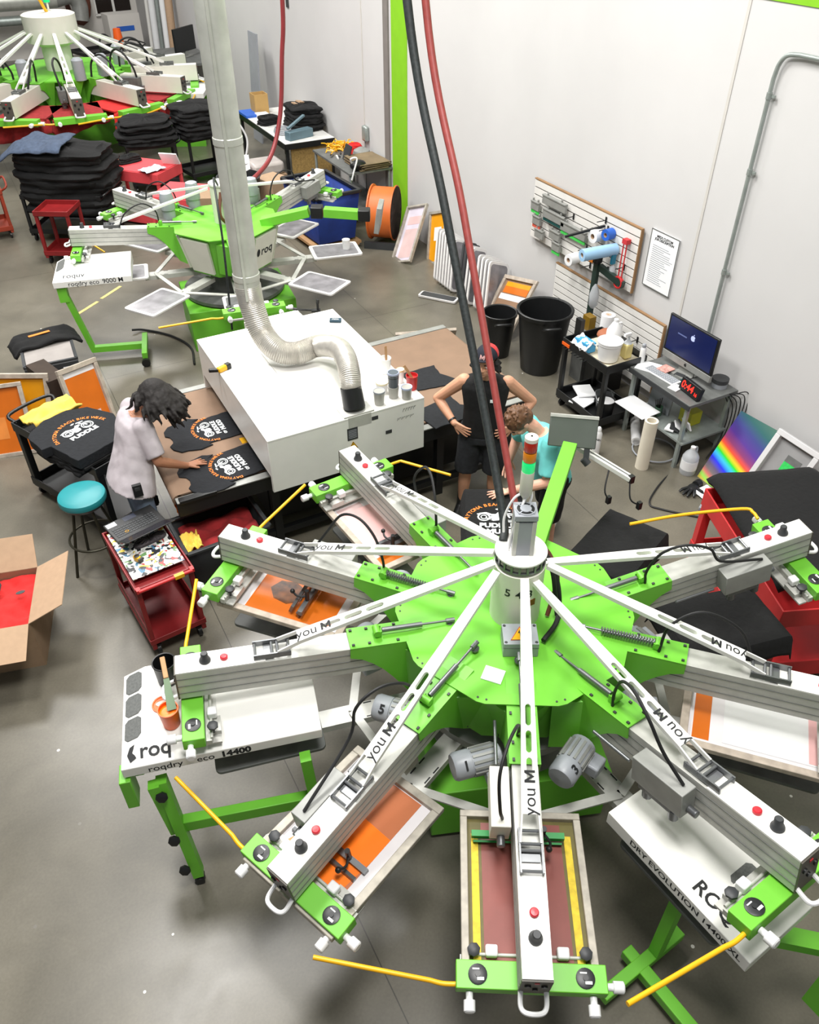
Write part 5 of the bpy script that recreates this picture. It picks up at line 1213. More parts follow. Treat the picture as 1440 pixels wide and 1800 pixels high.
# ----------------------------------------------------------------- computer desk
t = thing('steel_desk', 'steel legged desk with a dark top under the computer', 'desk', (5.66, 4.93, 0))
b = MB(); b.box((0,0,.73),(.62,.86,.035)); b.build('desk_top', GRIME, t, bev=.004); b = MB(); b.box((-.31,0,.715),(.012,.86,.05)); b.build('front_edge', DARK, t)
for x in (-.27,.27):
    for y in (-.38,.38): b = MB(); b.box((x,y,.36),(.035,.035,.72)); b.build('leg', GALV, t)
b = MB(); b.box((0,-.05,.3),(.58,.76,.02)); b.build('shelf', GALV, t)
t = thing('computer', 'all in one computer with a dark blue screen on the desk', 'computer', (5.72, 4.98, .749))
b = MB(); b.box((0,0,.33),(.03,.66,.39)); b.build('bezel', BLACK, t, bev=.008)
b = MB(); b.box((-.016,0,.335),(.003,.61,.345)); b.build('screen', mk('dark_blue_screen', (18,28,74), .25, var=.1, scale=3, emit=.25), t)
b = MB(); b.box((-.001,0,.105),(.032,.66,.075)); ch = b.build('chin', ALUD, t, bev=.006)
def apple(parent, M, sz, mat):
    b = MB(); b.m = M @ Matrix.Scale(sz, 4); pts = []
    for i in range(28):
        a = 2*PI*i/28; r_ = .5*(1 - .16*max(0, math.cos(a-PI/2))**6 - .1*max(0, math.cos(a+PI/2))**8)
        x, y = r_*.92*math.cos(a), r_*math.sin(a)
        if math.hypot(x-.55, y-.05) < .2: x -= .12
        pts.append((x, y))
    b.prism(pts, 0, .02); b.prism([(.0,.5),(.08,.52),(.16,.62),(.18,.74),(.08,.7),(.01,.6)], 0, .02); b.build('apple_emblem', mat, parent, smooth=False)
apple(t, frame((-.0185,-.02,.4),(0,-1,0),(0,0,1)), .06, mk('pale_screen_mark',(170,180,226),.5,var=0,emit=.5)); apple(t, frame((-.0185,0,.105),(0,-1,0),(0,0,1)), .035, INKBLK)
b = MB(); b.box((-.0185,.12,.375),(.001,.12,.012)); b.build('status_line', mk('dim_screen_text',(92,104,150),.5,var=0,emit=.3), t)
b = MB(); b.box((.02,0,.05),(.02,.2,.1)); b.box((.0,0,.005),(.2,.2,.01)); b.build('stand', ALUD, t)
t = thing('digital_timer', 'black digital timer with red numerals in front of the computer', 'timer', (5.5, 4.66, .749), R(-6))
b = MB(); b.box((0,0,.064),(.05,.28,.125),(0,.25,0)); b.build('casing', BLACK, t, bev=.006)
LED = mk('red_led', (255,40,30), .4, var=0, emit=2.2)
Mx = RY(-.25*0) @ frame((-.026,.03,.071),(0,-1,0),(.255,0,1)); text('0:44', .1, LED, t, Mx, .001); text('16', .045, LED, t, Mx @ T(.125,-.02,0), .0006)
t = thing('keyboard', 'grey keyboard among papers on the desk', 'keyboard', (5.5, 5.06, .749), R(4)); b = MB(); b.box((0,0,.008),(.12,.4,.016)); b.build('base', PAPER, t, bev=.003); b = MB()
for i in range(4):
    for j in range(12): b.box((-.042+.027*i, -.17+.031*j, .018), (.02,.024,.006))
b.build('keys', GPLAS, t)
for i,(x,y,w,h,r_,m,lb) in enumerate(((5.46,4.82,.12,.1,.2,PAPER,'white card with a grey diagram beside the timer'),(5.5,5.26,.2,.22,.5,PAPER,'crumpled white paper at the left end of the desk'),(5.6,5.12,.14,.12,.1,mk('red_white_sticker',(206,150,140),.6,var=.4,scale=40),'red and white sticker sheet on the desk'),(5.66,4.98,.06,.1,.3,DARK,'black phone lying before the computer'),(5.63,4.85,.05,.12,.2,mk('dark_teal_case',(40,84,84),.4),'teal cased phone lying before the computer'))):
    o = MB().box((0,0,.004+.004*(i>2)),(w,h,.008)).build('desk_item', m, loc=(x,y,.768 if i==2 else .749), rz=r_); o.name = ['printed_card','crumpled_paper','sticker_sheet','phone','phone'][i]; tag(o, lb, ['paper','paper','sticker','phone','phone'][i])
t = thing('spray_can', 'white spray can at the left end of the desk', 'can', (5.5, 5.37, .748)); b = MB(); b.lathe([(.028,0),(.03,.004),(.03,.15),(.02,.17)],n=16); b.build('can', WPLAS, t); b = MB(); b.lathe([(.02,.17),(.021,.2),(.012,.21),(0,.21)],n=14); b.build('cap', GPLAS, t)
t = thing('tape_stack', 'grey and black tape roll behind the computer', 'roll', (5.86, 4.65, .748)); b = MB(); b.lathe([(.03,0),(.075,0),(.075,.05),(.03,.05)],n=20); b.build('lower_roll', GPLAS, t); b = MB(); b.lathe([(.03,.05),(.08,.05),(.08,.09),(.03,.09)],n=20); b.build('upper_roll', DARK, t)
b = MB()
for i in range(6): b.tube(smoothpath([(.0,-.02*i,.74),(.1+.02*i,-.05-.02*i,.5+.04*i),(.08,-.06-.03*i,.2),(-.1+.04*i,-.1+.02*i,.03)],8),.005,6)
o = b.build('hanging_cables', RUBBER, loc=(5.85,4.58,0)); o['kind']='stuff'; tag(o, 'tangle of black cables hanging off the right end of the desk', 'cable')
o = MB().box((0,0,.004),(.3,.36,.008),(.1,.12,0)).build('paper_sheet', PAPER, loc=(5.3,5.1,.42), rz=.2); tag(o, 'white sheet jutting out below the desk top', 'paper')
o = MB().box((0,0,.2),(.02,.3,.4),(0,.1,0)).build('grey_plate', GPLAS, loc=(5.62,5.1,.312)); tag(o, 'grey upright plate on the desk shelf', 'plate')
o = MB().box((0,0,.07),(.14,.16,.14)).build('yellow_tool_case', mk('acid_yellow',(190,190,40),.4), loc=(5.72,4.78,.312)); tag(o, 'acid yellow tool body on the desk shelf', 'tool')
t = thing('pen_cup', 'green cup of pens on the desk shelf', 'cup', (5.52,5.02,.312)); b = MB(); b.lathe([(.035,0),(.04,.1),(.036,.1),(.03,.02)],n=14); b.build('cup_body', mk('dull_green',(70,100,80),.4), t)
for i in range(4): b = MB(); b.cyl((.01*i-.015,.01,.03),(.03*i-.04,.03,.17),.005,n=6); b.build('pen', BLACK, t)
for i in range(5):
    o = MB().box((0,0,.02),(.14,.09,.015),(.3*i,.1,0)).build('sample_card', [PAPER,DARK][i%2], loc=(5.45+.03*i,4.75-.02*i,.312+.012*i), rz=.5+.2*i); tag(o, 'black and white sample card in the pile on the desk shelf', 'card', 'sample cards on the desk shelf')
o = MB().box((0,0,.16),(.04,.04,.32)).build('orange_post', mk('orange_red_paint',(210,84,30),.5), loc=(5.88,5.3,.31)); tag(o, 'orange red post under the back of the desk', 'post')
b = MB(); b.tube([(.22*math.cos(i*.3),.22*math.sin(i*.3),.0) for i in range(21)],.008,6,closed=True); o = b.build('wire_hoop', GPLAS, loc=(5.4,4.85,.02)); tag(o, 'thin pale hoop on the floor under the desk', 'hoop')
# floor items by the desk
t = thing('paper_tube', 'tall cream cardboard tube standing in front of the desk', 'tube', (5.11,4.7,0)); b = MB(); b.lathe([(.045,0),(.066,0),(.066,.55),(.045,.55),(.045,0)],n=26); b.build('tube_wall', mk('cream_card',(222,214,196),.7,var=.04), t)
t = thing('paper_tube', 'white cardboard tube lying on the floor left of the desk', 'tube', (5.3,5.02,.05)); b = MB(); b.lathe([(.035,0),(.05,0),(.05,.6),(.035,.6),(.035,0)],n=22,axis=(.62,.78,0)); b.build('tube_wall', WPLAS, t)
t = thing('spray_can', 'tall white spray can with black print on the floor left of the tube', 'can', (4.84,5.1,0)); b = MB(); b.lathe([(.038,0),(.04,.006),(.04,.25),(.026,.28)],n=18); cn = b.build('can', WPLAS, t); b = MB(); b.lathe([(.026,.28),(.024,.31),(.014,.325),(0,.325)],n=14); b.build('nozzle', WPLAS, t); text('FLASH', .03, INKBLK, cn, frame((-.033,-.026,.2),(.6,-.75,0),(0,0,1)), .001)
t = thing('jug', 'clear plastic gallon jug with a white label on the floor', 'jug', (5.45,4.42,0)); b = MB(); b.lathe([(0,0),(.075,0),(.08,.02),(.08,.19),(.06,.23),(.025,.27),(.022,.285)],n=22); b.build('jug_body', CLEAR, t); b = MB(); b.cyl((0,0,.285),(0,0,.305),.024); b.build('cap', WPLAS, t); b = MB(); b.lathe([(.0815,.06),(.0815,.16)],n=22); b.build('label_band', PAPER, t); b = MB(); b.tube(smoothpath([(.03,.02,.26),(.09,.03,.25),(.085,.02,.16)],5),.012); b.build('handle', CLEAR, t)
# iridescent sheet
def rainbow():
    m = bpy.data.materials.new('iridescent_film'); m.use_nodes = True; nt = m.node_tree; N = nt.nodes; L = nt.links; b = N['Principled BSDF']
    tc = N.new('ShaderNodeTexCoord'); mp = N.new('ShaderNodeMapping'); mp.inputs['Rotation'].default_value = (0, 0, .32); L.new(tc.outputs['Object'], mp.inputs[0])
    sp = N.new('ShaderNodeSeparateXYZ'); L.new(mp.outputs[0], sp.inputs[0])
    r = N.new('ShaderNodeValToRGB'); e = r.color_ramp.elements
    cols = [(0,(210,190,80)),(.04,(150,230,90)),(.09,(214,120,110)),(.14,(120,110,110)),(.2,(96,84,120)),(.27,(40,50,235)),(.33,(60,190,235)),(.38,(40,220,40)),(.43,(240,200,40)),(.47,(240,84,50)),(.54,(140,60,110)),(.64,(84,52,140)),(.76,(60,66,130)),(.88,(44,96,96)),(1,(70,110,96))]
    e[0].position = 0; e[0].color = s(*cols[0][1]); e[1].position = 1; e[1].color = s(*cols[-1][1])
    for p, c in cols[1:-1]: el = e.new(p); el.color = s(*c)
    mr = N.new('ShaderNodeMapRange'); mr.inputs[1].default_value = -.4; mr.inputs[2].default_value = .4; L.new(sp.outputs[0], mr.inputs[0]); L.new(mr.outputs[0], r.inputs[0])
    L.new(r.outputs[0], b.inputs['Base Color']); b.inputs['Roughness'].default_value = .25; b.inputs['Coat Weight'].default_value = .4
    return m
bl, br, tl = Vector((5.5,4.32,.0)), Vector((5.5,3.86,.0)), Vector((5.92,4.36,.62))
xd, yd = tl-bl, br-bl
M_ = frame(bl+xd/2+yd/2, xd, yd)
if M_.col[2][2] < 0: M_ = frame(bl+xd/2+yd/2, xd, -yd)
t = thing('iridescent_sheet', 'shiny rainbow coloured sheet leaning against the wall', 'sheet', M_.translation)
o = MB().box((0,0,0),(xd.length,yd.length,.012)).build('film', rainbow(), t); o.rotation_euler = M_.to_euler()
lean('grey aluminium screen with a green stencil leaning right of the rainbow sheet', (5.46,3.88,0), (5.5,3.42,0), (5.82,3.86,.72), mk('pale_frame_metal',(206,206,206),.45,.1), mk('grey_open_mesh',(140,140,140),.5,var=.06), [('green_stencil', .05,.72,.42,.75, mk('green_stencil',(44,190,84),.5,var=.15,scale=40)), ('dark_bar', .72,.8,.42,.75, GRIME)], bar=.05, th=.06)
lean('frame with pink haze at the right edge against the wall', (5.44,3.3,0), (5.44,2.7,0), (5.86,3.32,.74), BFRAME, mk('pale_lilac_tape',(206,204,216),.5,var=.04), [('pink_film', .1,.85,.12,.9, PINK)], bar=.05)
b = MB(); b.grid(lambda u,v: ((u-.5)*.2,(v-.5)*.26,.02+.02*mnoise.noise(Vector((u*4,v*4,5)))),8,8); o = b.build('crumpled_paper', PAPER, loc=(5.36,4.02,0), thick=.004); tag(o, 'white crumpled paper on the floor by the black glove', 'paper')
t = thing('rubber_glove', 'black rubber glove lying on the floor by the rainbow sheet', 'glove', (5.3,4.18,.0), R(200))
b = MB(); b.ball((0,0,.025),(.07,.05,.025))
for i,(dx,dy) in enumerate(((.1,.06),(.13,.02),(.13,-.02),(.11,-.06),(.02,.1))): b.tube([(.03 if i<4 else 0,dy*.5,.025),(dx,dy,.035),(dx*1.25,dy*1.2,.02)],[.018,.015,.01],8)
b.tube([(-.05,0,.025),(-.11,.01,.02)],[.04,.045],10); b.build('glove', BLACK, t)
o = MB().tube(smoothpath([(5.6,4.75,.4),(5.5,4.6,.02),(5.0,4.35,.01),(4.78,4.2,.01),(4.82,4.08,.01),(5.1,3.78,.01),(5.25,3.72,.01)],10),.009,6).build('floor_cord', RUBBER); tag(recentre(o), 'black power cord snaking over the floor before the desk', 'cord')
t = thing('power_strip', 'grey power strip with a black plug on the floor', 'power strip', (5.22,3.8,0), R(-60)); b = MB(); b.box((0,0,.02),(.3,.06,.04)); b.build('body', GPLAS, t, bev=.006); b = MB(); b.box((-.1,.0,.06),(.06,.05,.05)); b.build('plug', BLACK, t, bev=.008)
# ----------------------------------------------------------------- touch panel and sensor rail on the infeed arm
pn = frame((1.27,1.17,1.55),(.8,-.6,0),(.25,.35,.9)) @ Matrix.Scale(.95, 4)
b = MB(); b.m = pn; b.box((0,0,0),(.36,.24,.05)); tp = b.build('touch_panel', mk('grey_green_casing',(92,98,92),.5,.1,var=.06), near, bev=.008); b = MB(); b.m = pn; b.box((0,.115,.004),(.36,.02,.055)); b.build('panel_rim', ALU, tp)
b = MB(); b.m = pn; b.box((.12,-.17,0),(.04,.1,.04)); b.cyl((.1,-.2,0),(.14,-.24,0),.03); b.build('pivot', DARK, tp)
ra = Vector((3.372, 3.762, 1.400)) - Vector(PC); rb_ = Vector((3.543, 3.327, 1.320)) - Vector(PC); dz_ = Vector((0,0,.019)); b = MB(); b.bar(ra, rb_, .05, .035); b.slot = 1; b.bar(ra+dz_, rb_+dz_, .012, .004); rl = b.build('sensor_rail', [WHITE, GRIME], near, bev=.004)
for u0, dd in ((.62, (-.07,-.12,-.2)), (.98, (.02,-.12,-.17))):
    p0 = ra.lerp(rb_, u0); p1 = p0 + Vector(dd)
    b = MB(); b.tube(smoothpath([p0, p0.lerp(p1,.5)+Vector((-.05,-.02,-.03)), p1],5),.006,6); b.build('sensor_cable', RUBBER, rl); b = MB(); b.box(p1,(.03,.03,.06)); b.build('sensor', BLACK, rl)
b = MB(); b.box(rb_,(.035,.035,.06)); b.build('sensor', BLACK, rl)
# ----------------------------------------------------------------- shirts loaded on empty pallets and the red carts
def draped(label, a, r0, L, w, z, seed, mat=BCLOTH, drop=.14, group=None):
    Mx = T(*PC) @ RZ(a) @ T(r0, 0, z)
    t = thing('loaded_tshirt', label, 't-shirt', Mx.translation, 0, group)
    b = MB(); b.m = T(*(-Mx.translation)) @ Mx
    def fn(u, v):
        x = (u-.5)*2; y = (v-.5)*2
        X, Y = x*(L/2+drop), y*(w/2+drop)
        ex = max(0, abs(X)-L/2); ey = max(0, abs(Y)-w/2)
        d = math.hypot(ex, ey)
        px = math.copysign(min(abs(X), L/2) + ex*.2, X); py = math.copysign(min(abs(Y), w/2) + ey*.2, Y)
        k = 1 + .25*mnoise.noise(Vector((x*3+seed, y*3, 0)))
        return (px + L/2, py, .016 - d*k + .004*mnoise.noise(Vector((x*6, y*6, seed))))
    b.grid(fn, 30, 26); b.build('fabric', mat, t, thick=.008)
    return t
draped('black t-shirt stretched on the empty pallet in front of the sensor rail', AZ[9], 1.16, .66, .47, .865, 2, group=None)
draped('black t-shirt on the pallet under the raised right arm', AZ[8], 1.16, .7, .5, .865, 5)
ts = draped('black t-shirt printed with a motorcycle under the hand of the man in aqua', AZ[10], 1.16, .66, .47, .865, 7)
shirt_print(ts, RZ(AZ[10]) @ T(.3, -.0, .023) @ RZ(R(-90)), .36, 2)
utility_cart('utility_cart', 'big red plastic cart piled with black shirts at the right edge', (4.62, 2.62, 0), R(68), 1.35, .85, .84, REDP, low=.3, lip=.16, handle=False, legs=.07)
b = MB(); b.m = T(4.72,2.7,.86) @ RZ(R(68)); b.grid(lambda u, v: ((u-.5)*1.25, (v-.5)*.92, .07 + .03*mnoise.noise(Vector((u*3,v*3,4))) - .55*max(0,abs(v-.5)-.42) - .3*max(0,abs(u-.5)-.42)), 26, 20)
o = b.build('black_tshirt', BCLOTH, thick=.05); tag(recentre(o), 'black shirts spread over the top of the big red cart', 't-shirt')
b = MB(); b.m = T(4.16,2.2,.5) @ RZ(R(68)); b.grid(lambda u, v: ((u-.5)*.8, -.02*math.sin(u*9), (v-.5)*.55+.1*(u-.5)), 12, 8)
b2 = MB(); b2.tube(smoothpath([(3.98,1.95,.04),(3.95,1.9,.12),(4.05,1.85,.18),(4.2,1.9,.1)],5),.014,8); 

# ================================================================= left side of the hall
# cardboard box of red shirts
t = thing('cardboard_box', 'open cardboard box of red shirts at the left edge', 'box', (-.8, 5.22, 0), R(-14))
L_, W_, H_ = .62, .62, .45
b = MB()
for x in (-L_/2, L_/2): b.box((x,0,H_/2),(.008,W_,H_))
for y in (-W_/2, W_/2): b.box((0,y,H_/2),(L_,.008,H_))
b.box((0,0,.006),(L_,W_,.012)); b.build('carton_body', CARDD, t)
for nm, o_, xd, yd, w, h in (('flap',(L_/2,0,H_),(.88,0,.42),(0,1,0),.29,W_),('flap',(0,W_/2,H_),(0,.72,.6),(-1,0,0),.27,L_),('flap',(0,-W_/2,H_),(0,-.9,-.28),(1,0,0),.29,L_),('flap',(-L_/2,0,H_),(-.8,0,.5),(0,-1,0),.27,W_)):
    b = MB(); b.m = frame(o_, xd, yd); b.prism([(0,-h/2),(w,-h/2+.012),(w,h/2-.012),(0,h/2)], -.003, .003); b.build(nm, CARD, t)
b = MB(); b.m = T(-.8,5.22,0) @ RZ(R(-14)); b.grid(lambda u,v: ((u-.5)*.59,(v-.5)*.59,.38+.05*mnoise.noise(Vector((u*3,v*3,1)))+.03*mnoise.noise(Vector((u*9,v*9,2)))), 26, 26)
b.m = Matrix(); o = b.build('red_shirt', RCLOTH, thick=.03); recentre(o); tag(o, 'red shirt with dark prints filling the cardboard box', 't-shirt')
for p, w_, h_, mt in (((-.58,5.2,.43),.07,.035,DARK),((-.74,5.34,.44),.09,.16,INKBLK)):
    b = MB(); b.m = T(p[0]-o.location.x, p[1]-o.location.y, p[2]-o.location.z+.03); b.prism([(w_/2*math.cos(i*.6),h_/2*math.sin(i*.6)) for i in range(10)],0,.004); b.build('dark_print', mt, o)
# teal stool
t = thing('bar_stool', 'round teal padded stool with dark metal legs', 'stool', (.05, 5.80, 0))
b = MB(); b.lathe([(0,.69),(.17,.69),(.188,.705),(.192,.73),(.185,.755),(.15,.772),(0,.778)],n=40); b.build('seat', TEAL, t)
b = MB(); b.lathe([(.1,.665),(.17,.672),(.17,.69)],n=32); b.build('seat_base', STEEL, t)
OLV = mk('dark_bronze_metal',(58,56,44),.4,.5,var=.1)
for i in range(4):
    a = i*PI/2 + .35; b = MB(); b.cyl((.1*math.cos(a),.1*math.sin(a),.67),(.25*math.cos(a),.25*math.sin(a),0),.0125,n=10); b.build('leg', OLV, t)
b = MB(); b.tube([(.205*math.cos(i*PI/18),.205*math.sin(i*PI/18),.31) for i in range(36)],.01,8,closed=True); b.build('foot_ring', OLV, t)
# sticker topped red cart, laptop, tape measure
def stickers():
    m = bpy.data.materials.new('sticker_collage'); m.use_nodes = True; nt = m.node_tree; N = nt.nodes; L = nt.links; b = N['Principled BSDF']
    tc = N.new('ShaderNodeTexCoord'); nz = N.new('ShaderNodeTexNoise'); nz.inputs['Scale'].default_value = 9; L.new(tc.outputs['Object'], nz.inputs['Vector'])
    vm = N.new('ShaderNodeVectorMath'); vm.operation = 'MULTIPLY_ADD'; vm.inputs[1].default_value = (.12,.12,.12); L.new(nz.outputs['Color'], vm.inputs[0]); L.new(tc.outputs['Object'], vm.inputs[2])
    vo = N.new('ShaderNodeTexVoronoi'); vo.inputs['Scale'].default_value = 38; L.new(vm.outputs[0], vo.inputs['Vector'])
    sp = N.new('ShaderNodeSeparateColor'); L.new(vo.outputs['Color'], sp.inputs[0])
    r = N.new('ShaderNodeValToRGB'); r.color_ramp.interpolation = 'CONSTANT'; e = r.color_ramp.elements
    cs = [(0,(232,232,228)),(.3,(36,38,42)),(.52,(236,236,232)),(.62,(176,60,56)),(.68,(206,208,204)),(.76,(208,186,70)),(.81,(70,120,150)),(.86,(240,238,232)),(.94,(96,134,84))]
    e[0].position = 0; e[0].color = s(*cs[0][1]); e[1].position = cs[-1][0]; e[1].color = s(*cs[-1][1])
    for p, c in cs[1:-1]: q = e.new(p); q.color = s(*c)
    L.new(sp.outputs[0], r.inputs[0])
    v2 = N.new('ShaderNodeTexVoronoi'); v2.inputs['Scale'].default_value = 70; L.new(vm.outputs[0], v2.inputs['Vector'])
    mx = N.new('ShaderNodeMix'); mx.data_type = 'RGBA'; mx.inputs[7].default_value = s(70,66,66); L.new(r.outputs[0], mx.inputs[6])
    g = math_node(nt, 'MULTIPLY', math_node(nt, 'LESS_THAN', v2.outputs['Distance'], .32), .55); L.new(g, mx.inputs[0])
    L.new(mx.outputs[2], b.inputs['Base Color']); b.inputs['Roughness'].default_value = .4
    return m
rc = R(6)
t = utility_cart('utility_cart', 'dark red cart with a sticker covered top beside the stool', (.355, 4.9, 0), rc, .43, .74, .74, DREDP, low=.2, handle=False, lip=.05, legs=.035)
b = MB(); b.tube([(-.2,-.4,.735),(.2,-.4,.735)],.014,10)
for x in (-.2,.2): b.box((x,-.385,.735),(.03,.04,.03))
b.build('push_bar', REDP, t); MB().box((.1,-.4,.735),(.07,.03,.03)).build('yellow_tape', YEL, t)
MB().box((0,.03,.742),(.39,.6,.006)).build('sticker_top', stickers(), t)
MB().box((0,.3,.28),(.3,.02,.3)).build('back_panel', DREDP, t)
for x in (-.212,.212): MB().box((x,0,.22),(.008,.7,.16)).build('side_panel', DREDP, t)
lp = T(.345, 5.22, .752) @ RZ(R(14))
t = thing('laptop', 'black open laptop with a white sticker on the red cart', 'laptop', lp.translation, R(14))
b = MB(); b.box((0,0,.009),(.4,.25,.018)); b.build('base', BLACK, t, bev=.004)
b = MB()
for i in range(5):
    for j in range(14): b.box((-.165+.0245*j,-.08+.025*i,.0195),(.018,.018,.003))
b.build('keys', DARK, t); b = MB(); b.box((.0,.085,.0186),(.1,.055,.001)); b.build('trackpad', mk('slate_pad',(44,48,62),.4), t)
b = MB(); b.box((-.15,.085,.0188),(.075,.05,.0012)); b.build('sticker', PAPER, t); b = MB(); b.tube([(-.09+.014*math.cos(i*.6),-.06+.011*math.sin(i*.6),.0225) for i in range(11)],.0015,5,closed=True); b.build('key_emblem', YEL, t)
b = MB(); b.m = T(0,-.13,.02) @ RX(R(150)); b.box((0,.11,0),(.4,.22,.008)); b.build('lid', BLACK, t, bev=.003)
b = MB(); b.m = T(0,-.13,.02) @ RX(R(150)); b.box((0,.11,-.0045),(.36,.19,.001)); b.build('screen', mk('dim_laptop_screen',(40,38,44),.2,var=.3), t)
t = thing('tape_measure', 'yellow and black tape measure on the sticker covered cart', 'tape measure', (.27,4.8,.748), R(-60)); b = MB(); b.box((0,0,.022),(.06,.035,.044)); b.build('case', YEL, t, bev=.01); b = MB(); b.lathe([(0,.0),(.02,.0),(.02,.002),(0,.002)],(0,0,.044),14); b.box((.035,0,.02),(.014,.036,.036)); b.build('trim', BLACK, t)
t = heap('dark stickers and scraps heaped behind the tape measure', (.4,4.98,.747), .26,.1,.025, mk('dark_scraps',(66,60,64),.7,var=.5,scale=50), 41, .2, layers=2, name='sticker_scraps', cat='scraps')
# black tub with dark red garments under the belt end
t = thing('storage_tub', 'black tub of dark red garments under the end of the belt', 'tub', (.98, 5.23, 0), R(3))
b = MB(); vs = []
for w_, l_, z in ((.58,.36,.0),(.68,.46,.5)): vs += [(-w_/2,-l_/2,z),(w_/2,-l_/2,z),(w_/2,l_/2,z),(-w_/2,l_/2,z)]
b.add(vs, [(0,3,2,1),(0,1,5,4),(1,2,6,5),(2,3,7,6),(3,0,4,7)]); b.build('tub_body', BLACK, t, thick=.012)
b = MB()
for p0, p1 in (((-.35,-.24),(.35,-.24)),((.35,-.24),(.35,.24)),((.35,.24),(-.35,.24)),((-.35,.24),(-.35,-.24))): b.bar((*p0,.5),(*p1,.5),.035,.025)
b.build('rim', DARK, t, bev=.006)
b = MB(); b.m = T(.98,5.23,0); b.grid(lambda u,v: ((u-.5)*.6,(v-.5)*.38,.42+.06*mnoise.noise(Vector((u*4,v*4,9)))), 20, 14); o = b.build('red_garment', MCLOTH, thick=.02); tag(recentre(o), 'dark red garments inside the black tub', 'garment')
for p, mt, lb in (((.72,5.12,.47),YCLOTH,'crumpled yellow and white rag at the left end of the black tub'),((.78,5.5,.55),mk('orange_cloth',(226,110,30),.9),'orange rag hanging by the belt end behind the tub')):
    b = MB(); b.grid(lambda u,v: ((u-.5)*.14,(v-.5)*.2,.03+.05*mnoise.noise(Vector((u*5,v*5,p[0]*9)))),12,12); o = b.build('rag', mt, loc=p, thick=.008); tag(o, lb, 'rag')
# orange screens leaning at the left
def lean_r(label, br, tr, wd, *a, **k):
    br, tr, wd = Vector(br), Vector(tr), Vector(wd)
    return lean(label, br - wd, br, tr - wd, *a, **k)
lean_r('amber screen at the far left behind the orange one', (0.004, 7.997, 0.000), (0.126, 8.134, 0.700), (.5,-.13,0), BFRAME, YEMUL, [('stencil', .12,.55,.1,.9, YEMUL)], bar=.05)
lean_r('bright orange screen in front at the left edge', (-0.198, 7.788, 0.000), (-0.146, 8.061, 0.680), (.5,-.13,0), BFRAME, EMUL, [('hazy_print', .25,.55,.25,.55, mk('hazy_orange',(226,136,60),.5,var=.1))], bar=.04)
lean('tilted orange screen with a blue marked corner behind the black shirt cart', (.26,7.58,.02), (.66,7.98,.02), (.22,7.86,.74), BFRAME, EMUL, [('pale_print', .2,.34,.5,.72, PINK2), ('tape_edge', .86,.98,.05,.95, TAPE)], bar=.05)
o = MB().box((0,0,.3),(.2,.5,.6)).build('dark_board', mk('dark_brown_board',(48,36,26),.8,var=.3), loc=(.12,8.35,0), rz=.3); tag(o, 'dark brown board between the amber and the tilted screens', 'board')
# black cart with the printed shirt stack
t = utility_cart('shirt_cart', 'black plastic cart with a printed black shirt on top beside the man in grey', (.18, 6.68, 0), R(116), 1.2, .5, .8, BLACK, low=.2, handle=True, legs=.06, lip=.09)
cm_ = T(.22, 6.5, .82) @ RZ(R(26))
o = flat_shirt('black shirt with orange and white motorcycle print folded on the black cart', cm_, NCLOTH, seed=12, wob=.004, th=.09, poly=[(-.28,.33),(-.34,.28),(-.38,.02),(-.3,.0),(-.3,-.36),(.28,-.36),(.3,-.1),(.34,.0),(.27,.28),(.12,.38),(-.1,.4)])
o.name = 'tshirt'
shirt_print(o, RZ(R(26)) @ T(-.01, .04, .092) , .36, 1)
for i in range(3):
    oo = flat_shirt('plain black shirt in the stack under the printed one on the black cart', T(.22+.01*i, 6.5-.01*i, .735+.028*i) @ RZ(R(24+2*i)), BCLOTH, seed=20+i, wob=.012, th=.026, group='black shirts stacked on the black cart', poly=[(-.28,.34),(-.34,.2),(-.3,-.34),(.28,-.35),(.31,.1),(.25,.36)])
b = MB(); b.m = T(.04,7.06,.84) @ RZ(R(26)); b.grid(lambda u,v: ((u-.5)*.48,(v-.5)*.26,.05*mnoise.noise(Vector((u*4,v*4,3)))+.05*math.sin(v*7+u*3)*.5), 20, 14); o = b.build('yellow_shirt', YCLOTH, thick=.02); tag(recentre(o), 'crumpled pale yellow shirt at the far end of the black cart', 't-shirt')
# crate with a black shirt over it
t = thing('tool_crate', 'dark crate with a grey tray lid on the floor at the left', 'crate', (.22, 9.12, 0), R(-3))
b = MB(); b.box((0,-.05,.22),(.56,.62,.44)); b.build('crate_body', DARK, t, bev=.01); b = MB(); b.box((0,-.05,.446),(.5,.54,.012)); b.slot = 1
for p0,p1 in (((-.27,-.34),(.27,-.34)),((.27,-.34),(.27,.24)),((.27,.24),(-.27,.24)),((-.27,.24),(-.27,-.34))): b.bar((*p0,.45),(*p1,.45),.03,.03)
b.build('tray_lid', [mk('dusty_grey_lid',(148,142,138),.7,var=.1), DARK], t); MB().box((.18,-.363,.36),(.14,.004,.05)).build('white_label', PAPER, t)
b = MB(); b.m = T(.22,9.4,.47) @ RZ(R(6))
def cf(u, v):
    x=(u-.5)*.74; y=(v-.5)*.42; return (x, y, .02 + .03*mnoise.noise(Vector((u*4,v*4,6))) - 1.1*max(0,abs(x)-.29) - .7*max(0,y-.15))
b.grid(cf, 24, 14); o = b.build('black_shirt', BCLOTH, thick=.03); recentre(o); tag(o, 'black shirt with an orange strip of print draped over the dark crate', 't-shirt')
b = MB(); b.m = T(.22-o.location.x-.03, 9.4-o.location.y+.02, .47-o.location.z+.05) @ RZ(R(10)); b.box((0,0,0),(.24,.04,.004)); b.build('orange_print', OPRINT, o)

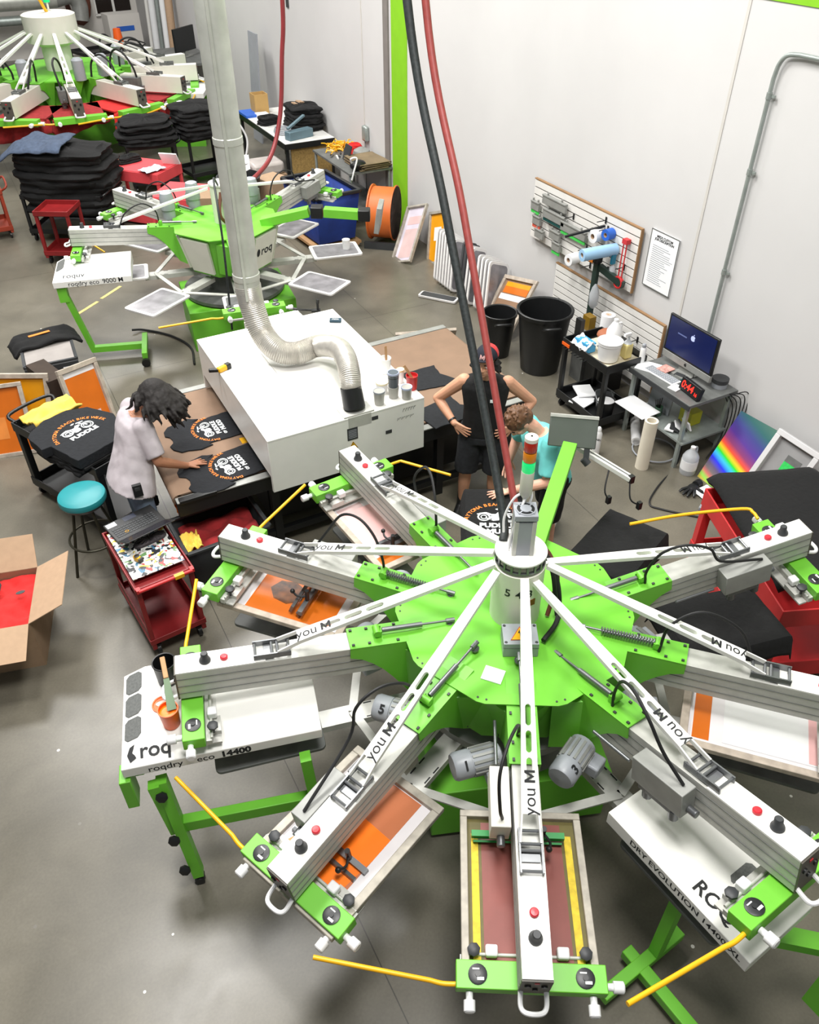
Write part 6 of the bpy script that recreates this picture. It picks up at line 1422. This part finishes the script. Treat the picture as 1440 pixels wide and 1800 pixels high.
# ================================================================= people
def capsule(b, p0, p1, r0, r1, n=12):
    b.cyl(p0, p1, r0, r1, n=n, caps=True); b.ball(p0, r0, n, 8); b.ball(p1, r1, n, 8)
def chain(b, pts, rs, n=12):
    for i in range(len(pts)-1): capsule(b, pts[i], pts[i+1], rs[i], rs[i+1], n)
def bake(b, name, mat, parent, voxel, smooth=4, wrinkle=0., wscale=9., seed=0):
    o = b.build(name, mat, parent, smooth=False)
    md = o.modifiers.new('skin', 'REMESH'); md.mode = 'VOXEL'; md.voxel_size = voxel
    sm = o.modifiers.new('relax', 'SMOOTH'); sm.iterations = smooth; sm.factor = .5
    dg = bpy.context.evaluated_depsgraph_get()
    me = bpy.data.meshes.new_from_object(o.evaluated_get(dg)); me.name = name
    old = o.data; o.modifiers.clear(); o.data = me; bpy.data.meshes.remove(old)
    if wrinkle:
        ns = [v.normal.copy() for v in me.vertices]
        for v, nn in zip(me.vertices, ns):
            p = v.co * wscale; w = mnoise.noise(Vector((p.x+seed, p.y, p.z*.55))) + .5*mnoise.noise(Vector((p.x*2.2, p.y*2.2+seed, p.z*1.1)))
            v.co += nn * w * wrinkle
    me.shade_smooth()
    return o
def loft(b, rings, n=22):
    """rings: (centre, axis across, axis depth, half width, half depth)"""
    vs = []
    for c, ax, ay, rx, ry in rings:
        for i in range(n):
            a = 2*PI*i/n; ca, sa = math.cos(a), math.sin(a); q = (abs(ca)**2.6+abs(sa)**2.6)**(-1/2.6)
            vs.append(Vector(c) + ax*(ca*q*rx) + ay*(sa*q*ry))
    k = len(rings); fs = []
    for j in range(k-1): fs += [(j*n+i, j*n+(i+1) % n, (j+1)*n+(i+1) % n, (j+1)*n+i) for i in range(n)]
    fs += [tuple(range(n-1,-1,-1)), tuple(range((k-1)*n, k*n))]
    b.add(vs, fs)
def person(label, base, J, skin, shirt, legs, shoe, sleeve=None, hair=None):
    """J holds joint positions in world space; returns the thing and helpers"""
    base = Vector(base)
    t = thing('person', label, 'person', base)
    POS = ('sl','sr','hl','hr','neck','head','el','er','wl','wr','kl','kr','al','ar','fl','fr')
    g = {k: (Vector(v) - base if k in POS else v) for k, v in J.items()}
    b = MB()
    sl, sr, hl, hr = g['sl'], g['sr'], g['hl'], g['hr']
    pel = (hl+hr)/2; sho = (sl+sr)/2; neck = g['neck']; head = g['head']
    axs = (sl-sr).normalized(); axh = (hl-hr).normalized()
    def ring(u, rx, ry, off=0.):
        ax = axh.lerp(axs, u).normalized(); c = pel.lerp(sho, u); up = (sho-pel).normalized(); ay = up.cross(ax).normalized()
        return (c - ay*off, ax, ay, rx, ry)
    tor = [ring(-.12,.14,.1), ring(0,.165,.118), ring(.22,.155,.108), ring(.45,.15,.105), ring(.7,.172,.118), ring(.9,.18,.112), ring(1.02,.15,.09), ring(1.1,.075,.065)]
    loft(b, tor)
    capsule(b, sho, neck, .058, .054); 
    # arms
    for S_, E_, W_ in ((sl, g['el'], g['wl']), (sr, g['er'], g['wr'])):
        chain(b, [S_, S_.lerp(E_, .5), E_, E_.lerp(W_, .35), W_], [.058, .05, .042, .042, .028])
    # legs
    for H_, K_, A_, F_ in ((hl, g['kl'], g['al'], g['fl']), (hr, g['kr'], g['ar'], g['fr'])):
        chain(b, [H_, H_.lerp(K_,.5), K_, K_.lerp(A_,.35), A_], [.092, .08, .056, .056, .038]); capsule(b, A_ + Vector((0,0,-.03)), F_, .038, .034)
    # hands
    for W_, dirv, pn, curl, side in ((g['wl'], g['hdl'], g['hnl'], g.get('cl', .25), g['thl']), (g['wr'], g['hdr'], g['hnr'], g.get('cr', .25), g['thr'])):
        d = Vector(dirv).normalized(); nrm = Vector(pn); nrm = (nrm - d*nrm.dot(d)).normalized(); x = d.cross(nrm)*side     # x points to the thumb side
        pc = W_ + d*.045
        for k in (-.03, -.01, .01, .03): capsule(b, W_ + d*.012 + x*k*.5, W_ + d*.085 + x*k, .015, .0115, 8)
        for k, ln in ((.03,.072),(.01,.082),(-.01,.076),(-.03,.06)):
            p0 = W_ + d*.085 + x*k; d1 = (d + x*k*8 - nrm*curl*.5).normalized(); d2 = (d1 - nrm*curl).normalized(); d3 = (d2 - nrm*curl).normalized()
            chain(b, [p0, p0+d1*ln*.45, p0+d1*ln*.45+d2*ln*.32, p0+d1*ln*.45+d2*ln*.32+d3*ln*.25], [.0098,.0092,.0084,.0075], 8)
        p0 = W_ + d*.03 + x*.028; d1 = (d*.75 + x*.7 - nrm*.1).normalized()
        chain(b, [p0, p0+d1*.035, p0+d1*.035+(d1+d*.3).normalized()*.03], [.014,.011,.009], 8)
    # head
    hf = Vector(g['hf']).normalized(); hu = Vector(g['hu']); hu = (hu - hf*hu.dot(hf)).normalized(); hx = hf.cross(hu)   # hx to the right
    HM = Matrix((hx, hf, hu)).transposed().to_4x4(); HM.translation = head
    capsule(b, neck, head - hu*.05 - hf*.02, .054, .054)
    b.m = HM
    b.ball((0,-.008,.025), (.074,.094,.092), 20, 14); b.ball((0,.03,-.045), (.056,.062,.062), 16, 10); b.ball((0,.062,-.083), (.028,.024,.022), 12, 8)
    b.ball((0,.055,.018), (.062,.04,.03), 14, 8); chain(b, [(0,.088,.012),(0,.102,-.012),(0,.109,-.026)], [.009,.011,.013], 8)
    for sx in (-1,1):
        b.ball((sx*.014,.096,-.03), .01, 8, 6); b.ball((sx*.075,-.008,-.008), (.012,.022,.032), 10, 8); b.ball((sx*.04,.06,-.02), (.022,.024,.024), 10, 8)
    b.ball((0,.086,-.052), (.024,.012,.007), 10, 6); b.ball((0,.084,-.064), (.02,.012,.008), 10, 6)
    b.m = Matrix()
    body = bake(b, 'body', skin, t, .0055, 2)
    for sx in (-1,1):
        e = MB(); e.m = HM; e.ball((sx*.031,.078,.004), (.012,.011,.008), 10, 8); e.slot = 1; e.ball((sx*.031,.0865,.003), (.005,.004,.005), 8, 6); e.build('eye', [WPLAS, BLACK], t)
        e = MB(); e.m = HM; e.tube([(sx*.016,.09,.02),(sx*.032,.091,.026),(sx*.048,.082,.022)],.004,6); e.build('eyebrow', MATS.get('dark_brown_hair', BLACK), t)
    return t, g, HM, ring, axs
HAIRD = mk('dark_brown_hair', (24,19,17), .75, var=.25, scale=40, bump=.5); HAIRB = mk('brown_hair', (100,68,44), .55, var=.25, scale=40, bump=.5)
def hair_cap(t, HM, mat, ln=.0, seed=1, vol=.012):
    b = MB(); rr = random.Random(seed); b.m = HM
    b.ball((0,-.016,.036), (.08+vol, .1+vol, .092+vol), 20, 14); b.ball((0,-.06,-.01),(.068+vol,.055+vol,.06+vol),16,10)
    for i in range(130):
        a = rr.uniform(0, 2*PI); el = rr.uniform(.1, 1.35)
        d = Vector((math.cos(a)*math.cos(el), math.sin(a)*math.cos(el), math.sin(el)))
        if d.y > .55 and d.z < .5: continue
        p = Vector((0,-.016,.036)) + Vector((d.x*(.08+vol), d.y*(.1+vol), d.z*(.092+vol)))
        q = Vector((rr.uniform(-.5,.5), rr.uniform(-.5,.5), rr.uniform(-.3,.3)))
        b.tube([p, p + (d*.35+q).normalized()*.022], [.008,.003], 5)
    return bake(b, 'hair', mat, t, .007, 1)
# ----- man in black sleeveless shirt and cap
B0_ = Vector((3.28, 4.86, 0)); f = Vector((-.55,-.83,0)).normalized(); l = Vector((.83,-.55,0)).normalized(); u = Vector((0,0,1))
q = lambda fx, lx, z: tuple(B0_ + f*fx + l*lx + u*z)
JB = dict(sl=q(0,.18,1.4), sr=q(0,-.18,1.4), hl=q(.0,.095,.93), hr=q(.0,-.095,.93), neck=q(.03,0,1.5), head=q(.07,-.01,1.615), hf=tuple(f*.95 - l*.35 - u*.06), hu=tuple(u + f*.06),
  el=q(-.1,.4,1.17), er=q(-.08,-.4,1.17), wl=q(.1,.245,1.04), wr=q(.1,-.245,1.04), hdl=tuple(f*.35-l*.8-u*.42), hdr=tuple(f*.35+l*.8-u*.42), hnl=tuple(l*.35+f), hnr=tuple(-l*.35+f), thl=-1, thr=1, cl=.2, cr=.2,
  kl=q(.04,.12,.5), kr=q(.03,-.13,.5), al=q(-.02,.13,.1), ar=q(-.02,-.15,.1), fl=q(.14,.16,.04), fr=q(.14,-.19,.04))
t, g, HM, ring, axs = person('person in a black sleeveless shirt, shorts and dark cap standing with hands on hips', B0_, JB, SKIN, None, None, None)
b = MB(); loft(b, [ring(-.06,.185,.14), ring(.2,.178,.13), ring(.5,.175,.125), ring(.75,.192,.135), ring(.95,.205,.128), ring(1.06,.17,.1), ring(1.1,.1,.075)])
bake(b, 'sleeveless_shirt', BCLOTH, t, .012, 4, .006)
bb = MB(); c_, ax_, ay_, rx_, ry_ = ring(.78,.19,.14); bb.m = frame(c_ + (-ay_ if (-ay_).dot(f) > 0 else ay_)*.143 + ax_*.06, l, u); bb.box((0,0,0),(.035,.025,.006)); bb.build('chest_print', WPRINT, t)
b = MB(); loft(b, [ring(-.02,.185,.14), ring(-.2,.18,.135)])
for H_, K_ in ((g['hl'],g['kl']),(g['hr'],g['kr'])): b.cyl(H_, H_.lerp(K_,.95), .112, .105, n=16); b.ball(H_, .112)
bake(b, 'shorts', mk('speckled_black_denim',(30,32,36),.9,var=.3,scale=30,bump=.3), t, .013, 3, .006)
for A_, F_ in ((g['al'],g['fl']),(g['ar'],g['fr'])):
    b = MB(); capsule(b, A_+Vector((0,0,.12)), A_, .046,.05); capsule(b, A_+Vector((0,0,-.03)), F_, .052,.046); bake(b, 'boot', BLACK, t, .01, 3)
b = MB(); b.m = HM; rr = random.Random(3)
for i in range(150):
    a = rr.uniform(-.35*PI, 1.35*PI) + PI/2 + PI/2 + PI/2; a = rr.uniform(PI*.98, PI*2.02)
    p = Vector((.082*math.cos(a), .1*math.sin(a)-.01+.03, rr.uniform(-.02,.05))); d = Vector((math.cos(a)*.5, math.sin(a)*.4, -1)).normalized()
    b.tube([p, p+d*.03+Vector((rr.uniform(-.012,.012),rr.uniform(-.012,.012),0)), p+d*.07+Vector((rr.uniform(-.02,.02),rr.uniform(-.02,.02),0))],[.014,.013,.006],6)
bake(b, 'hair', HAIRD, t, .007, 1)
NAVYC = mk('navy_cap_cloth',(20,24,38),.85,var=.1)
b = MB(); b.m = HM @ T(0,-.012,.06); b.grid(lambda u_,v_: (.088*math.cos(2*PI*u_)*math.cos(v_*1.45), .108*math.sin(2*PI*u_)*math.cos(v_*1.45), .085*math.sin(v_*1.45)), 28, 10, close_u=True)
cap = b.build('cap', NAVYC, t, thick=.006)
b = MB(); b.m = HM @ T(0,.08,.068) @ RX(.12); b.prism([(-.075,-.02)] + [(-.075+.15*i/10, .0+.06*math.sin(PI*i/10)) for i in range(11)] + [(.075,-.02)], 0, .006); b.build('cap_brim', NAVYC, cap)
b = MB(); b.m = HM @ T(0,-.012,.06); b.grid(lambda u_,v_: (.0905*math.cos(PI+PI*.55*u_)*math.cos(v_*1.4), .1105*math.sin(PI+PI*.55*u_)*math.cos(v_*1.4), .0875*math.sin(v_*1.4)), 14, 8); b.build('cap_back', REDP, cap, thick=.003)
b = MB(); b.m = HM @ frame((0,.094,.096),(-1,0,0),(0,-.35,1)); 
for pl in ([(-.02,-.018),(-.012,-.018),(-.012,.018),(-.02,.018)],[(.012,-.018),(.02,-.018),(.02,.018),(.012,.018)],[(-.018,.018),(-.01,.018),(.004,-.01),(-.002,-.016)],[(.018,.018),(.01,.018),(-.004,-.01),(.002,-.016)]): b.prism(pl,.0,.004)
b.build('cap_emblem', PINK, cap)
MB().lathe([(.034,-.008),(.036,0),(.034,.008)], g['wr'].lerp(g['er'],.12), 14, axis=(g['wr']-g['er'])).build('wrist_band', BLACK, t)
# ----- man in aqua t-shirt bending over the pallet
C0_ = Vector((3.5, 4.12, 0)); f = Vector((-.97,-.12,0)).normalized(); l = Vector((-f.y*1.0, f.x, 0)); 
q = lambda x, y, z: (x, y, z)
JC = dict(sl=q(3.29,3.95,1.31), sr=q(3.34,4.29,1.29), hl=q(3.43,4.0,.92), hr=q(3.46,4.19,.92), neck=q(3.25,4.14,1.385), head=q(3.14,4.17,1.445), hf=(-.6,.0,-.8), hu=(-.75,0,.6),
  el=q(3.24,3.87,1.03), er=q(3.36,4.47,1.05), wl=q(3.0,4.03,.925), wr=q(3.27,4.42,.89), hdl=(-.95,.3,-.12), hdr=(-.3,-.15,-.9), hnl=(0,0,1), hnr=(.2,1,.1), thl=1, thr=1, cl=.06, cr=.35,
  kl=q(3.44,4.04,.49), kr=q(3.58,4.26,.5), al=q(3.5,4.06,.1), ar=q(3.82,4.42,.13), fl=q(3.36,4.03,.04), fr=q(3.7,4.34,.05))
SKINP = mk('fair_skin',(222,168,144),.55,var=.05,scale=9)
t, g, HM, ring, axs = person('person in an aqua t-shirt leaning over to smooth a printed black shirt', C0_, JC, SKINP, None, None, None)
AQUA = mk('aqua_cotton',(112,206,204),.9,var=.06,scale=12,bump=.3)
b = MB(); loft(b, [ring(-.1,.19,.145), ring(.2,.185,.135), ring(.5,.18,.13), ring(.75,.195,.14), ring(.95,.2,.13), ring(1.05,.16,.1), ring(1.1,.09,.075)])
for S_, E_ in ((g['sl'],g['el']),(g['sr'],g['er'])): b.ball(S_, .078); b.cyl(S_, S_.lerp(E_,.8), .078, .074, n=16)
bake(b, 'tshirt', AQUA, t, .011, 4, .007)
b = MB(); loft(b, [ring(.02,.178,.135), ring(-.2,.185,.14)])
for H_, K_ in ((g['hl'],g['kl']),(g['hr'],g['kr'])): b.cyl(H_, K_, .11, .1, n=16); b.ball(H_, .11)
bake(b, 'shorts', BCLOTH, t, .013, 3, .006)
for A_, F_ in ((g['al'],g['fl']),(g['ar'],g['fr'])):
    b = MB(); capsule(b, A_+Vector((0,0,-.01)), A_+Vector((0,0,-.03)), .05,.046); capsule(b, A_+Vector((0,0,-.03)), F_+Vector((0,0,.01)), .046,.042); sh = bake(b, 'sneaker', BLACK, t, .009, 2)
    d_ = (F_-A_); d_.z = 0; d_.normalize(); m_ = (A_+F_)/2; b = MB(); b.m = frame((m_.x+d_.x*.005, m_.y+d_.y*.005, .001), d_, (-d_.y,d_.x,0)); b.prism([(.145*math.cos(i*PI/10)*1.0,.05*math.sin(i*PI/10)) for i in range(20)], 0, .028); b.build('sneaker_sole', WPLAS, sh)
hair_cap(t, HM, HAIRB, seed=5, vol=.006)
MB().lathe([(.03,-.006),(.032,0),(.03,.006)], g['wl'].lerp(g['el'],.1), 14, axis=(g['wl']-g['el'])).build('wrist_band', DARK, t)
# ----- man in grey t-shirt with long curly hair at the belt
A0_ = Vector((.46, 5.64, 0))
q = lambda x, y, z: (x + .045, y, z)
JA = dict(sl=q(.56,5.98,1.31), sr=q(.58,5.64,1.31), hl=q(.40,5.73,.92), hr=q(.42,5.53,.92), neck=q(.66,5.8,1.385), head=q(.74,5.75,1.475), hf=(.62,-.1,-.78), hu=(.78,0,.62),
  el=q(.62,6.12,1.05), er=q(.62,5.52,1.05), wl=q(.56,6.08,.82), wr=q(.84,5.6,.885), hdl=(.2,0,-1), hdr=(.95,.12,-.08), hnl=(0,1,0), hnr=(0,0,1), thl=1, thr=1, cl=.3, cr=.08,
  kl=q(.42,5.76,.48), kr=q(.44,5.5,.48), al=q(.38,5.77,.1), ar=q(.40,5.5,.1), fl=q(.52,5.77,.04), fr=q(.54,5.5,.04))
t, g, HM, ring, axs = person('person in a pale grey t-shirt and jeans with long curly hair bending over the belt', A0_, JA, SKIN2, None, None, None)
GTEE = mk('pale_grey_cotton',(176,168,172),.92,var=.07,scale=12,bump=.35)
b = MB(); loft(b, [ring(-.2,.225,.185), ring(-.05,.215,.175), ring(.15,.2,.16), ring(.45,.19,.145), ring(.75,.2,.145), ring(.95,.205,.13), ring(1.05,.16,.1), ring(1.09,.09,.075)])
for S_, E_ in ((g['sl'],g['el']),(g['sr'],g['er'])): b.ball(S_, .082); b.cyl(S_, S_.lerp(E_,.85), .082, .082, n=16)
bake(b, 'tshirt', GTEE, t, .011, 4, .008, seed=4)
JEAN = mk('faded_blue_denim',(104,120,140),.9,var=.12,scale=20,bump=.3)
b = MB(); loft(b, [ring(.05,.18,.135), ring(-.2,.18,.14)])
for H_, K_, A_ in ((g['hl'],g['kl'],g['al']),(g['hr'],g['kr'],g['ar'])): chain(b, [H_, K_, A_], [.098,.08,.068])
bake(b, 'jeans', JEAN, t, .013, 3, .006)
for A_, F_ in ((g['al'],g['fl']),(g['ar'],g['fr'])):
    b = MB(); capsule(b, A_+Vector((0,0,-.02)), F_+Vector((0,0,.01)), .05,.044); bake(b, 'shoe', BLUEP, t, .01, 2)
b = MB(); rr = random.Random(11); b.m = HM
b.ball((0,-.03,.035), (.108,.125,.114), 20, 14)
def strand(p, d, ln, r=.014):
    ps = [p]; ph = rr.uniform(0,6)
    for k in range(1,8): ps.append(p + d*ln*k/7 + Vector((math.cos(ph+k*1.5), math.sin(ph+k*1.5), 0))*.018)
    b.tube(ps, [r]*6+[r*.7,r*.3], 6)
dn = HM.inverted().to_3x3() @ Vector((0,0,-1))
for i in range(230):
    a = rr.uniform(0, 2*PI); el = rr.uniform(-.15,1.2)
    d = Vector((math.cos(a)*math.cos(el), math.sin(a)*math.cos(el), math.sin(el)))
    if d.y > .8 and d.z < .5: continue
    p = Vector((0,-.02,.035)) + Vector((d.x*.09, d.y*.11, d.z*.1))
    strand(p, (dn*1.0 + d*.7).normalized(), rr.uniform(.13,.27), .016)
bake(b, 'long_hair', HAIRD, t, .009, 2)
b = MB(); p = g['hr'] + Vector((-.02,-.15,.02)); b.box(p, (.07,.03,.11)); b.slot=1; b.box(p+Vector((0,-.017,.02)),(.04,.004,.03)); b.build('belt_phone_case', [BLACK, DARK], t, bev=.006)

# ================================================================= hoses from the ceiling
def hose(name, label, pts, r, mat, cat='hose', n=12):
    P_ = [Vector(p) for p in pts]; o_ = P_[-1]
    b = MB(); b.tube([p - o_ for p in smoothpath(pts, 10)], r, 10); o = b.build(name, mat, loc=o_); return tag(o, label, cat)
BLKH = mk('scuffed_black_hose',(34,40,40),.6,var=.5,scale=60); REDH = mk('dull_red_hose',(146,62,58),.5,var=.12,scale=30); DREDH = mk('dark_red_hose',(126,40,44),.45,var=.1)
hose('air_hose', 'thick black hose hanging from the ceiling to the near press', [(2.3,5.0,8.2),(2.27,4.63,6.0),(2.25,4.28,4.2),(2.2,3.75,3.3),(2.13,3.15,2.4),(2.05,2.78,1.95),(1.99,2.68,1.88)], .024, BLKH)
hose('air_hose', 'thick dull red hose hanging beside the black one to the near press', [(2.46,4.95,8.2),(2.4,4.58,6.0),(2.34,4.25,4.2),(2.29,3.72,3.3),(2.2,3.12,2.4),(2.14,2.8,1.97),(2.07,2.68,1.9)], .021, REDH)
hose('air_hose', 'dark red hose hanging behind the exhaust duct to the middle press', [(4.1,11.2,8.2),(4.06,10.95,5.0),(4.02,10.9,3.37),(3.95,10.9,2.77),(3.84,10.86,2.12),(3.6,10.7,1.68),(3.2,10.3,1.56),(2.8,9.85,1.6),(2.66,9.7,1.72)], .028, DREDH)
hose('air_hose', 'thin black cable drooping from the column of the middle press beside the exhaust duct', [(2.52,9.5,1.81),(2.38,9.1,2.0),(2.25,8.6,1.92),(2.2,8.42,1.5),(2.17,8.4,.96),(2.15,8.4,.56)], .012, BLKH)
hose('air_hose', 'yellow and black cable rising from the drum of the far press', [(2.0,19.3,4.5),(2.13,19.3,2.95),(2.25,19.3,2.5),(2.32,19.35,2.34)], .03, YEL)
